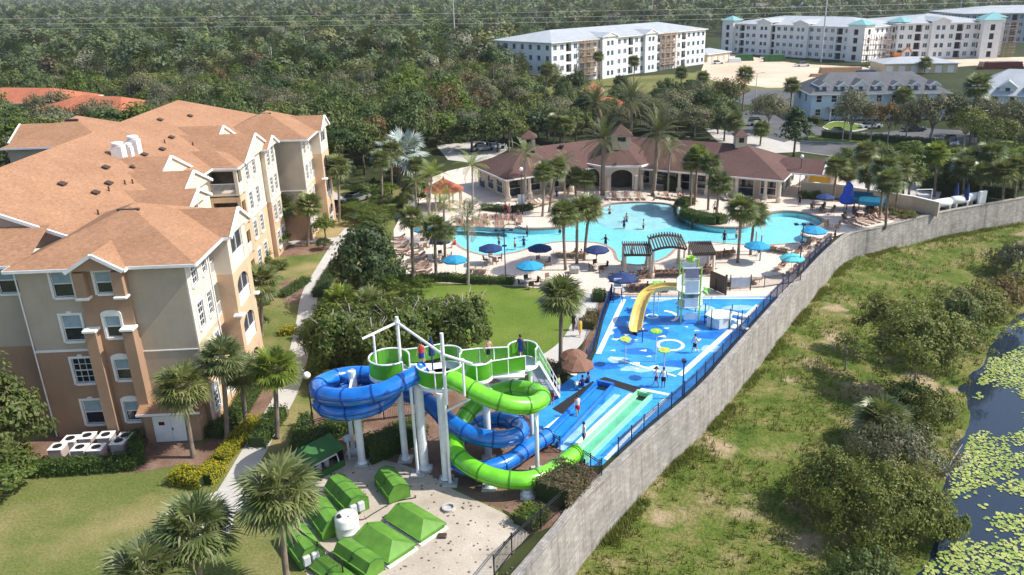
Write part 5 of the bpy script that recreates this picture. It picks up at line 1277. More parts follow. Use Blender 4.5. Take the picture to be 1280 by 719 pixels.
# cross gables and the stepped courtyard side
def cross(b, a_end, hw, zr, a_in=-17.5, ze=12.9, mat='stucco_cream'):
    m = MB(); roof(m, (a_in, b), (a_end, b), hw, ze, zr, False, False); m.build('roof', ['roof_orange', mat, 'white'], apt)
cross(24.4, -10.0, 6.1, 15.5); cross(40.8, -10.0, 6.5, 15.65)
cross(21.2, -7.0, 4.3, 14.7, -14); cross(16.6, -5.2, 2.9, 14.1, -12); cross(37.9, -5.8, 5.2, 15.15, -15); cross(42.4, -5.2, 2.5, 14.1, -12, 12.95)
def block(a1, b0, b1, cols, mat='stucco_cream', low='stucco_peach', bars=2):
    up = MB(); lo = MB(); W = b1-b0; ops = [(c-.6, c+.6, za, zb) for c in cols for za, zb in WINZ]
    panel(up, (a1, b0), (0, 1), W, 6.75, ZW, ops); panel(lo, (a1, b0), (0, 1), W, -.2, 6.75, ops)
    for mm, z0, z1 in ((up, 6.75, ZW), (lo, -.2, 6.75)):
        mm.face([(a1-9, b0, z0), (a1, b0, z0), (a1, b0, z1), (a1-9, b0, z1)]); mm.face([(a1, b1, z0), (a1-9, b1, z0), (a1-9, b1, z1), (a1, b1, z1)])
    up.build('side_wall', mat, apt); lo.build('side_wall', low, apt)
    for q in ops: window(apt, fr((a1, b0), (0, 1)), *q, blind=0, bars=bars)
    m = MB(); m.bb((a1-.02, b0-.04, 6.66), (a1+.05, b1+.04, 6.84)); m.build('belt_course', 'trim', apt)
block(-5.6, 14.2, 18.6, [2.2]); block(-7.3, 18.6, 25.2, [3.2]); block(-9.4, 25.2, 31.2, [2.0]); block(-6.2, 32.9, 40.0, [1.5, 4.2]); block(-5.7, 40.2, 44.8, [1.2, 3.2])
# corner balcony tower at the front of the middle block
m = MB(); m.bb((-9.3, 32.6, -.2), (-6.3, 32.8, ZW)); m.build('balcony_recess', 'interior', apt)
for i, zf in enumerate((.2, 3.5, 6.8, 10.1)):
    m = MB(); m.bb((-9.3, 30.9, zf-.25), (-6.25, 32.7, zf)); m.bb((-9.35, 30.85, zf-.2), (-9.05, 31.1, zf+2.8)); m.bb((-6.55, 30.85, zf-.2), (-6.2, 31.1, zf+2.8)); m.bb((-6.5, 32.4, zf-.2), (-6.2, 32.95, zf+2.8)); m.bb((-9.3, 30.87, zf+2.35), (-6.22, 31.08, zf+2.9)); m.bb((-6.42, 30.9, zf+2.35), (-6.21, 32.9, zf+2.9))
    b = m.build('balcony', 'stucco_peach' if zf < 9 else 'stucco_cream', apt); r_ = MB(); r_.bb((-9.05, 30.92, zf+1.0), (-6.5, 30.98, zf+1.07))
    for k in range(22): r_.bb((-9.0+k*.115, 30.93, zf), (-8.97+k*.115, 30.96, zf+1.0))
    r_.bb((-6.3, 31.1, zf+.02), (-6.24, 32.4, zf+1.0)); r_.build('railing', 'white', b)
m = MB(); roof(m, (-14, 33.6), (-5.9, 33.6), 3.0, 12.88, 14.15, False, True); m.build('roof', ['roof_orange', 'stucco_cream', 'white'], apt)
# roof furniture
sp = lambda a: 17.15-(abs(a+18.7))*.4167
for (a, b) in ((-14.6,13.5),(-12.6,17.),(-14.2,20.5),(-12.9,23.),(-13.6,27.5),(-13.2,31.),(-14.,36.),(-15.6,47.),(-16.8,41.),(-22,26.),(-12.4,14.)):
    m = MB(); z = sp(a)+.06; T = Matrix.Translation((a, b, z)) @ Matrix.Rotation(math.atan(.4167)*(1 if a > -18.7 else -1), 4, 'Y')
    m.box((0, 0, .09), (.5, .75, .1), M=T); m.box((0, 0, .02), (.36, .55, .1), M=T); m.build('roof_vent', 'bronze', apt)
for (a, b) in ((-10.6,10.),(-11.5,19.),(-12.,15.5),(-13.8,33.5),(-11.8,18.2),(-11.9,36.),(-15.8,30.)):
    z = sp(a); MB().tube([(a, b, z-.1), (a, b, z+.4)], .07, 7).build('vent_pipe', 'bronze', apt)
m = MB(); m.box((-6.2, 5.35, 15.22), (1.5, .3, .28)); m.build('roof_vent', 'bronze', apt)
m = MB(); m.box((-8.2, 52., 15.22), (1.5, .3, .28)); m.build('roof_vent', 'bronze', apt)
m = MB(); m.box((-31.4, 51.3, 15.2), (1.5, .3, .28)); m.build('roof_vent', 'bronze', apt)
for a, b, w, h in ((-14.7, 24.7, 1.0, 1.05), (-14.4, 26.2, .62, .8), (-14.5, 27.7, 1.0, 1.2)):
    z = sp(a+w/2)-.3; m = MB(); m.bb((a-w/2, b-w/2, z), (a+w/2, b+w/2, sp(a)+h)); zt = sp(a)+h
    st = m.build('chimney', 'white', apt); MB().lathe([(w*.42, 0), (w*.42, .12), (w*.54, .14), (w*.54, .26), (w*.48, .32), (.0, .4)], 18, (a, b, zt+.01)).build('cap', 'trim', st)
for a, b in ((-11.98, -.06), (-.93, .06), (-.93, 4.55), (-13.9, 46.5), (-2.93, 46.65)): MB().tube([(a, b, .1), (a, b, 12.6), (a, b-.25, 12.75)], .05, 6).build('downpipe', 'trim', apt)
# the electrical room at the front corner
sh = MB(); sx0, sx1 = -5.05, -1.3; panel(sh, (sx0, -1.55), (1, 0), sx1-sx0, -.2, 2.45, [(.55, 2.95, 0, 2.1)], .12)
for x, (y0, y1) in ((sx0, (-.36, -1.55)), (sx1, (-1.55, -.01))): sh.face([(x, y0, -.2), (x, y1, -.2), (x, y1, 2.45), (x, y0, 2.45)])
sh.build('utility_room', 'stucco_clay', apt)
m = MB(); m.face([(sx0-.3, -1.85, 2.45), (sx1+.3, -1.85, 2.45), (sx1+.3, -.02, 3.15), (sx0-.3, -.02, 3.15)]); m.face([(sx0-.3, -.02, 3.15), (sx0-.3, -.02, 2.42), (sx0-.3, -1.85, 2.42)]); m.face([(sx1+.3, -1.85, 2.42), (sx1+.3, -.02, 2.42), (sx1+.3, -.02, 3.15)]); m.mat(1).beam((sx0-.3, -1.88, 2.4), (sx1+.3, -1.88, 2.4), .06, .16); m.build('roof', ['roof_orange', 'white'], apt)
d = MB(); d.bb((sx0+.56, -1.47, 0), (sx0+1.74, -1.43, 2.08)); d.bb((sx0+1.76, -1.47, 0), (sx0+2.94, -1.43, 2.08)); dd = d.build('door', 'white', apt)
MB().bb((sx0+1.82, -1.53, .95), (sx0+1.88, -1.475, 1.12)).build('handle', 'iron', dd); MB().bb((sx0+.95, -1.485, 1.35), (sx0+1.35, -1.472, 1.62)).build('door_sign', 'car_red', dd)
# condensers behind the hedge
ac = ent('air_conditioner', 'boxy beige condenser with a white grille lid, beside its twins under the clay wall', 'air conditioner'); MB().bevbox((0, 0, .42), (.86, .86, .8), .06).build('casing', 'ac_side', ac)
m = MB(); m.lathe([(.40, .82), (.40, .86), (.30, .87), (.29, .84), (.0, .84)], 16); m.bevbox((0, 0, .84), (.9, .9, .05), .02); m.build('lid', 'white', ac)
m = MB(); m.lathe([(.27, .872), (.27, .885), (.0, .886)], 16)
m.build('fan_grille', 'iron', ac)
g = 'condenser units under the apartment wall'
for i, (x, y, lb) in enumerate([(92,556,None),(113,552,None),(136,551,None),(76,566,None),(104,567,None),(124,567,None),(152,559,'bluish condenser standing in the shade, nearer the hedge'),(160,552,'condenser in the shade against the apartment wall')]):
    p = G(x, y+8); o = ac if i == 0 else dup(ac, label=ac['label'])
    if lb: o['label'] = lb
    o.location = p; o.scale = (1.1, 1.1, 1.2); o.rotation_euler[2] = R(4); o['group'] = g

# ------------------------------------------------------------------ neighbours with tiled roofs beyond the trees
def tiled_house(px, py, w, d, label, rz=0, h=7.0):
    p = G(px, py, 8.0); p.z = 0; o = ent('house', label, 'house', p, rz); m = MB(); m.bb((-w/2, -d/2, 0), (w/2, d/2, h)); m.build('wall', 'stucco_cream', o)
    m = MB(); roof(m, (-w/2-.5, 0), (w/2+.5, 0), d/2+.5, h, h+(d/2)*.36); m.build('roof', ['roof_tile', 'stucco_cream', 'white'], o)
    m = MB(); roof(m, (w*.22, -d/2-2.2), (w*.22, 0), 3.2, h+.02, h+1.3, True, False); m.build('roof', ['roof_tile', 'stucco_cream', 'white'], o); return o
tiled_house(30, 117, 30, 13, 'house with a brown-red tiled roof among the trees at the left edge', R(-12))
tiled_house(128, 128, 24, 13, 'house with a patchy orange tiled roof just beyond the apartment roof', R(-20))
# ------------------------------------------------------------------ water slides
def tube_slide(name, label, pts, r, mat, n=10, ring=1.75):
    c = spline([(x, y, z) for x, y, z in pts], n); o = ent(name, label, 'water slide', (c[0].x, c[0].y, 0)); off = Vector((c[0].x, c[0].y, 0)); c = [p-off for p in c]
    m = MB(); m.tube(c, r, 20, caps=False); m.build('tube', mat, o, smooth=True)
    for sg in (-1, 1):                      # the bolted seam along each side, where the two half shells meet
        sp_ = []
        for i, p in enumerate(c): t = (c[min(i+1, len(c)-1)]-c[max(i-1, 0)]).normalized(); sp_.append(p+t.cross(Vector((0, 0, 1))).normalized()*sg*r*1.0)
        MB().tube(sp_, .03, 5, caps=False).build('seam', mat+'_dark', o)
    d = 0; last = -9; rings = []; seams = MB()
    for i in range(len(c)-1):
        d += (c[i+1]-c[i]).length
        if d-last >= ring or i == 0 or i == len(c)-2:
            t = (c[i+1]-c[i]).normalized(); seams_m = MB(); seams_m.tube([c[i]-t*.05, c[i]-t*.045, c[i]+t*.045, c[i]+t*.05], [r, r*1.075, r*1.075, r], 20, caps=False); seams_m.build('flange', mat+'_dark', o, smooth=False); last = d
    return o, c, off
plain('slide_blue_dark', (.004, .05, .30), .3, .15, 1.); plain('slide_green_dark', (.06, .26, .01), .3, .15, 1.)
BL = [(-8.0,45.75,7.15),(-8.9,44.9,7.0),(-10.3,43.95,6.7),(-12.4,43.75,6.4),(-14.3,44.75,6.1),(-14.95,46.6,5.85),(-13.8,48.3,5.6),(-11.9,48.5,5.5),(-10.5,47.4,5.4),(-10.4,45.7,5.3),(-11.6,44.4,5.2),(-13.4,44.4,5.05),(-14.8,45.8,4.9),(-14.4,47.6,4.7),(-12.6,48.5,4.45),(-10.2,48.5,4.15),(-8.3,47.7,3.85),(-6.7,46.0,3.35),(-5.2,44.95,2.95),(-3.4,44.7,2.65),(-2.1,45.8,2.35),(-2.3,47.6,2.05),(-3.9,48.6,1.8),(-5.6,47.8,1.55),(-6.4,46.0,1.35),(-6.1,44.5,1.2),(-4.7,43.85,1.0),(-3.0,44.6,.92),(-1.3,46.7,.88),(-.1,48.05,.82)]
GR = [(-6.3,44.75,7.15),(-5.3,44.3,6.8),(-4.0,43.75,6.3),(-2.5,43.55,5.8),(-1.1,44.2,5.4),(-.5,45.8,5.05),(-1.2,47.4,4.7),(-2.8,48.3,4.4),(-4.4,47.8,4.0),(-5.6,46.7,3.3),(-6.15,45.4,2.5),(-6.0,44.2,1.95),(-5.2,43.3,1.65),(-4.0,42.6,1.4),(-2.6,42.25,1.22),(-1.2,42.5,1.08),(.2,43.75,.95),(1.75,45.85,.85)]
tube_slide('tube_slide', 'glossy blue tube slide that coils twice left of the white tower', BL, .57, 'slide_blue')
tube_slide('tube_slide', 'bright green tube slide looping round the right of the white tower', GR, .57, 'slide_green')
# run-out lanes on the pad
def trough(name, label, a, b, w, mat, inner):
    a, b = Vector((*a, .06)), Vector((*b, .06)); o = ent(name, label, 'slide lane', a); d = b-a; t = d.normalized(); s = Vector((t.y, -t.x, 0)); L = d.length; Z = Vector((0, 0, 1))
    def sweep(prof, l0, l1, mm):
        for (x0, z0), (x1, z1) in zip(prof, prof[1:]): mm.face([t*l0+s*x0+Z*z0, t*l0+s*x1+Z*z1, t*l1+s*x1+Z*z1, t*l1+s*x0+Z*z0])
    h = w/2; m = MB(); sweep([(h+.14, 0), (h+.14, .46), (h, .46), (h*.93, .2), (h*.7, .07)], 0, L, m); sweep([(-h*.7, .07), (-h*.93, .2), (-h, .46), (-h-.14, .46), (-h-.14, 0)], 0, L, m)
    m.face([t*L+s*(h+.14), t*L-s*(h+.14), t*L-s*(h+.14)+Z*.5, t*L+s*(h+.14)+Z*.5]); m.face([t*(L-.25)+s*(h+.14)+Z*.5, t*(L-.25)-s*(h+.14)+Z*.5, t*L-s*(h+.14)+Z*.5, t*L+s*(h+.14)+Z*.5][::-1]); m.face([t*(L-.25)-s*h+Z*.07, t*(L-.25)+s*h+Z*.07, t*(L-.25)+s*h+Z*.5, t*(L-.25)-s*h+Z*.5]); m.build('side_walls', mat, o)
    m = MB(); sweep([(-h*.72, .075), (h*.72, .075)], 0, L, m); m.build('runout_bed', inner, o)
    m = MB(); sweep([(-h*.9, .13), (h*.9, .13)], .2, L-.25, m); m.build('water_film', 'pool_water', o)
    MB().box(t*(L-.55)+Z*.1, (.9, .5, .04), math.atan2(t.y, t.x)+PI/2).build('drain_grate', 'black_mat', o); return o
A = lambda x, y: tuple(G(x, y))[:2]
trough('slide_lane', 'open blue run-out lane below the mouth of the blue tube', (-.1, 48.05), A(757, 484), 1.2, 'slide_blue', 'slide_blue_pale')
trough('slide_lane', 'open pale green run-out lane below the mouth of the green tube', (1.75, 45.85), A(806, 497), 1.0, 'slide_green_pale', 'slide_green_pale')
for i, (a, b, w) in enumerate([(A(668,557),A(742,494),1.1), (A(700,563),A(772,494),.55), (A(718,566),A(790,500),.4)]):
    a, b = Vector((*a, 0)), Vector((*b, 0)); t = (b-a).normalized(); s = Vector((t.y, -t.x, 0))*w/2
    MB().face([(*(a+s)[:2], .062), (*(b+s)[:2], .062), (*(b-s)[:2], .062), (*(a-s)[:2], .062)][::1]) if 0 else None
    m = MB(); m.face([(*(a-s)[:2], .0525+i*.0006), (*(a+s)[:2], .0525+i*.0006), (*(b+s)[:2], .0525+i*.0006), (*(b-s)[:2], .0525+i*.0006)]); m.build('pad_lane', 'pale_blue_paint', kind='structure')

tw = ent('slide_tower', 'white steel slide tower with curved green panels and a tall open mast frame', 'slide tower', (-8, 46, 0)); O = Vector((-8, 46, 0))
def rel(p): return Vector(p)-O
def col(x, y, z, r, xt=None, yt=None, arm=None):
    m = MB(); m.tube([rel((x, y, 0)), rel((xt or x, yt or y, z))], r, 14); m.tube([rel((x, y, .0)), rel((x, y, .12))], r*1.7, 14); m.tube([rel((x, y, .12)), rel((x, y, .30))], [r*1.5, r*1.02], 14)
    if arm: m.beam(rel((xt or x, yt or y, z-.5)), rel(arm), .12, .16); m.beam(rel((x, y, z-1.5)), rel(arm), .1, .12)
    m.build('column', 'steel_white', tw)
    MB().bevbox(rel((x, y, .02)), (.95, .95, .24), .04).build('footing', 'concrete', tw)
col(-12.7,46.21,7.0,.25, arm=(-12.7,44.1,5.7)); col(-9.85,46.6,6.4,.22); col(-8.39,45.41,6.4,.30); col(-6.81,44.17,6.4,.25); col(-4.2,46.43,6.3,.24, arm=(-2.6,44.2,5.1))
col(-8.75,44.85,6.9,.10); col(-6.5,43.75,6.9,.10); col(-3.96,43.2,.85,.2); col(-1.48,42.28,.55,.3); col(-1.3,48.6,5.9,.14); col(-.9,45.0,4.6,.14, arm=(-1.0,44.4,4.7)); col(-13.6,47.6,3.4,.14)
ZD = 6.55
def pod(cx, cy, r, a0, a1, mat='panel_green', full=True):
    m = MB(); N = 26; c = rel((cx, cy, 0))
    m.lathe([(r*1.02, ZD-.22), (r*1.08, ZD-.2), (r*1.08, ZD), (r*1.0, ZD+.01)], 26, (c.x, c.y, 0)); m.build('platform', 'steel_white', tw)
    g = MB(); w = MB()
    for i in range(N):
        t0, t1 = R(a0+(a1-a0)*i/N), R(a0+(a1-a0)*(i+1)/N)
        p = lambda t, rr, z: (c.x+rr*math.cos(t), c.y+rr*math.sin(t), z)
        for r_, fl in ((r*1.04, 0), (r*1.0, 1)):
            q = [p(t0, r_, ZD+.06), p(t1, r_, ZD+.06), p(t1, r_, ZD+1.12), p(t0, r_, ZD+1.12)]; g.face(q[::-1] if fl else q)
    w.tube([p(R(a0+(a1-a0)*i/N), r*1.03, ZD+1.14) for i in range(N+1)], .055, 8)
    for k in (0, .5, 1): t = R(a0+(a1-a0)*k); w.bar(p(t, r*1.04, ZD), p(t, r*1.04, ZD+1.14), .05)
    g.build('curved_panel', mat, tw); w.build('rim', 'steel_white', tw)
pod(-10.35, 46.75, 1.25, 20, 320); pod(-6.95, 45.75, 1.45, 185, 345); pod(-6.7, 47.3, .95, -25, 120); pod(-4.55, 46.1, .85, 185, 350); pod(-1.75, 47.9, .95, -30, 170)
m = MB()
for a, b in (((-10.4, 45.6), (-6.5, 48.0)), ((-7.6, 45.2), (-4.4, 48.1)), ((-4.6, 45.9), (-1.6, 47.9))): q0, q1 = rel((*a, ZD-.15)), rel((*b, ZD-.004*(1+len(m.f)))); m.bb(q0, q1)
m.build('deck', 'steel_white', tw)
def flatpanel(a, b, h=1.05, z=ZD, zb=None, mat='panel_green'):
    zb = z if zb is None else zb; a, b = rel((*a, 0)), rel((*b, 0)); t = (b-a).normalized(); n = Vector((t.y, -t.x, 0))*.02; m = MB()
    A0, B0 = a+Vector((0, 0, z+.08)), b+Vector((0, 0, zb+.08)); A1, B1 = a+Vector((0, 0, z+h)), b+Vector((0, 0, zb+h))
    m.face([A0-n, B0-n, B1-n, A1-n][::-1]); m.face([A0+n, B0+n, B1+n, A1+n]); m.build('flat_panel', mat, tw)
    f = MB(); f.bar(A1+Vector((0, 0, .03)), B1+Vector((0, 0, .03)), .045)
    k = max(1, round((b-a).length/1.1))
    for i in range(k+1): p = a.lerp(b, i/k); zz = z+(zb-z)*i/k; f.bar((p.x, p.y, zz), (p.x, p.y, zz+h+.03), .04)
    f.build('panel_frame', 'steel_white', tw)
flatpanel((-9.6,47.9),(-8.3,48.2)); flatpanel((-8.3,48.2),(-7.2,48.7)); flatpanel((-3.75,45.9),(-1.55,46.6)); flatpanel((-5.9,47.6),(-4.6,47.9)); flatpanel((-4.6,47.9),(-2.7,48.0))
# mast frame
m = MB(); T1, T2 = rel((-9.77, 47.5, ZD)), rel((-6.36, 43.4, ZD))
m.bar(T1, T1+Vector((0, 0, 3.6)), .11, 10); m.build('mast', 'steel_white', tw); m = MB(); m.bar(T2-Vector((0, 0, .6)), T2+Vector((0, 0, 4.2)), .11, 10); m.build('mast', 'steel_white', tw)
for a, b in (((-11.74,46.,9.3),(-9.77,47.5,9.75)), ((-9.77,47.5,9.75),(-6.36,43.4,9.35)), ((-6.36,43.4,9.35),(-4.6,43.0,8.9))): MB().bar(rel(a), rel(b), .085, 10).build('roof_beam', 'steel_white', tw)
for a, b in (((-11.1,46.3,6.4),(-11.1,46.3,9.4)), ((-5.2,43.3,6.6),(-5.2,43.3,9.1)), ((-8.1,45.5,6.4),(-8.1,45.5,7.7))): MB().bar(rel(a), rel(b), .075, 8).build('post', 'steel_white', tw)
MB().lathe([(.16, 0), (.2, .1), (.16, .2)], 10, tuple(T1+Vector((0, 0, 3.15)))).build('mast_collar', 'steel_white', tw)
# stair down to the pad
s0, s1 = Vector((-1.3, 48.2, ZD)), Vector((.15, 55.2, .1)); d = s1-s0; t2 = Vector((d.x, d.y, 0)).normalized(); sd2 = Vector((t2.y, -t2.x, 0))*.62; n = 34
for k in (-1, 1): MB().beam(rel(s0+sd2*k-Vector((0, 0, .12))), rel(s1+sd2*k-Vector((0, 0, .12))), .07, .26).build('stringer', 'steel_white', tw)
m = MB()
for i in range(n): p = rel(s0+d*((i+.5)/n)); m.box((p.x, p.y, p.z), (1.2, .22, .04), math.atan2(t2.y, t2.x)+PI/2)
m.build('stair_treads', 'equip_grey', tw)
for k in (-1, 1):
    m = MB()
    for z in (.55, 1.05): m.bar(rel(s0+sd2*k+Vector((0, 0, z))), rel(s1+sd2*k+Vector((0, 0, z))), .045)
    for i in range(7): p = rel(s0+d*i/6+sd2*k); m.bar(p, p+Vector((0, 0, 1.05)), .04)
    m.build('handrail', 'steel_white', tw)
a, b = s0+sd2, s0+d*.5+sd2; flatpanel((a.x, a.y), (b.x, b.y), 1.0, ZD, b.z)
m = MB()
for a, b in (((-12.7,46.2,5.2),(-12.7,48.4,4.9)), ((-4.2,46.4,4.4),(-2.8,48.2,4.0)), ((-4.2,46.4,1.9),(-2.9,44.8,1.9)), ((-4.2,46.4,2.1),(-5.0,47.9,1.3)), ((-9.85,46.6,4.5),(-10.3,47.4,4.6)), ((-6.8,44.2,4.9),(-5.0,44.6,5.7)), ((-4.2,46.4,3.9),(-5.4,46.8,2.9)), ((-8.4,45.4,3.6),(-8.3,47.4,3.2))): MB().beam(rel(a), rel(b), .1, .14).build('bracket', 'steel_white', tw)
m = MB(); m.bevbox(rel((-8.3, 45.9, ZD+.55)), (.42, .42, .6), .05); m.build('control_box', 'cloth_blue', tw)

ST0, STD = s0.copy(), d.copy()
# ------------------------------------------------------------------ pump houses in the yard
def pump(name, label, px, ang, L, W, h, prof, mat='pump_green', boxes=0):
    p = Vector((*px, .03)); o = ent(name, label, 'pump house', p, R(ang)); m = MB(); pr = [(x*W, z*h) for x, z in prof]; n = len(pr)
    vs = [(-L/2, y, z) for y, z in pr]+[(L/2, y, z) for y, z in pr]
    m.add(vs, [(i, (i+1) % n, n+(i+1) % n, n+i) for i in range(n)][::1]+[tuple(range(n))[::-1], tuple(range(n, 2*n))])
    m.build('cover', mat, o)
    lip = MB(); z = pr[-2][1] if 0 else .5*h; lip.bb((-L/2-.03, -W/2-.05, z-.02), (L/2+.03, -W/2+.02, z+.03)); lip.build('lip', mat, o)
    nr = max(2, int(L/1.0)); sm = MB()
    for k in range(nr+1):
        x = -L/2+L*k/nr
        for (y0, z0), (y1, z1) in zip(pr, pr[1:]): sm.beam((x*.985, y0*1.004, z0+.008), (x*.985, y1*1.004, z1+.008), .05, .03)
    sm.build('ribs', 'shed_green', o); MB().bevbox((.1, -W*.37, .74*h+.03), (.16, .05, .1), .015).build('latch', 'iron', o)
    for k in range(boxes):
        MB().bevbox((L/2+.14, -.35+k*.5, .55), (.26, .4, .6), .04).build('meter_box', 'equip_grey', o)
    return o
# profile across the width, from the far (right) foot over the ridge to the near foot
PR = [(.5, 0), (.5, .72), (.12, 1.), (-.22, .98), (-.5, .5), (-.5, 0)]
pump('pump_house', 'green gable-fronted pump cover with grey meter boxes, nearest the dark green shed', (-12.75, 41.95), -51, 3.1, 1.45, 1.2, PR, boxes=2)
pump('pump_house', 'green pump cover behind the white tank, without boxes', (-13.55, 39.75), -55, 2.9, 1.4, 1.15, PR)
pump('pump_house', 'green pump cover with grey meter boxes, tucked under the shaggy sabal palm', (-14.2, 37.35), -53, 2.9, 1.4, 1.15, PR, boxes=2)
pump('pump_house', 'single green pump cover standing by the slide columns', (-10.1, 43.0), -58, 2.4, 1.4, 1.15, PR)
pump('pump_house', 'green pump cover cut by the bottom edge, beside the low hatches', (-10.75, 36.15), -40, 2.9, 1.25, 1.0, PR)
pump('pump_house', 'low green slab cover at the bottom edge, under the fence', (-12.0, 35.3), -40, 2.6, 1.1, .5, PR)
def hatch(label, c, ang):
    o = ent('pump_hatch', label, 'pump hatch', (*c, .03), R(ang)); m = MB(); roof(m, (-1.5, 0), (1.5, 0), .98, .34, .82, False, True, .8, .03, 0); m.build('roof', ['pump_green', 'pump_green', 'pump_green'], o)
    MB().bb((-1.46, -.93, 0), (1.46, .93, .33)).build('wall', 'pump_green', o); MB().bb((-1.55, -1.05, -.02), (1.62, 1.05, .07)).build('slab', 'white', o)
hatch('low hipped green hatch closest to the slide tower', (-8.05, 39.45), -41); hatch('low hipped green hatch with rusty streaks, middle of the yard', (-9.55, 37.6), -41)
o = ent('tool_shed', 'long dark green lean-to shed open to pipes and valves', 'shed', (-15.3, 45.3, .03), R(50.5)); m = MB()
m.add([(-1.6,-.75,1.3),(1.6,-.75,1.3),(1.6,.75,1.85),(-1.6,.75,1.85),(-1.6,-.75,1.38),(1.6,-.75,1.38),(1.6,.75,1.93),(-1.6,.75,1.93)], [(0,3,2,1),(4,5,6,7),(0,1,5,4),(1,2,6,5),(2,3,7,6),(3,0,4,7)]); m.build('roof', 'shed_green', o)
m = MB(); m.bb((-1.5, .62, 0), (1.5, .7, 1.8)); m.bb((-1.55, -.65, 0), (-1.47, .62, 1.3)); m.bb((1.47, -.65, 0), (1.55, .62, 1.3)); m.build('wall', 'dark_void', o); MB().bb((-1.5, -.7, 0), (1.5, -.62, .45)).build('front_board', 'shed_green', o)
m = MB(); m.tube([(-1.1, -.3, .2), (-1.1, -.3, .9), (1.2, -.3, .9), (1.2, -.5, .3)], .06, 8)
m.build('pipe', 'white', o)
for k in range(3): MB().lathe([(.16, 0), (.2, .05), (.2, .5), (.08, .62)], 12, (-.6+k*.6, .1, .1)).build('filter_drum', 'equip_grey', o)
o = ent('equipment_post', 'white metal cabinet on a post beside the dark green shed', 'equipment post', G(437, 574, .03)); m = MB(); m.bb((-.06, -.06, 0), (.06, .06, 1.5)); m.build('post', 'white', o); MB().bevbox((0, 0, 1.62), (.5, .45, .3), .03, R(40)).build('cabinet', 'equip_grey', o)
o = ent('water_tank', 'round white plastic water tank with a black lid between the green covers', 'water tank', (-11.95, 38.75, .03)); MB().lathe([(.66, 0), (.68, .06), (.68, .35), (.70, .38), (.68, .41), (.68, .8), (.70, .83), (.68, .86), (.68, 1.25), (.6, 1.4), (.25, 1.52), (.0, 1.53)], 28).build('shell', 'tank_white', o, smooth=True)
MB().lathe([(.2, 0), (.2, .07), (.0, .09)], 16, (-.28, -.2, 1.42)).build('lid', 'black_mat', o); MB().lathe([(.07, 0), (.07, .08), (.0, .09)], 10, (.2, -.25, 1.42)).build('fitting', 'iron', o)
o = ent('well_ring', 'concrete ring lying open on the gravel by the low hatch', 'well ring', G(561, 636, .03)); MB().lathe([(.3, 0), (.42, 0), (.42, .16), (.3, .16), (.3, .02)], 20).build('ring', 'concrete', o)
q = random.Random(9); m = MB()
for k in range(260):
    x, y = q.uniform(372, 640), q.uniform(585, 719); p = G(x, y); s = q.uniform(.03, .09)
    m.lathe([(s, 0), (s*.9, s*.5), (s*.3, s*.8)], 5, (p.x, p.y, .024))
m.build('loose_debris', 'bark', kind='stuff')
for px_, lb in (([(430,640),(450,650),(470,640),(492,628),(520,622)],'thin black hose snaking from the white tank across the gravel'),([(455,575),(475,592),(500,606),(530,604)],'grey pipe lying on the gravel by the slide columns')):
    c_ = spline([tuple(G(x, y, .05)) for x, y in px_], 6); MB().tube(c_, .035, 6).build('hose', 'iron' if 'black' in lb else 'equip_grey', None, label=lb, cat='hose')
MB().bevbox((0, 0, .07), (.5, .4, .14), .03).build('valve_box', 'bronze', None, G(553, 671, .03), label='small brown valve box lid lying in the middle of the gravel', cat='valve box')
# ------------------------------------------------------------------ clubhouse
CO = Vector((10, 120, 0)); club = ent('clubhouse', 'low clubhouse with long maroon hipped roofs, cream arches and a square cupola', 'building', CO)
lc = lambda x, y: (x-CO.x, y-CO.y)
RM = ['roof_maroon', 'stucco_buff', 'trim']
def clubwing(P0, ang, L, D, side, cols, hz=(True, True)):
    """P0 outer front eave corner, ang direction of the front eave going inward, D depth, side +1 when the depth lies to the left of it"""
    u = Vector((math.cos(ang), math.sin(ang), 0)); v = Vector((-u.y, u.x, 0))*side; P = Vector((P0[0]-CO.x, P0[1]-CO.y, 0))
    a = P+v*D/2; b = a+u*L; m = MB(); roof(m, a[:2], b[:2], D/2, 3.4, 3.4+D/2*.46, True, hz[1]); m.build('roof', RM, club)
    w = MB(); gl = MB(); q = [P+u*1.0+v*2.6, P+u*L+v*2.6, P+u*L+v*(D-.8), P+u*1.0+v*(D-.8)]
    for i in range(4):
        o, e = q[i], q[(i+1) % 4]
        if side < 0: o, e = e, o
        W = (e-o).length; n = int(W/3); ops = [(k*W/n+.5, (k+1)*W/n-.5, .5 if k % 3 else .02, 2.5, .1) for k in range(n)]
        panel(w, (o.x, o.y), (e-o)[:2], W, 0, 3.38, ops)
        T = fr(o, (e-o))
        for k, op in enumerate(ops):
            window(club, T, *op[:4], blind=0, trim=.1, sill=False)
    w.build('wall', 'stucco_buff', club)
    for s in cols:
        p = P+u*s+v*.55; m = MB(); m.lathe([(.42, 0), (.42, .75), (.30, .85), (.26, 1.0), (.23, 2.9), (.34, 3.05), (.36, 3.38)], 12, (p.x, p.y, 0)); m.build('column', 'stucco_cream', club)
    m = MB(); e0, e1 = P+u*.4+v*.5, P+u*L+v*.5; m.beam((e0.x, e0.y, 3.26), (e1.x, e1.y, 3.26), .35, .26); m.build('porch_beam', 'trim', club)
clubwing((-5.9, 114.57), R(29), 21., 12.8, 1, (.6, 4.2, 8., 11.5), (True, False))
clubwing((33.67, 111.06), R(153), 27., 14.6, -1, (.6, 2.6, 6.8, 11.2, 15.5), (True, False))
# right gabled service end
m = MB(); roof(m, lc(33.5, 121.2), lc(41.6, 117.2), 3.6, 3.42, 5.0, True, False); m.build('roof', RM, club)
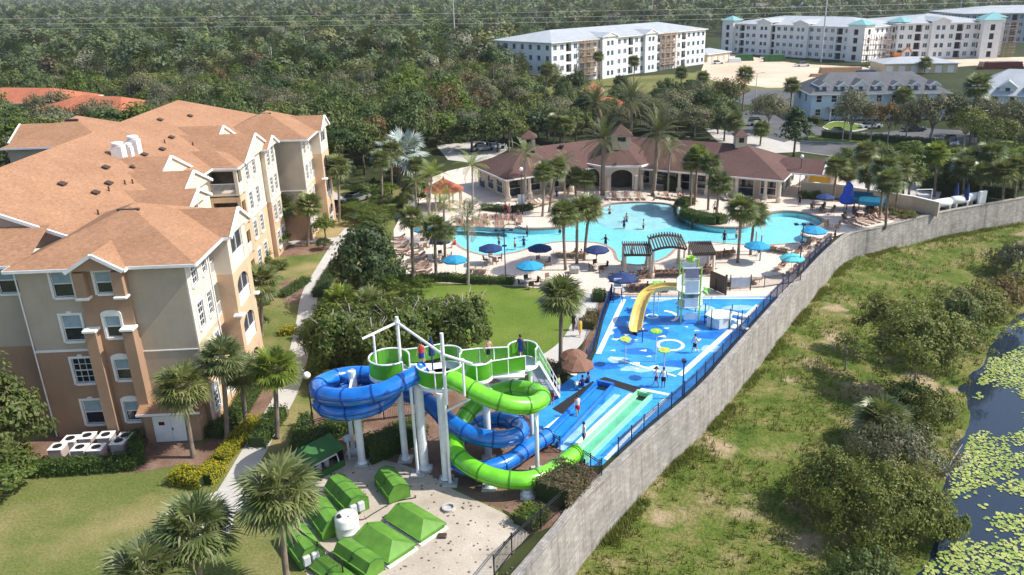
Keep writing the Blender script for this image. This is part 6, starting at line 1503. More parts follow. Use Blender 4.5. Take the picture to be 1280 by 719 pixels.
# rotunda with arcade
cx, cy = lc(11.6, 127.0); N = 8; Rr = 7.2; ro = [(cx+Rr*math.cos(R(22.5+45*i)), cy+Rr*math.sin(R(22.5+45*i))) for i in range(N)]
m = MB()
for i in range(N): a, b = ro[i], ro[(i+1) % N]; m.face([(*a, 3.95), (*b, 3.95), (cx, cy, 7.3)])
m.face([(*p, 3.93) for p in ro[::-1]]); m.build('roof', 'roof_maroon', club)
m = MB()
for i in range(N):
    a, b = Vector((*ro[i], 3.78)), Vector((*ro[(i+1) % N], 3.78)); m.beam(a, b, .5, .3)
m.build('cornice', 'trim', club)
ri = [(cx+(Rr-.45)*math.cos(R(22.5+45*i)), cy+(Rr-.45)*math.sin(R(22.5+45*i))) for i in range(N)]
for i in range(N):
    a, b = Vector((*ri[i], 0)), Vector((*ri[(i+1) % N], 0)); W = (b-a).length; mid = (a+b)/2
    if mid.y > cy+2: continue
    m = MB(); s0, s1 = .95, W-.95; sp = 2.3; Na = 12; r = (s1-s0)/2; cxx = W/2
    t = (b-a).normalized(); nn = Vector((-t.y, t.x, 0)); nn = nn if nn.dot(mid-Vector((cx, cy, 0))) > 0 else -nn
    def pt(x, z, d=0): p = a+t*x+nn*d; return (p.x, p.y, z)
    prof = [(s0, sp)]+[(cxx-r*math.cos(PI*k/Na), sp+.95*math.sin(PI*k/Na)) for k in range(1, Na)]+[(s1, sp)]
    for d, fl in ((.18, 0), (-.18, 1)):
        F = [[pt(0, 0, d), pt(s0, 0, d), pt(s0, 3.65, d), pt(0, 3.65, d)], [pt(s1, 0, d), pt(W, 0, d), pt(W, 3.65, d), pt(s1, 3.65, d)]]
        for (x0, z0), (x1, z1) in zip(prof, prof[1:]): F.append([pt(x0, z0, d), pt(x1, z1, d), pt(x1, 3.65, d), pt(x0, 3.65, d)])
        for f in F: m.face(f if not fl else f[::-1])
    pr2 = [(s0, 0)]+prof+[(s1, 0)]
    for (x0, z0), (x1, z1) in zip(pr2, pr2[1:]): m.face([pt(x0, z0, .18), pt(x0, z0, -.18), pt(x1, z1, -.18), pt(x1, z1, .18)])
    m.build('arch', 'stucco_cream', club)
    for x in (.45, W-.45):
        p = a+t*x+nn*.3; MB().lathe([(.34, 0), (.34, .7), (.24, .8), (.2, 2.1), (.32, 2.3), (.3, 2.35)], 10, (p.x, p.y, 0)).build('column', 'stucco_cream', club)
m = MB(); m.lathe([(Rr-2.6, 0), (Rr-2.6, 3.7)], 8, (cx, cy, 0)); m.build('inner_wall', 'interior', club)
def cupola(x, y, z, s, h, label=None):
    x, y = lc(x, y); m = MB(); m.bb((x-s/2, y-s/2, z-1.2), (x+s/2, y+s/2, z+h)); w = m.build('cupola', 'stucco_buff', club)
    m = MB(); e = s/2+.35
    for i in range(4):
        c = [(-e, -e), (e, -e), (e, e), (-e, e)]; a, b = c[i], c[(i+1) % 4]; m.face([(x+a[0], y+a[1], z+h), (x+b[0], y+b[1], z+h), (x, y, z+h+s*.55)])
    m.face([(x+p[0], y+p[1], z+h-.01) for p in [(-e, e), (e, e), (e, -e), (-e, -e)]]); m.build('cupola_roof', 'roof_maroon', w)
    m = MB()
    for dx, dy, wx, wy in ((0, -s/2-.01, s*.45, .04), (s/2+.01, 0, .04, s*.45)): m.box((x+dx, y+dy, z+h*.5), (wx, wy, h*.55))
    m.build('louver', 'dark_void', w)
cupola(11.8, 125.2, 6.7, 2.8, 1.2); cupola(-2.6, 126.6, 6.3, 1.9, 1.2); cupola(29.6, 121.4, 6.8, 1.7, 1.3)
for x, y, z in ((-2., 121.5, 6.1), (2.5, 125.2, 6.2), (22.5, 126.4, 6.9), (26., 124.2, 6.9)): MB().box((*lc(x, y), z), (.7, .7, .35)).build('roof_vent', 'bronze', club)
# gated service yard beside it
o = ent('service_enclosure', 'cream walled service enclosure with a yellow gate at the clubhouse right end', 'enclosure', G(1008, 232)); m = MB()
for a, b in (((0, 0), (3.2, 5.)), ((3.2, 5.), (6.4, 3.2)), ((6.4, 3.2), (3.2, -1.8))): m.beam((*a, .9), (*b, .9), .3, 1.8)
m.build('wall_face', 'stucco_cream', o)
for x, y in ((0, 0), (3.2, -1.8), (6.4, 3.2)): MB().bevbox((x, y, 1.1), (.6, .6, 2.2), .05).build('gate_pier', 'stucco_cream', o)
MB().beam((.3, -.2, .85), (2.9, -1.65, .85), .08, 1.5).build('gate', 'cloth_yellow', o)
# gazebo
gz = ent('gazebo', 'open gazebo with an orange tiled octagonal roof on tan columns', 'gazebo', (-14.7, 112.6, .04)); m = MB(); rr = 3.0
for i in range(8):
    a, b = R(22.5+45*i), R(67.5+45*i); m.face([(rr*math.cos(a), rr*math.sin(a), 2.6), (rr*math.cos(b), rr*math.sin(b), 2.6), (0, 0, 4.25)])
m.face([(rr*.98*math.cos(R(22.5+45*i)), rr*.98*math.sin(R(22.5+45*i)), 2.58) for i in range(8)][::-1]); m.build('roof', 'roof_tile', gz)
for i in range(8): a = R(22.5+45*i); MB().lathe([(.2, 0), (.2, .5), (.13, .55), (.13, 2.58)], 10, (2.55*math.cos(a), 2.55*math.sin(a), 0)).build('column', 'stucco_buff', gz)
MB().lathe([(.15, 4.15), (.1, 4.4), (.0, 4.6)], 8).build('finial', 'roof_tile', gz)
# pergolas
def pergola(label, c0, c1, back, z, arch=0.):
    a, b, k = G(*c0, z), G(*c1, z), G(*back, z); d = k-a; o = ent('pergola', label, 'pergola', (a.x, a.y, .04)); B = b-a; n = 13
    zz = lambda f: z+arch*(1-(2*f-1)**2)
    for i in range(n):
        f = i/(n-1); p = B*f; m = MB(); e0 = p-d*.08; e1 = p+d*1.08; m.beam((e0.x, e0.y, zz(f)), (e1.x, e1.y, zz(f)), .11, .22); m.build('slat', 'timber', o)
    for s in (0, 1):
        m = MB(); S = 8
        for i in range(S):
            p0, p1 = B*(i/S)+d*s, B*((i+1)/S)+d*s; m.beam((p0.x, p0.y, zz(i/S)-.22), (p1.x, p1.y, zz((i+1)/S)-.22), .12, .24)
        m.build('beam', 'timber', o)
        for f in (.04, .96): p = B*f+d*s; MB().lathe([(.26, 0), (.26, .6), (.17, .65), (.15, z-.36)], 4, (p.x, p.y, 0)).build('post', 'stucco_cream', o)
    return o
pergola('left lower slatted timber pergola by the pool edge', (780, 317), (814, 317), (778, 304), 2.7)
pergola('taller arched slatted timber pergola between its two lower neighbours', (815, 312), (858, 310), (810, 297), 3.3, .35)
pergola('right lower slatted timber pergola behind the play tower', (866, 316.5), (894, 316), (861, 304), 2.7)
# ------------------------------------------------------------------ water play tower
pl = ent('water_play_tower', 'tall water play tower with lime poles, pale panels and a yellow slide', 'play tower', (13.2, 69.6, .05))
for x, y, h in ((-.85, -.85, 5.6), (.85, -.85, 5.6), (.85, .85, 5.9), (-.85, .85, 5.9)): MB().tube([(x, y, 0), (x, y, h)], .07, 10).build('pole', 'play_lime', pl)
for z in (1.7, 3.1): MB().lathe([(1.25, z-.09), (1.3, z-.05), (1.3, z+.03), (1.25, z+.05)], 6).build('platform', 'play_white', pl)
for i, (ang, z, h, mt) in enumerate([(0,3.15,1.1,'play_white'),(60,3.15,1.1,'play_white'),(120,3.15,1.1,'play_white'),(240,3.15,1.2,'play_white'),(300,3.15,1.2,'play_white'),(0,1.75,1.,'play_white'),(60,1.75,1.,'play_teal'),(240,1.75,.9,'play_white'),(300,1.75,1.,'play_white'),(240,.5,.7,'play_white')]):
    a0, a1 = R(ang), R(ang+60); p, q_ = (1.22*math.cos(a0), 1.22*math.sin(a0)), (1.22*math.cos(a1), 1.22*math.sin(a1)); m = MB(); m.beam((*p, z+h/2), (*q_, z+h/2), .06, h); m.build('side_panel', mt, pl)
m = MB(); m.box((0, -.88, 5.0), (1.25, .08, .9)); m.build('mauve_panel', 'play_mauve', pl); m = MB(); m.box((0, .88, 5.2), (1.4, .08, .6)); m.build('back_panel', 'play_white', pl)
m = MB(); m.lathe([(.28, 5.75), (.42, 5.95), (.42, 6.25), (.34, 6.2), (.26, 5.8)], 14, (0, .2, 0)); m.build('tipping_bucket', 'play_lime', pl)
m = MB(); m.tube([(-.85, -.85, 5.5), (.85, -.85, 5.5)], .05, 8); m.tube([(-.85, .85, 5.8), (.85, .85, 5.8)], .05, 8); m.build('cross_bar', 'play_white', pl)
sl = spline([(-1.1, .3, 3.05), (-2.6, .6, 2.95), (-3.9, .3, 2.45), (-4.7, -.9, 1.5), (-5.2, -2.4, .5), (-5.35, -3.2, .3)], 7); m = MB(); pr = [(-.55, .42), (-.5, .12), (-.28, 0), (.28, 0), (.5, .12), (.55, .42), (.62, .42), (.56, .06), (.3, -.07), (-.3, -.07), (-.56, .06), (-.62, .42)]
rings = []
for i, p in enumerate(sl):
    t = (sl[min(i+1, len(sl)-1)]-sl[max(i-1, 0)]).normalized(); s = t.cross(Vector((0, 0, 1))).normalized(); rings.append([p+s*x+Vector((0, 0, z)) for x, z in pr])
k = len(pr); m.add([p for r_ in rings for p in r_], [(i*k+j, i*k+(j+1) % k, (i+1)*k+(j+1) % k, (i+1)*k+j) for i in range(len(sl)-1) for j in range(k)]); m.build('slide', 'slide_yellow', pl, smooth=False)
for i in (10, 20): p = sl[i]; MB().bar((p.x, p.y, 0), (p.x, p.y, p.z-.05), .07, 8).build('slide_leg', 'play_white', pl)
MB().lathe([(1.25, .95), (1.3, 1.0), (1.3, 1.12)], 6, (2.6, -1.3, 0)).build('platform', 'play_white', pl)
for i in range(3): a0, a1 = R(200+i*60), R(260+i*60); MB().beam((2.6+1.25*math.cos(a0), -1.3+1.25*math.sin(a0), .55), (2.6+1.25*math.cos(a1), -1.3+1.25*math.sin(a1), .55), .06, .95).build('side_panel', 'play_white', pl)
for x, y in ((1.7, -2.3), (3.4, -2.2), (3.8, -1.2), (4.4, -2.6), (3.9, -3.1), (1.4, -.8)): MB().bar((x, y, 0), (x, y, 2.0), .05, 8).build('post', 'iron', pl)
for i in range(3): MB().box((3.9+i*.32, -2.0-i*.28, .8-i*.27), (1.0, .45, .07), R(-40)).build('step', 'play_white', pl)
m = MB(); m.add([(3.5,-.9,1.05),(3.5,-.2,1.05),(5.9,.5,.2),(5.9,-.2,.2),(3.5,-.9,.95),(3.5,-.2,.95),(5.9,.5,.1),(5.9,-.2,.1)], [(0,3,2,1)[::-1],(4,5,6,7)[::-1],(0,1,5,4),(1,2,6,5),(2,3,7,6),(3,0,4,7)]); m.build('small_slide', 'play_white', pl)
def flower(px, top, mat, label, leaf=False):
    p = G(*px, .05); h = max(1.5, hgt(*top, p.y)-.05); o = ent('spray_flower', label, 'water spray', p); MB().tube([(0, 0, 0), (.05, 0, h*.6), (0, 0, h)], .045, 8).build('stem', 'equip_grey', o)
    if leaf:
        m = MB()
        for i in range(6):
            a = R(60*i); u = Vector((math.cos(a), math.sin(a), 0)); s = Vector((-u.y, u.x, 0)); c = Vector((0, 0, h)); P = [c, c+u*.5+s*.22+Vector((0, 0, .12)), c+u*1.05+Vector((0, 0, -.25)), c+u*.5-s*.22+Vector((0, 0, .12))]; m.face(P); m.face([q_-Vector((0, 0, .03)) for q_ in P[::-1]])
        m.build('leaf', mat, o)
    else:
        m = MB()
        for i in range(8): a = R(45*i); m.lathe([(.18, -.05), (.2, 0), (.18, .05), (.0, .06)], 8, (.34*math.cos(a), .34*math.sin(a), h))
        m.build('petal', mat, o); MB().lathe([(.22, -.05), (.24, .05), (.0, .12)], 12, (0, 0, h+.02)).build('flower_centre', 'cloth_yellow', o)
flower((781, 455), (785, 424), 'play_lime', 'yellow-green spray flower nearest the left white line of the pad'); flower((819, 452), (819, 414), 'slide_green', 'green spray flower left of the white ring'); flower((829, 472), (825, 438), 'play_lime', 'yellowish spray flower below the white ring')
flower((822, 388), (822, 355), 'slide_green', 'green leafy spray palm beside the yellow slide', True); flower((876, 384), (882, 362), 'slide_green', 'green leafy spray palm right of the play tower', True)
MB().tube([(0, 0, 0), (0, 0, 1.4), (.3, 0, 1.7), (.8, 0, 1.6)], .05, 8).build('spray_pipe', 'play_white', None, G(886, 392, .05), label='white curved spray pipe right of the play tower', cat='water spray')
MB().tube([(0, 0, 0), (0, 0, 1.1)], .045, 8).box((0, 0, 1.12), (.9, .12, .1)).build('water_cannon', 'navy_iron', None, G(803, 428, .05), label='small T-shaped water cannon below the yellow slide', cat='water spray')
# ------------------------------------------------------------------ parasols
UM = {}
def parasol_mesh(mat, r, h, n=8, drop=.52):
    m = MB(); c = (0, 0, h)
    for i in range(n):
        a, b = 2*PI*i/n, 2*PI*(i+1)/n; p = [(r*math.cos(t), r*math.sin(t), h-drop) for t in (a, b)]; md = [(r*.55*math.cos(t), r*.55*math.sin(t), h-drop*.42) for t in (a, b)]
        m.face([c, md[0], md[1]]); m.face([md[0], p[0], p[1], md[1]]); lo = [(x*1.0, y*1.0, z-.14) for x, y, z in p]; m.face([p[0], lo[0], lo[1], p[1]])
    return m.mesh('canopy', mat)
pole_me = MB().lathe([(.28, 0), (.28, .07), (.05, .1)], 12).tube([(0, 0, .05), (0, 0, 2.52)], .026, 8).mesh('pole', 'white')
def parasol(px, mat, r, label, h=2.5, drop=.52, tilt=0):
    o = ent('parasol', label, 'parasol', G(*px, .045), rnd.uniform(0, .7)); k = (mat, r, h, drop)
    if k not in UM: UM[k] = parasol_mesh(mat, r, h, 8, drop)
    link('pole', pole_me, o, scale=(1, 1, h/2.5)); c = link('canopy', UM[k], o); c.rotation_euler[0] = tilt; return o
for px, mt, r, lb in [((614,331),'navy',1.42,'navy parasol over the round table before the left pool arm'),((675,331),'navy',1.42,'navy parasol at the pool edge left of the palm trio'),((746,333),'navy',1.42,'navy parasol at the tip of the pool peninsula'),
    ((552,321),'navy',1.3,'navy parasol at the left pool corner behind the short palm'),((570,346),'cyan',1.42,'cyan parasol nearest the clipped lawn hedge'),((663,354),'cyan',1.5,'cyan parasol before the chairs at the hedge end'),
    ((945,328),'cyan',1.5,'cyan parasol at the pool edge by the thick palm'),((988,344),'teal',1.35,'pale teal parasol beside the triple lamp'),((530,306),'cyan',1.2,'small cyan parasol far left on the pool deck'),((1016,308),'cyan',1.55,'cyan parasol at the right lobe of the pool'),
    ((1030,264),'navy',1.3,'dark navy parasol by the cream garden wall')]: parasol(px, mt, r, lb)
parasol((778,370),'navy',1.55,'navy parasol over the lifeguard chair at the corner of the splash pad')
parasol((722,480),'brown_cloth',1.35,'faded brown parasol beside the black rubber mats', 2.4, .7); parasol((717,468),'brown_cloth',1.15,'faded brown parasol half hidden behind another brown one', 2.3, .6)
MB().lathe([(.05, 0), (.05, 1.0), (.22, 1.1), (.16, 1.8), (.05, 2.4), (.0, 2.45)], 8).build('folded_parasol', 'navy', None, (-7.6, 46.9, 6.57), label='folded navy parasol on the slide tower platform', cat='parasol')
o = ent('sunshade', 'large royal blue folded cantilever sunshade by the cream garden wall', 'sunshade', G(1058, 262, .05)); MB().bar((0, 0, 0), (0, 0, 4.0), .08).build('pole', 'iron', o); MB().lathe([(.9, .9), (1.3, 1.2), (.8, 2.2), (.55, 3.4), (.1, 3.9)], 9).build('canopy', 'tarp_blue', o)
for i, (x, y, L, lb) in enumerate([(1072,262,3.4,'teal covered cabana by the cream garden wall, nearer the folded sunshade'),(1088,268,3.2,'teal covered cabana by the cream garden wall, farther from the folded sunshade')]):
    o = ent('cabana', lb, 'cabana', G(x, y, .05), R(-25)); m = MB(); m.add([(-L/2,-1.2,2.0),(L/2,-1.2,2.0),(L/2,1.2,2.3),(-L/2,1.2,2.3),(-L/2,-1.25,1.5),(L/2,-1.25,1.5)], [(0,1,2,3),(4,5,1,0),(3,2,1,0)]); m.build('cover', 'tarp_teal', o)
    for sx in (-1, 1):
        for sy in (-1, 1): MB().bar((sx*L/2, sy*1.15, 0), (sx*L/2, sy*1.15, 2.1), .04).build('post', 'iron', o)
# ------------------------------------------------------------------ loungers, chairs, tables
def lounger_mesh(sling, up=.55):
    m = MB(); m.mat(1)
    for s in (-.31, .31): m.beam((s, -.95, .32), (s, .35, .32), .05, .05); m.beam((s, .33, .32), (s, .33+.75*math.cos(up), .32+.75*math.sin(up)), .05, .05)
    for y in (-.8, .3):
        for s in (-.31, .31): m.bar((s, y, 0), (s, y, .32), .025)
    m.mat(0); m.box((0, -.3, .345), (.58, 1.3, .03)); m.box((0, .33+.375*math.cos(up), .345+.375*math.sin(up)), (.58, .76, .03), rx=up)
    return m.mesh('sun_lounger', [sling, 'lounger_frame'])
LM = [lounger_mesh('lounger_sling'), lounger_mesh('lounger_tan'), lounger_mesh('lounger_sling', .9), lounger_mesh('lounger_tan', .12)]
SUNB = []
def row(a, b, n, rz, label, group, kinds=(0,), me=None, nm='sun_lounger', cat='sun lounger', jit=.06):
    A, B = G(*a, .045), G(*b, .045)
    for i in range(n):
        p = A.lerp(B, i/max(1, n-1)); o = link(nm, (me or LM)[kinds[i % len(kinds)]], None, p+Vector((rnd.uniform(-jit, jit), rnd.uniform(-jit, jit), 0)), R(rz)+rnd.uniform(-.08, .08), label, cat, group)
        if rnd.random() < .3: SUNB.append((o, group))
row((652,263),(690,252),9,65,'tan sun lounger in the slanting row before the clubhouse left wing','loungers before the clubhouse left wing',(1,0,1))
row((567,283),(640,286),13,5,'sun lounger in the long row above the left pool arm','loungers above the left pool arm',(1,2,0,1))
row((822,247),(868,253),9,8,'sun lounger in the row right of the clubhouse arches','loungers right of the clubhouse arches',(1,1,2))
row((905,250),(958,259),7,10,'sun lounger before the clubhouse right wing','loungers before the clubhouse right wing',(1,0))
row((696,320),(732,321),6,185,'beige sun lounger on the pool peninsula under the palm trio','loungers on the pool peninsula',(1,))
row((767,349),(800,351),9,200,'brown sun lounger in the row left of the pergola','loungers left of the pergola',(0,0,2))
row((803,345),(862,344),15,195,'brown sun lounger in the row under the pergola','loungers under the pergola',(2,0,0))
row((872,340),(888,340),4,195,'brown sun lounger under the right pergola','loungers under the right pergola',(0,))
row((893,322),(916,319),5,170,'brown sun lounger at the pool edge left of the thick palm','loungers left of the thick palm',(0,2))
row((990,343),(1032,301),11,-48,'brown sun lounger in the row along the top of the grey wall','loungers along the grey wall',(0,0,1))
row((975,337),(1012,306),8,-48,'brown sun lounger in the second row from the grey wall','loungers one row in from the grey wall',(2,0))
row((1066,284),(1120,271),8,20,'brown sun lounger in the row by the far bend of the grey wall','loungers by the far bend of the wall',(0,))
row((1058,278),(1100,268),5,20,'brown sun lounger in the inner row by the far bend of the grey wall','loungers one row in at the far bend',(2,0))
row((497,300),(505,318),5,-80,'brown sun lounger in the row at the left end of the deck','loungers at the left end of the deck',(0,1))
row((508,330),(530,340),5,-60,'pale sun lounger behind the clipped hedge at the left end of the deck','loungers behind the hedge',(1,0))
row((900,356),(944,353),7,190,'pale lounge chair behind the low dark fence','lounge chairs behind the low fence',(1,))
row((788,362),(835,362),8,185,'brown lounge chair along the top of the splash pad','lounge chairs along the splash pad',(2,0))
row((700,276),(740,262),6,20,'tan sun lounger along the curving edge above the palm trio','loungers above the palm trio',(1,0))
row((760,249),(806,249),7,5,'tan sun lounger in the row before the clubhouse arches','loungers before the arches',(1,2))
row((600,277),(650,279),8,5,'brown sun lounger in the back row above the left pool arm','loungers in the back row above the left pool arm',(0,2))
row((520,318),(530,345),6,-70,'brown sun lounger in the second row at the left end of the deck','loungers in the second row at the left end',(0,))
row((590,340),(606,341),3,180,'beige sun lounger behind the clipped lawn hedge','loungers behind the lawn hedge',(1,))
row((960,312),(985,316),5,180,'beige sun lounger at the pool edge left of the triple lamp','loungers left of the triple lamp',(1,0))
row((735,247),(748,247),3,10,'tan lounger left of the clubhouse arches','loungers left of the arches',(1,))
def chair_mesh(mt):
    m = MB(); m.box((0, 0, .42), (.48, .46, .05)); m.box((0, .23, .7), (.48, .05, .55), rx=-.15); m.mat(1)
    for x in (-.21, .21):
        m.bar((x, -.2, 0), (x, -.2, .62), .022); m.bar((x, .2, 0), (x, .22, .5), .022); m.bar((x, -.22, .62), (x, .24, .62), .022)
    return m.mesh('patio_chair', [mt, 'bronze'])
CM = [chair_mesh('wicker'), chair_mesh('lounger_sling'), chair_mesh('lounger_tan')]
tab_me = MB().lathe([(.5, .70), (.52, .72), (.5, .74), (.0, .742)], 18).lathe([(.25, 0), (.25, .03), (.04, .06), (.04, .70)], 10).mesh('patio_table', 'lounger_frame')
def tset(px, label, kind=0, n=4, ph=.3):
    c = G(*px, .045); link('patio_table', tab_me, None, c, 0, 'round patio table '+label, 'table')
    for i in range(n):
        a = ph+2*PI*i/n; link('patio_chair', CM[kind], None, c+Vector((math.cos(a)*.85, math.sin(a)*.85, 0)), a-PI/2+PI*0+rnd.uniform(-.2, .2), 'patio chair at the table '+label, 'chair', 'chairs '+label)
tset((616,328),'under the navy parasol by the left pool arm',1); tset((676,333),'under the navy parasol left of the palm trio',1); tset((661,358),'under the cyan parasol at the hedge end',0); tset((688,356),'right of the cyan parasol at the hedge end',1)
tset((748,338),'at the tip of the pool peninsula',0); tset((553,326),'at the left pool corner',0); tset((530,310),'under the small cyan parasol',1); tset((1022,262),'beside the dark navy parasol',0); tset((1034,266),'in the shade by the cream garden wall',0); tset((1062,276),'before the folded sunshade',0); tset((1075,272),'before the teal cabanas',0); tset((1040,286),'right of the right pool lobe',1)
# lifeguard chair, towel boards, planter box, posts
o = ent('lifeguard_chair', 'white lifeguard chair under the navy parasol at the splash pad corner', 'lifeguard chair', G(772, 376, .05))
for x in (-.4, .4):
    for y in (-.4, .4): MB().bar((x*1.2, y*1.2, 0), (x*.8, y*.8, 1.5), .04).build('leg', 'cloth_blue', o)
MB().box((0, 0, 1.5), (.75, .7, .08)).build('seat', 'white', o); MB().box((0, .35, 1.9), (.75, .07, .75)).build('backrest', 'white', o)
for px, lb in (((652,262),'white towel board beside the loungers before the clubhouse'),((515,262),'white towel board beside the gazebo')):
    o = ent('towel_board', lb, 'board', G(*px, .045)); MB().box((0, 0, 1.2), (1.0, .08, 1.9)).build('panel', 'white', o); MB().box((0, 0, .12), (1.1, .4, .24)).build('base', 'equip_grey', o)
MB().bevbox((0, 0, .35), (1.1, .9, .7), .12).build('stone_planter', 'stone', None, G(718, 341, .045), label='squat grey stone block at the foot of the palm trio', cat='stone block')
for px, h, lb in (((950,326),3.0,'pale bare post at the pool edge right of the cyan parasol'),((944,314),2.4,'short pale post behind the cyan parasol')): MB().lathe([(.12, 0), (.1, .3), (.09, h), (.0, h+.1)], 10).build('pool_post', 'concrete', None, G(*px, .045), label=lb, cat='post')
o = ent('deck_sign', 'white notice board in a dark frame on the fence above the splash pad', 'sign', G(925, 363, .05)); MB().box((0, 0, .85), (2.0, .05, 1.1)).build('panel', 'equip_grey', o)
for x in (-1.05, 1.05): MB().box((x, 0, .85), (.1, .1, 1.7)).build('post', 'bronze', o)
o = ent('lookout_stand', 'dark brown screen with a black post above the splash pad', 'screen', G(896, 364, .05), R(-60)); MB().box((0, 0, 1.0), (2.2, .08, 1.9)).build('panel', 'bronze', o); MB().box((1.3, 0, 1.1), (.16, .16, 2.2)).build('post', 'iron', o)
o = ent('pool_steps', 'curved dark handrail at the steps into the left pool arm', 'handrail', G(640, 290, .05)); MB().tube(spline([(-1.2, 0, .1), (-.9, 0, .9), (0, .1, 1.0), (1.2, 0, .6), (2.2, -.2, .0)], 5), .05, 8).build('rail', 'iron', o)
MB().bevbox((0, 0, .5), (.55, .55, 1.), .05).build('litter_bin', 'trim', None, G(623, 262, .045), label='white litter bin beside the hedge before the clubhouse', cat='bin')
# ------------------------------------------------------------------ lamps
def lamp3(px, top, label, s=1.):
    p = G(*px, .045); h = hgt(*top, p.y)-.05; o = ent('pool_lamp', label, 'lamp', p); MB().tube([(0, 0, 0), (0, 0, .5), (0, 0, h)], [.09, .07, .05], 10).build('pole', 'navy_iron', o)
    MB().bar((-.8*s, 0, h), (.8*s, 0, h), .035).build('crossbar', 'navy_iron', o); MB().box((0, -.1, h*.68), (.5*s, .2, .16)).build('bracket', 'navy_iron', o)
    for x in (-.8*s, 0, .8*s): MB().bevbox((x, -.08, h+.1), (.42*s, .34, .26), .05).build('lamp_head', 'navy_iron', o)
lamp3((632,346),(632,288),'dark triple-headed lamp before the left pool arm'); lamp3((998,346),(1001,281),'dark triple-headed lamp beside the grey wall'); 
o = ent('pool_lamp', 'dark single floodlight pole beside the slide lanes', 'lamp', G(853, 498, .05)); MB().bar((0, 0, 0), (0, 0, 3.1), .06, 8).build('pole', 'navy_iron', o); MB().bevbox((0, 0, 3.2), (.34, .34, .3), .05).build('lamp_head', 'navy_iron', o)
def globe(px, top, label):
    p = G(*px); h = hgt(*top, p.y); o = ent('street_lamp', label, 'lamp', p); MB().tube([(0, 0, 0), (0, 0, .6), (0, 0, h-.2)], [.11, .06, .05], 8).build('post', 'iron', o); MB().lathe([(.1, -.22), (.26, -.05), (.28, .1), (.16, .28), (.0, .33)], 12, (0, 0, h)).build('globe', 'lamp_glass', o, smooth=True)
globe((392,532),(388,470),'globe lamp on a dark post beside the footpath, left of the blue coil'); globe((653,268),(651,212),'dark lamp post before the clubhouse left wing'); globe((998,243),(1003,196),'lamp post before the clubhouse right end')
o = ent('pond_marker', 'thin dark post standing by the bright lawn path', 'post', G(717, 414)); MB().bar((0, 0, 0), (0, 0, 1.2), .05).build('shaft', 'iron', o)
# ------------------------------------------------------------------ people
def skin_body(pose):
    J, E = pose; me = bpy.data.meshes.new('tmp'); me.from_pydata([j[0] for j in J], E, []); o = bpy.data.objects.new('tmp', me); COL.objects.link(o)
    md = o.modifiers.new('s', 'SKIN'); md.use_smooth_shade = True
    for i, j in enumerate(J): me.skin_vertices[0].data[i].radius = (j[1], j[1]*(j[2] if len(j) > 2 else 1)); me.skin_vertices[0].data[i].use_root = (i == 0)
    sb = o.modifiers.new('b', 'SUBSURF'); sb.levels = 1; sb.render_levels = 1
    dg = bpy.context.evaluated_depsgraph_get(); r = bpy.data.meshes.new_from_object(o.evaluated_get(dg)); bpy.data.objects.remove(o); bpy.data.meshes.remove(me); r.name = 'body'; return r
def stand(la=(.33, .02, .78), ra=(-.33, .02, .78), step=0., bend=0.):
    J = [((0,0,.93),.125,.8),((0,bend*.3,1.15),.125,.75),((0,bend*.7,1.38),.15,.7),((0,bend,1.50),.055),((0,bend+.02,1.57),.075),((0,bend+.02,1.68),.088),((0,bend+.01,1.75),.05),
      ((.17,bend*.8,1.42),.06),((.25,bend*.6+la[1]*.4,1.17),.043),((la[0],la[1]+bend*.4,la[2]+.14),.034),((la[0],la[1]+.03+bend*.4,la[2]),.036),
      ((-.17,bend*.8,1.42),.06),((-.25,bend*.6+ra[1]*.4,1.17),.043),((ra[0],ra[1]+bend*.4,ra[2]+.14),.034),((ra[0],ra[1]+.03+bend*.4,ra[2]),.036),
      ((.10,0,.84),.09),((.105,step*.5+.02,.48),.062),((.11,step,.09),.042),((.115,step+.14,.03),.035),
      ((-.10,0,.84),.09),((-.105,-step*.5+.02,.48),.062),((-.11,-step,.09),.042),((-.115,-step+.14,.03),.035)]
    E = [(0,1),(1,2),(2,3),(3,4),(4,5),(5,6),(2,7),(7,8),(8,9),(9,10),(2,11),(11,12),(12,13),(13,14),(0,15),(15,16),(16,17),(17,18),(0,19),(19,20),(20,21),(21,22)]
    return J, E
def seated(recl=.0):
    s = recl; t = lambda z: -s*(z-.45)
    J = [((0,0,.50),.125,.85),((0,t(.75)-.02,.74),.12,.75),((0,t(.97),.96),.148,.7),((0,t(1.1)+.01,1.08),.055),((0,t(1.15)+.03,1.15),.075),((0,t(1.25)+.03,1.26),.088),((0,t(1.3)+.03,1.33),.05),
      ((.17,t(1),1.0),.06),((.25,t(.8)+.06,.77),.043),((.2,.22,.66),.034),((.16,.3,.66),.036),((-.17,t(1),1.0),.06),((-.25,t(.8)+.06,.77),.043),((-.2,.22,.66),.034),((-.16,.3,.66),.036),
      ((.1,.1,.5),.088),((.12,.46,.5),.062),((.12,.52,.1),.042) if s < .3 else ((.13,.9,.44),.042),((.12,.64,.04),.034) if s < .3 else ((.13,.98,.5),.034),
      ((-.1,.1,.5),.088),((-.12,.46,.5),.062),((-.12,.52,.1),.042) if s < .3 else ((-.13,.9,.44),.042),((-.12,.64,.04),.034) if s < .3 else ((-.13,.98,.5),.034)]
    return J, stand()[1]
BODY = {'stand': skin_body(stand()), 'walk': skin_body(stand((.28,.22,.85), (-.28,-.16,.82), .24)), 'wade': skin_body(stand((.52,.18,1.05), (-.5,.12,1.08), .05)), 'lean': skin_body(stand((.2,.45,.95), (-.2,.45,.95), .1, .28)), 'sit': skin_body(seated(.05)), 'recline': skin_body(seated(.75))}
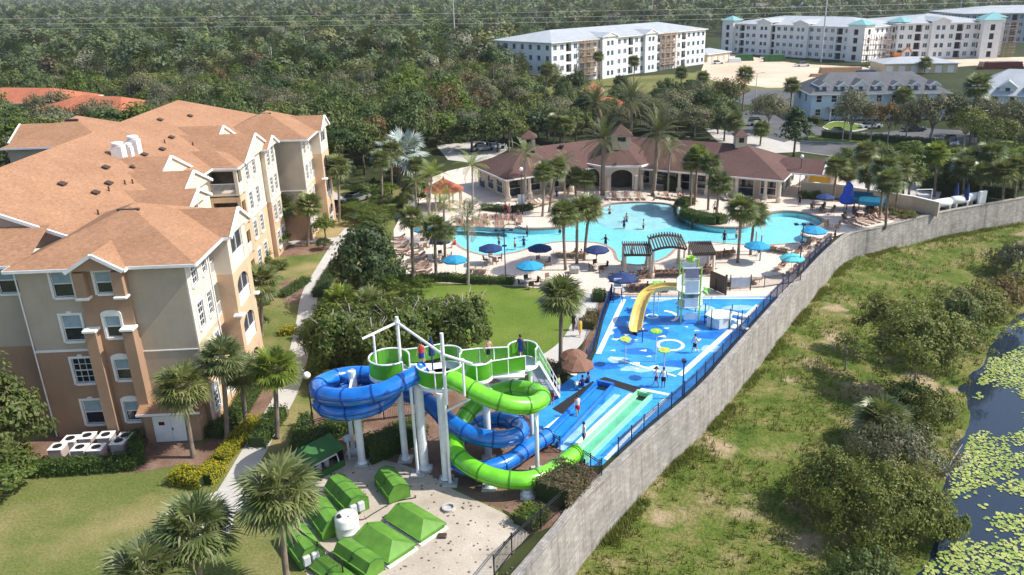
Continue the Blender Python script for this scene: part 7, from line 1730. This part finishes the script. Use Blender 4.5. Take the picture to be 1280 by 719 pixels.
def shell(sections, mat, nm):                    # clothing: rings (z, y, rx, ry) a little outside the body
    m = MB(); n = 14; k = len(sections)
    vs = [(cx_+rx*math.cos(2*PI*j/n), y+ry*math.sin(2*PI*j/n), z) for z, y, rx, ry, cx_ in sections for j in range(n)]
    m.add(vs, [(i*n+j, i*n+(j+1) % n, (i+1)*n+(j+1) % n, (i+1)*n+j) for i in range(k-1) for j in range(n)]); return m.mesh(nm, mat, True)
CL = {}
def cloth(kind, mat, seat=False, bend=0.):
    key = (kind, mat, seat)
    if key not in CL:
        if kind == 'shirt':
            S = [(.86,0,.165,.125,0),(1.1,0,.16,.12,0),(1.32,0,.195,.125,0),(1.44,0,.17,.095,0),(1.50,0,.075,.07,0)]
            if seat: S = [(z-.43, y-.02, a, b, c) for z, y, a, b, c in S]
        else:
            S = [(.98,0,.155,.125,0),(.86,0,.19,.14,0),(.72,.0,.2,.13,0),(.58,.01,.19,.12,0)]
            if seat: S = [(.62,-.02,.155,.14,0),(.50,.05,.2,.17,0),(.40,.12,.2,.2,0)]
        CL[key] = shell(S, mat, kind)
    return CL[key]
hair_me = MB().lathe([(.1, -.02), (.105, .04), (.09, .1), (.05, .135), (.0, .145)], 12).mesh('hair', 'hair', True)
face_me = MB().box((.032, .083, 0), (.022, .012, .012)).box((-.032, .083, 0), (.022, .012, .012)).box((0, .092, -.028), (.018, .03, .034)).box((0, .084, -.062), (.05, .01, .012)).mesh('face', 'skin_b', False)
def person(px, pose, label, top=None, bot='cloth_blue', skin='skin_a', rz=0, z=None, h=1.72, at=None, cat='person'):
    zz = {'wade': -.9, 'sit': .045, 'recline': -.02}.get(pose, .05) if z is None else z
    p = Vector(at) if at else G(*px, zz); o = ent('person', label, cat, p, R(rz)); s = h/1.76; o.scale = (s, s, s)
    bm_ = BODY[pose].copy(); bm_.materials.clear(); bm_.materials.append(MATS[skin]); link('body', bm_, o); seat = pose in ('sit', 'recline')
    if pose == 'recline': pass
    if bot and pose != 'recline': link('shorts', cloth('shorts', bot, seat), o)
    if top and pose != 'recline':
        c = link('shirt', cloth('shirt', top, seat), o)
        if pose == 'lean': c.rotation_euler[0] = R(-10)
    if pose == 'recline' and bot: link('shorts', cloth('shorts', bot, True), o, (0, .02, 0))
    hx = {'stand': (0, .01, 1.68), 'walk': (0, .01, 1.68), 'wade': (0, .01, 1.68), 'lean': (0, .29, 1.68), 'sit': (0, -.02, 1.25), 'recline': (0, -.57, 1.25)}[pose]
    link('hair', hair_me, o, hx); link('face', face_me, o, (hx[0], hx[1]+.01, hx[2])); return o
PEO = [((868,441),'walk','person in white top and dark shorts walking inside the white pad line','cloth_white','cloth_black','skin_a',-60),((820,483),'walk','person in white shirt at the lower corner of the splash pad','cloth_white','cloth_blue','skin_a',80),((829,484),'stand','person in pale top standing by the blue fence beside the slide lanes','cloth_white','cloth_black','skin_b',180),
 ((722,520),'walk','person in light top and red shorts stepping in the blue lane','cloth_white','cloth_red','skin_a',10),((730,555),'stand','person in white standing at the mouth of the green tube','cloth_white','cloth_blue','skin_a',100),
 ((685,500),'stand','person in pink at the foot of the slide stairs','cloth_pink',None,'skin_a',150),((690,505),'stand','person in red shorts waiting at the foot of the slide stairs',None,'cloth_red','skin_a',200),((698,494),'stand','person in lime shirt and white shorts by the brown parasol','cloth_green','cloth_white','skin_a',240),((676,498),'walk','bare-chested person beside the slide stairs',None,'cloth_black','skin_a',200),
 ((728,488),'sit','person in blue sitting under the brown parasol','cloth_blue','cloth_black','skin_b',20),((735,484),'sit','person in navy sitting at the edge of the brown parasol','cloth_blue','cloth_blue','skin_b',60),((725,420),'walk','person in yellow on the path left of the splash pad','cloth_yellow','cloth_yellow','skin_a',200),((717,412),'walk','person in black on the path by the bright lawn','cloth_black','cloth_black','skin_b',180),
 ((905,305.5),'stand','person in black standing on the pool rim left of the thick palm','cloth_black','cloth_black','skin_b',0),((746,325),'stand','person in dark swimwear on the pool peninsula','cloth_black','cloth_red','skin_b',90),((632,268),'stand','person in red standing before the lounger row','cloth_red','cloth_black','skin_a',200),((637,270),'stand','person in pink beside the lounger row','cloth_pink','cloth_pink','skin_a',160),((648,276),'stand','person at the end of the lounger row above the left pool arm',None,'cloth_black','skin_b',160),
 ((1043,301),'sit','dark-haired person sitting by the right pool lobe','cloth_black','cloth_black','skin_b',100),((999,258),'stand','person in black before the cream garden wall','cloth_black','cloth_black','skin_b',150),((569,310),'sit','person in red sitting at the left pool corner','cloth_red','cloth_red','skin_a',60),((563,298),'stand','person in black at the left end of the pool',"cloth_black",'cloth_black','skin_b',90),
 ((950,320),'sit','person sitting under the cyan parasol by the thick palm','cloth_black','cloth_black','skin_b',20),((1066,270),'stand','person in dark clothes near the folded sunshade','cloth_black','cloth_blue','skin_b',200),((893,267),'stand','person beside the planted pool island','cloth_white','cloth_black','skin_a',180),((848,272),'stand','person in white at the left tip of the island','cloth_white','cloth_white','skin_a',180),((710,248),'sit','person in bright yellow on a lounger before the clubhouse','cloth_yellow','cloth_yellow','skin_a',120),((696,250),'stand','person in blue before the clubhouse left wing','cloth_blue','cloth_blue','skin_b',160)]
for px, ps, lb, tp, bt, sk, rz in PEO: person(px, ps, lb, tp, bt, sk, rz)
SW = [((762,273),'bather waist deep in the shallow entry of the pool'),((817,260),'bather standing at the back rim of the pool'),((783,282),'bather in the middle of the wide pool basin'),((780,288),'bather left of the arched pergola, farthest from it'),((804,290),'bather splashing above the arched pergola'),((865,290),'bather near the planted island, left of two'),((886,284),'bather right under the planted island hedge'),((870,287),'bather near the planted island, right of two'),((700,296),'bather swimming behind the palm trio'),((659,298),'bather in the left pool arm behind the triple lamp'),((624,310),'bather near the left pool corner'),((655,312),'bather by the steps below the triple lamp'),((644,314),'bather sitting on the ledge of the left pool arm'),((757,310),'bather beside the tip of the peninsula'),((920,302),'bather in the water left of the thick palm'),((790,322),'bather under the left pergola'),((930,280),'bather in the right pool lobe')]
for i, (px, lb) in enumerate(SW): person(px, 'wade', lb, [None, 'cloth_black', None, 'cloth_blue'][i % 4], 'cloth_black', ['skin_a', 'skin_b'][i % 2], i*67, z=-1.12 if i % 3 else -1.0)
person((638,462), 'stand', 'lifeguard in navy standing at the top of the slide stairs', 'cloth_blue', 'cloth_blue', 'skin_b', 170, at=(-1.9, 48.4, ZD+.03))
person((525,440), 'stand', 'person with red hair cap at the back of the slide platform', 'cloth_red', 'cloth_blue', 'skin_a', 200, at=(-8.4, 47.6, ZD+.03)); person((560,460), 'stand', 'person waiting on the right pod of the slide tower', None, 'cloth_black', 'skin_a', 200, at=(-4.0, 48.0, ZD+.03)); person((660,460), 'walk', 'person in black climbing the slide stairs', 'cloth_black', 'cloth_black', 'skin_b', 20, at=tuple(ST0+STD*.22+Vector((0, 0, .05)))); person((660,460), 'walk', 'bare-chested person climbing the lower slide stairs', None, 'cloth_blue', 'skin_a', 20, at=tuple(ST0+STD*.62+Vector((0, 0, .05))))

for i, (l, grp) in enumerate(SUNB):
    r = l.rotation_euler[2]; tw_ = grp.replace('loungers', 'sun loungers').replace('lounge chairs', 'chairs')
    o = person((0, 0), 'recline', 'sunbather on one of the '+grp, None, ['cloth_black', 'cloth_red', 'cloth_blue', 'cloth_white', 'cloth_pink'][i % 5], ['skin_a', 'skin_b', 'skin_a'][i % 3], math.degrees(r)+180, at=(l.location.x-math.sin(r)*.3, l.location.y+math.cos(r)*.3, .045-.06), h=1.66)
    o['group'] = 'sunbathers on the '+tw_
# ------------------------------------------------------------------ far apartment blocks
def farblock(name, label, A, B, depth, h, roofm='roof_steel', towers=(), bays=(), scaff=(), wallm='stucco_white', rise=3.0, bwin=3.1, group=None):
    """A, B: front foot corners (world); depth goes back on the left of A->B"""
    A, B = Vector((*A, 0)), Vector((*B, 0)); L = (B-A).length; t = (B-A).normalized(); ang = math.atan2(t.y, t.x); o = ent(name, label, 'building', A, ang, group)
    FL = h/4; n = max(2, int(L/bwin)); q = random.Random(int(L*10))
    ops = []; kinds = []
    for k in range(n):
        x = (k+.5)*L/n; bal = (k % 5 == 2)
        for f in range(4):
            z = f*FL; w, a, b = (1.25, z+.25, z+FL-.5) if bal else (.78, z+.95, z+FL-.75)
            ops.append((x-w, x+w, a, b, 1.2 if bal else .12))
    w = MB(); panel(w, (0, 0), (1, 0), L, 0, h, ops); m2 = MB()
    sn = max(2, int(depth/3.4)); sops = [((k+.5)*depth/sn-.7, (k+.5)*depth/sn+.7, f*FL+.95, f*FL+FL-.75) for k in range(sn) for f in range(4)]
    panel(w, (L, 0), (0, 1), depth, 0, h, sops); panel(w, (L, depth), (-1, 0), L, 0, h); panel(w, (0, depth), (0, -1), depth, 0, h, sops)
    w.build('wall', wallm, o)
    for i, p in enumerate(ops[:96]):
        m = MB(); d = p[4]-.02; m.face([(p[0], d, p[2]), (p[1], d, p[2]), (p[1], d, p[3]), (p[0], d, p[3])]); pn = m.build('window', 'glass_blue' if p[4] < 1 else 'dark_void', o); m = MB()
        if p[4] < 1: m.bb(((p[0]+p[1])/2-.04, d-.05, p[2]), ((p[0]+p[1])/2+.04, d-.01, p[3])); m.build('mullion', 'white', pn)
        else: m.bb((p[0], .02, p[2]+.9), (p[1], .08, p[2]+1.0)); [m.bb((p[0]+.12+j*.2, .03, p[2]), (p[0]+.16+j*.2, .07, p[2]+.9)) for j in range(12)]; m.build('railing', 'iron', pn)
    if ops[96:] or sops:
        m = MB()
        for p in ops[96:]: d = p[4]-.02; m.face([(p[0], d, p[2]), (p[1], d, p[2]), (p[1], d, p[3]), (p[0], d, p[3])])
        for p in sops: m.face([(L-.12, p[0], p[2]), (L-.12, p[1], p[2]), (L-.12, p[1], p[3]), (L-.12, p[0], p[3])]); m.face([(.12, p[1], p[2]), (.12, p[0], p[2]), (.12, p[0], p[3]), (.12, p[1], p[3])])
        x = m.build('window_rows', 'glass_blue', o); x['kind'] = 'stuff'
    m = MB(); roof(m, (-.7, depth/2), (L+.7, depth/2), depth/2+.7, h+.15, h+rise, True, True); m.build('roof', [roofm, wallm, 'white'], o)
    for x, wd, hh, pr in bays:                                            # gabled or parapet bays standing forward
        m = MB(); bo = [(wd/2-1.7, wd/2-.4, f*FL+.95, f*FL+FL-.75) for f in range(4)]+[(wd/2+.4, wd/2+1.7, f*FL+.95, f*FL+FL-.75) for f in range(4)]
        panel(m, (x-wd/2, -pr), (1, 0), wd, 0, hh, bo); m.face([(x-wd/2, 0, 0), (x-wd/2, -pr, 0), (x-wd/2, -pr, hh), (x-wd/2, 0, hh)]); m.face([(x+wd/2, -pr, 0), (x+wd/2, 0, 0), (x+wd/2, 0, hh), (x+wd/2, -pr, hh)]); m.build('bay', 'stucco_white', o)
        for b in bo: g = MB(); g.face([(x-wd/2+b[0], -pr+.1, b[2]), (x-wd/2+b[1], -pr+.1, b[2]), (x-wd/2+b[1], -pr+.1, b[3]), (x-wd/2+b[0], -pr+.1, b[3])]); g.build('window', 'glass_blue', o)
        m = MB(); roof(m, (x, -pr-.4), (x, depth/2), wd/2+.3, hh-.05, hh+1.3, False, False); m.build('roof', [roofm, 'stucco_white', 'white'], o)
    for x, y, s, hh in towers:                                             # corner towers with teal pyramid caps
        m = MB(); bo = [(s/2-.9, s/2+.9, f*FL+.6, f*FL+FL-.5, .4) for f in range(4)]
        c = [(x-s/2, y-s/2), (x+s/2, y-s/2), (x+s/2, y+s/2), (x-s/2, y+s/2)]
        for i in range(4): a, b = Vector(c[i]), Vector(c[(i+1) % 4]); panel(m, a, b-a, s, 0, hh, bo)
        tw_ = m.build('corner_tower', 'stucco_white', o); g = MB(); g.bb((x-s/2+.42, y-s/2+.42, 0), (x+s/2-.42, y+s/2-.42, hh-.2)); g.build('tower_glass', 'dark_void', tw_)
        m = MB(); e = s/2+.7; cc = [(-e, -e), (e, -e), (e, e), (-e, e)]
        for i in range(4): a, b = cc[i], cc[(i+1) % 4]; m.face([(x+a[0], y+a[1], hh), (x+b[0], y+b[1], hh), (x, y, hh+1.9)])
        m.face([(x+p[0], y+p[1], hh-.02) for p in cc[::-1]]); m.build('tower_roof', 'roof_teal', tw_)
    for x, wd in scaff:
        m = MB()
        for i in range(int(wd/1.8)+1):
            for yy in (-1.4, -.3): m.bar((x+i*1.8, yy, 0), (x+i*1.8, yy, h), .07, 5)
        for z in (2, 4, 6, 8, 10, 12):
            if z < h: m.bb((x, -1.5, z-.06), (x+wd, -.2, z+.04)); m.bar((x, -1.45, z+1), (x+wd, -1.45, z+1), .05, 5)
        m.build('scaffolding', 'lumber', o)
    return o
shingle('roof_teal', (.16, .36, .38), (.24, .46, .48))
g2 = lambda x, y: tuple(G(x, y))[:2]
p0, p1 = Vector(g2(690, 107)), Vector(g2(880, 80))
farblock('apartment_building', 'unfinished white four storey block with grey roof and scaffolding beyond the clubhouse', p0, p1, 26, 12.8, bays=[(27, 8, 13.4, 1.4), (50, 7, 13.2, 1.2)], scaff=[(13, 8), (57, 9)], wallm='stucco_grey' if 0 else 'stucco_white')
p0, p1 = Vector(g2(908, 66)), Vector(g2(1078, 77)); L = (p1-p0).length
farblock('apartment_building', 'long white four storey block with teal capped towers behind the bare building ground', p0, p1, 34, 12.4, towers=[(1.5, 1, 6, 13.8), (L-2, 0, 7, 13.6), (L+1.5, 22, 7, 13.8)], bays=[(20, 7, 13.6, 1.2), (38, 7, 13.4, 1.2)], scaff=[])
sc = ent('scaffold_tower', 'timber scaffolding between two teal capped towers', 'scaffold', G(1092, 82)); m = MB()
for i in range(6):
    for yy in (0, 2): m.bar((i*1.9-4, yy, 0), (i*1.9-4, yy, 11), .1, 5)
for z in (1.8, 3.6, 5.4, 7.2, 9): m.bb((-4.2, -.2, z-.08), (5.8, 2.2, z+.06))
m.build('frame', 'lumber', sc)
p0, p1 = Vector(g2(1118, 74)), Vector(g2(1240, 72)); L = (p1-p0).length
farblock('apartment_building', 'white four storey block with a recessed scaffolded front, right of the long one', p0, p1, 40, 13.2, towers=[(L-4, -1, 7, 14.4), (L+5, 14, 7, 14.6)], bays=[(16, 7, 14.2, 1.2)], scaff=[(L, 8)])
p0, p1 = Vector(g2(1200, 55)), Vector(g2(1420, 52))
farblock('apartment_building', 'grey-white four storey block at the far right edge', p0, p1, 40, 13.5, wallm='stucco_grey')
def shed(name, label, px0, px1, d, h, wallm, roofm, rise=1.6, wz=True):
    A, B = Vector((*g2(*px0), 0)), Vector((*g2(*px1), 0)); L = (B-A).length; t = B-A; o = ent(name, label, 'building', A, math.atan2(t.y, t.x)); n = max(1, int(L/4)); ops = [((k+.5)*L/n-1.2, (k+.5)*L/n+1.2, .1, h-.7) for k in range(n)] if wz else []
    m = MB(); panel(m, (0, 0), (1, 0), L, 0, h, ops, .2); panel(m, (L, 0), (0, 1), d, 0, h); panel(m, (L, d), (-1, 0), L, 0, h); panel(m, (0, d), (0, -1), d, 0, h); m.build('wall', wallm, o)
    for p in ops: m = MB(); m.face([(p[0], .18, p[2]), (p[1], .18, p[2]), (p[1], .18, p[3]), (p[0], .18, p[3])]); m.build('garage_door', 'trim', o)
    m = MB(); roof(m, (-.5, d/2), (L+.5, d/2), d/2+.5, h+.02, h+rise); m.build('roof', [roofm, wallm, 'white'], o); return o
shed('garage_block', 'low tan garage with a pale grey roof behind the grey dormered house', (1104,92), (1196,91), 14, 3.2, 'stucco_yellow', 'roof_steel')
shed('garage_block', 'small low yellow garage at the right end of the unfinished block', (884,78), (912,74), 12, 3.0, 'stucco_yellow', 'roof_steel')
def dormered(label, px0, px1, d, h, wallm, roofm, nd, big=()):
    A, B = Vector((*g2(*px0), 0)), Vector((*g2(*px1), 0)); L = (B-A).length; t = B-A; o = ent('row_house', label, 'house', A, math.atan2(t.y, t.x)); n = max(2, int(L/3.2)); ops = [((k+.5)*L/n-.6, (k+.5)*L/n+.6, z, z+1.5) for k in range(n) for z in (.9, 3.9)]
    m = MB(); panel(m, (0, 0), (1, 0), L, 0, h, ops); panel(m, (L, 0), (0, 1), d, 0, h); panel(m, (L, d), (-1, 0), L, 0, h); panel(m, (0, d), (0, -1), d, 0, h, [(d*.3, d*.3+1.2, 3.6, 5.2), (d*.65, d*.65+1.2, 3.6, 5.2)]); m.build('wall', wallm, o)
    for p in ops: window(o, Matrix.Identity(4), *p, blind=0, trim=.12, sill=False)
    rz_ = h+d*.5*.52; m = MB(); roof(m, (-.6, d/2), (L+.6, d/2), d/2+.6, h, rz_, True, True, d*.42); m.build('roof', [roofm, wallm, 'white'], o)
    for k in range(nd):
        x = (k+.7)*L/(nd+.4); w = 3.2 if k in big else 2.0; zz = h+.25; m = MB(); m.bb((x-w/2, .9, zz-.3), (x+w/2, d*.35, zz+1.35)); dm = m.build('dormer', 'siding_white', o); m = MB(); roof(m, (x, .5), (x, d*.45), w/2+.25, zz+1.33, zz+1.33+w*.42, False, False); m.build('dormer_roof', [roofm, 'siding_white', 'white'], dm); g = MB(); g.bb((x-.45, .86, zz+.2), (x+.45, .89, zz+1.15)); g.build('dormer_window', 'glass_blue', dm)
    m = MB(); m.bb((L*.12, -2.2, 2.7), (L*.95, -.02, 2.85)); m.build('porch_roof', roofm, o)
    for k in range(7): x = L*(.13+.81*k/6); MB().bb((x-.12, -2.1, 0), (x+.12, -1.86, 2.7)).build('porch_post', 'white', o)
    return o
dormered('pale blue two storey row house with a dark grey roof and white dormers', (1012,150), (1180,148), 15, 5.8, 'siding_blue', 'roof_grey', 7, (2,))
dormered('pale blue two storey row house with a light grey roof at the right edge', (1206,150), (1390,160), 18, 5.8, 'siding_blue', 'roof_steel', 6, (1, 4))
# gatehouse with orange roofs
o = ent('gatehouse', 'small gatehouse with two orange hipped roofs among the palms', 'building', G(748, 150)); m = MB(); m.bb((-5, -3, 0), (6, 3, 3.4)); m.build('wall', 'stucco_cream', o); m = MB(); roof(m, (-6, 0), (7, 0), 3.9, 3.4, 5.2); m.build('roof', ['roof_tile', 'stucco_cream', 'white'], o)
m = MB(); m.bb((-2.6, 1.5, 0), (.6, 4.7, 6.6)); m.build('tower', 'stucco_cream', o); m = MB(); roof(m, (-3.3, 3.1), (1.3, 3.1), 2.3, 6.6, 8.2); m.build('tower_roof', ['roof_tile', 'stucco_cream', 'white'], o)
# ------------------------------------------------------------------ cars and site machines
def car(label, px, rz, mat, kind='suv', cat='car'):
    L, W, H = (4.7, 1.9, 1.7) if kind == 'suv' else ((5.6, 2.0, 1.85) if kind == 'pickup' else (4.6, 1.82, 1.42)); o = ent({'suv': 'parked_car', 'sedan': 'parked_car', 'pickup': 'pickup_truck'}[kind], label, cat, G(*px, .035), R(rz))
    hb = .95 if kind != 'sedan' else .8; side = [(-L/2, .35), (-L/2, hb-.05), (-L/2+.1, hb), (L/2-.9, hb), (L/2-.05, hb-.22), (L/2, .4), (L/2-.1, .28), (-L/2+.1, .28)]; n = len(side)
    m = MB(); m.add([(x, -W/2, z) for x, z in side]+[(x, W/2, z) for x, z in side], [tuple(range(n))[::-1], tuple(range(n, 2*n))]+[(i, (i+1) % n, n+(i+1) % n, n+i) for i in range(n)])
    x0, x1 = {'suv': (-L/2+.08, L/2-1.5), 'sedan': (-L/2+.7, L/2-1.4), 'pickup': (-L/2+1.9, L/2-1.6)}[kind]; y = W/2-.08; c = [(x0, hb), (x1, hb), (x1-.75, H), (x0+.3, H)]
    m.add([(x, -y, z) for x, z in c[:2]]+[(x, -y+.14, z) for x, z in c[2:]]+[(x, y, z) for x, z in c[:2]]+[(x, y-.14, z) for x, z in c[2:]], [(2, 3, 7, 6)]); m.add([(c[3][0], -y+.14, H), (c[2][0], -y+.14, H), (c[2][0], y-.14, H), (c[3][0], y-.14, H), (c[3][0], -y+.14, H-.06), (c[2][0], -y+.14, H-.06), (c[2][0], y-.14, H-.06), (c[3][0], y-.14, H-.06)], [(0,1,2,3),(0,4,5,1),(1,5,6,2),(2,6,7,3),(3,7,4,0)])
    m.build('body', mat, o); g = MB(); g.add([(c[0][0]+.02, -y+.01, hb), (c[1][0]-.02, -y+.01, hb), (c[2][0], -y+.15, H-.05), (c[3][0], -y+.15, H-.05), (c[0][0]+.02, y-.01, hb), (c[1][0]-.02, y-.01, hb), (c[2][0], y-.15, H-.05), (c[3][0], y-.15, H-.05)], [(0,1,2,3),(5,4,7,6),(1,5,6,2),(4,0,3,7)]); g.build('windows', 'glass_dark', o)
    for sx in (-1, 1):
        for sy in (-1, 1): MB().tube([(sx*L*.31, sy*(W/2-.2), .34), (sx*L*.31, sy*(W/2+.02), .34)], .34, 14).build('wheel', 'tyre', o)
    if kind == 'pickup': MB().bb((-L/2+.12, -W/2+.1, hb-.3), (-L/2+1.8, W/2-.1, hb+.012)).build('cargo_bed', 'dark_void', o)
    for sy in (-1, 1): MB().bb((L/2-.06, sy*.62-.2, .58), (L/2+.01, sy*.62+.2, .72)).build('headlight', 'lamp_glass', o)
    return o
car('white sport utility car on the lot behind the clubhouse', (948, 157), -8, 'car_white'); car('dark pickup truck on the avenue under the yellow-green oak', (1187, 181), -100, 'car_dark', 'pickup', 'truck'); car('grey car parked behind the avenue hedge', (1050, 168), 0, 'car_silver', 'sedan')
car('white pickup truck on the bare building ground', (1003, 83), 5, 'car_white', 'pickup', 'truck'); car('white car parked by the right end of the unfinished block', (897, 80), 10, 'car_white', 'sedan'); car('silver car in the shade beyond the far wing', (445, 252), 60, 'car_silver', 'sedan'); car('dark red car parked at the end of the far wing', (420, 262), 80, 'car_red', 'sedan'); car('silver car behind the clubhouse left wing', (604, 188), 20, 'car_silver', 'sedan'); car('white car behind the clubhouse left wing', (618, 186), 20, 'car_white', 'sedan'); car('dark car on the lot behind the white tanks', (1076, 222), 10, 'car_dark', 'sedan')
car('white van-like car on the building ground nearest the long white block', (958, 74), 0, 'car_white'); car('dark car at the foot of the grey dormered house', (1142, 164), 4, 'car_dark', 'sedan'); car('white car at the foot of the grey dormered house', (1088, 160), 4, 'car_white', 'sedan')
o = ent('dumpster', 'blue dumpster on the bare building ground', 'dumpster', G(1082, 96)); m = MB(); m.add([(-2.6,-1.2,0),(2.6,-1.2,0),(2.6,1.2,0),(-2.6,1.2,0),(-3,-1.2,1.9),(3,-1.2,1.9),(3,1.2,1.9),(-3,1.2,1.9)], [(0,1,5,4),(1,2,6,5),(2,3,7,6),(3,0,4,7),(0,3,2,1)]); m.build('skip_body', 'dumpster', o); MB().bb((-2.9, -1.1, 1.5), (2.9, 1.1, 1.6)).build('rubble_load', 'lumber', o)
o = ent('excavator', 'orange excavator on the dirt by the right white block', 'excavator', G(1120, 74)); MB().bevbox((0, 0, 1.8), (3.2, 2.4, 1.4), .15).build('cab_body', 'machine_orange', o); MB().bevbox((.7, -.5, 2.9), (1.3, 1.2, 1.2), .1).build('cab', 'glass_dark', o)
for y in (-1., 1.): MB().bevbox((0, y, .5), (3.8, .6, .9), .2).build('track', 'tyre', o)
m = MB(); m.beam((1.4, 0, 2.2), (4.2, 0, 4.6), .4, .5); m.beam((4.2, 0, 4.6), (6.2, 0, 2.0), .3, .4); m.build('boom', 'machine_orange', o); MB().bevbox((6.2, 0, 1.4), (.9, 1.1, .9), .15).build('bucket', 'iron', o)
for i, (x, y, w, dd, h, mt, lb) in enumerate([(1050,94,14,3,2.6,'lumber','long pile of lumber before the long white block'),(930,76,7,3,2.4,'shed_green','green site container at the long white block'),(968,77,8,3,2.6,'shed_green','dark green netted stack beside the white pickup'),(918,78,5,3,1.6,'white','white covered pallet on the building ground'),(1250,86,14,4,2.4,'car_red','dark red stack of panels at the right edge of the dirt'),(1020,96,4,2,1.0,'lumber','small heap of boards in the middle of the building ground')]):
    p = G(x, y); o = ent('material_stack', lb, 'material stack', p); 
    for k in range(3): MB().bb((-w/2+k*.15, -dd/2+k*.1, h*k/3+.02*(k > 0)), (w/2-k*.22, dd/2-k*.12, h*(k+1)/3)).build('layer', mt, o)
# ------------------------------------------------------------------ white tanks by the garden wall
for i, (x, y, lb) in enumerate([(1176,262,'white horizontal gas tank nearest the cream garden wall'),(1198,258,'white horizontal gas tank in the middle of the three'),(1217,254,'white horizontal gas tank nearest the far wall bend')]):
    o = ent('gas_tank', lb, 'gas tank', G(x, y), R(20)); m = MB(); m.tube([(-1.5, 0, .95), (-1.3, 0, .95), (1.3, 0, .95), (1.5, 0, .95)], [.28, .6, .6, .28], 16); m.build('shell', 'white', o, smooth=True)
    for s in (-1, 1): MB().bb((s*1-.15, -.6, 0), (s*1+.15, .6, .55)).build('saddle', 'concrete', o)
MB().bevbox((0, 0, 1.0), (1.3, .4, 2.0), .06).build('white_panel', 'white', None, G(1226, 256), R(20), label='tall white equipment panel right of the gas tanks', cat='panel')
for x, y, lb in ((1193,256,'navy folded parasol standing before the gas tanks'),(1206,258,'dark folded parasol right of the navy one at the gas tanks')): MB().lathe([(.05, 0), (.06, .8), (.4, 1.0), (.25, 2.4), (.08, 3.1), (.0, 3.2)], 9).build('folded_parasol', 'navy', None, G(x, y), label=lb, cat='parasol')
o = ent('filter_station', 'white pipe frame and cabinets left of the gas tanks', 'filter station', G(1152, 256)); MB().tube([(-1, 0, 0), (-1, 0, 2.2), (1.2, 0, 2.2), (1.2, 0, 0)], .08, 8).build('pipe', 'white', o); MB().bevbox((.2, .4, .7), (1.6, .8, 1.4), .05).build('cabinet', 'equip_grey', o)
# ------------------------------------------------------------------ masts and wires
MP = [((570,59),(567,-30),'tall pale steel power pole rising from the wood'),((815,30),(817,-28),'tall grey power pole behind the unfinished block'),((1026,78),(1029,-40),'tall grey power pole before the long white block'),((1196,40),(1198,-40),'grey power pole at the far right')]
tops = []
for (bx, by), (tx, ty), lb in MP:
    p = G(bx, by+(14 if bx == 570 else 0)); h = min(34, hgt(tx, ty, p.y)); o = ent('power_pole', lb, 'power pole', p); MB().tube([(0, 0, 0), (0, 0, h)], [.34, .2], 8).build('shaft', 'pole_grey', o)
    for k in (.9, .8): MB().bar((-2.2, 0, h*k), (2.2, 0, h*k), .1, 6).build('cross_arm', 'pole_grey', o)
E2 = []
def wire(a, b, sag, r, label):
    a, b = Vector(a), Vector(b); pts = [a.lerp(b, i/24)-Vector((0, 0, sag*4*(i/24)*(1-i/24))) for i in range(25)]; MB().tube(pts, r, 4).build('power_line', 'pole_grey', None, label=label, cat='power line')
for k, (y0, y1) in enumerate([(24,14),(31,21),(37,27)]):
    Y0 = 330; a = ray(-60, y0); b = ray(1340, y1-14); A_ = (a.x*Y0/a.y, Y0, CAMH+a.z*Y0/a.y); Bq = (b.x*380/b.y, 380, CAMH+b.z*380/b.y); wire(A_, Bq, 1.2, .05, ['topmost power line crossing above the wood', 'middle power line crossing above the wood', 'lowest power line crossing above the wood'][k])
for px, top, lb in (((1053,176),(1040,128),'street lamp by the curved traffic island'),((944,126),(942,92),'street lamp at the rough field'),((1215,178),(1214,140),'street lamp under the very tall thin palm')):
    p = G(*px); h = hgt(*top, p.y); o = ent('street_lamp', lb, 'lamp', p); MB().tube([(0, 0, 0), (0, 0, h)], [.12, .07], 8).build('post', 'pole_grey', o); MB().beam((0, 0, h), (1.6, 0, h+.2), .08, .08).build('arm', 'pole_grey', o); MB().bevbox((1.7, 0, h+.2), (.6, .3, .16), .04).build('lamp_head', 'equip_grey', o)
# distant roofs showing through the wood
for x, y, w_, lb in ((950,19,26,'far grey hipped roof behind the long white block'),(1000,18,14,'far teal roof behind the long white block')):
    p = G(x, y+6); o = ent('house', lb, 'house', p); MB().bb((-w_/2, -8, 0), (w_/2, 8, 9)).build('wall', 'stucco_grey', o); m = MB(); roof(m, (-w_/2-1, 0), (w_/2+1, 0), 9, 9, 13); m.build('roof', ['roof_grey' if w_ > 20 else 'roof_teal', 'stucco_grey', 'white'], o)
# the air
HAZE = 1
if HAZE:
    mh = bpy.data.materials.new('haze_air'); mh.use_nodes = True; nt = mh.node_tree; nt.nodes.clear(); oo = nt.nodes.new('ShaderNodeOutputMaterial'); v = nt.nodes.new('ShaderNodeVolumePrincipled'); v.inputs['Color'].default_value = (.85, .92, 1, 1); v.inputs['Density'].default_value = .0001; v.inputs['Anisotropy'].default_value = .2
    nt.links.new(v.outputs[0], oo.inputs['Volume']); MATS['haze_air'] = mh; MB().bb((-4200, -200, -12), (4200, 5400, 48)).build('haze', 'haze_air', kind='stuff')
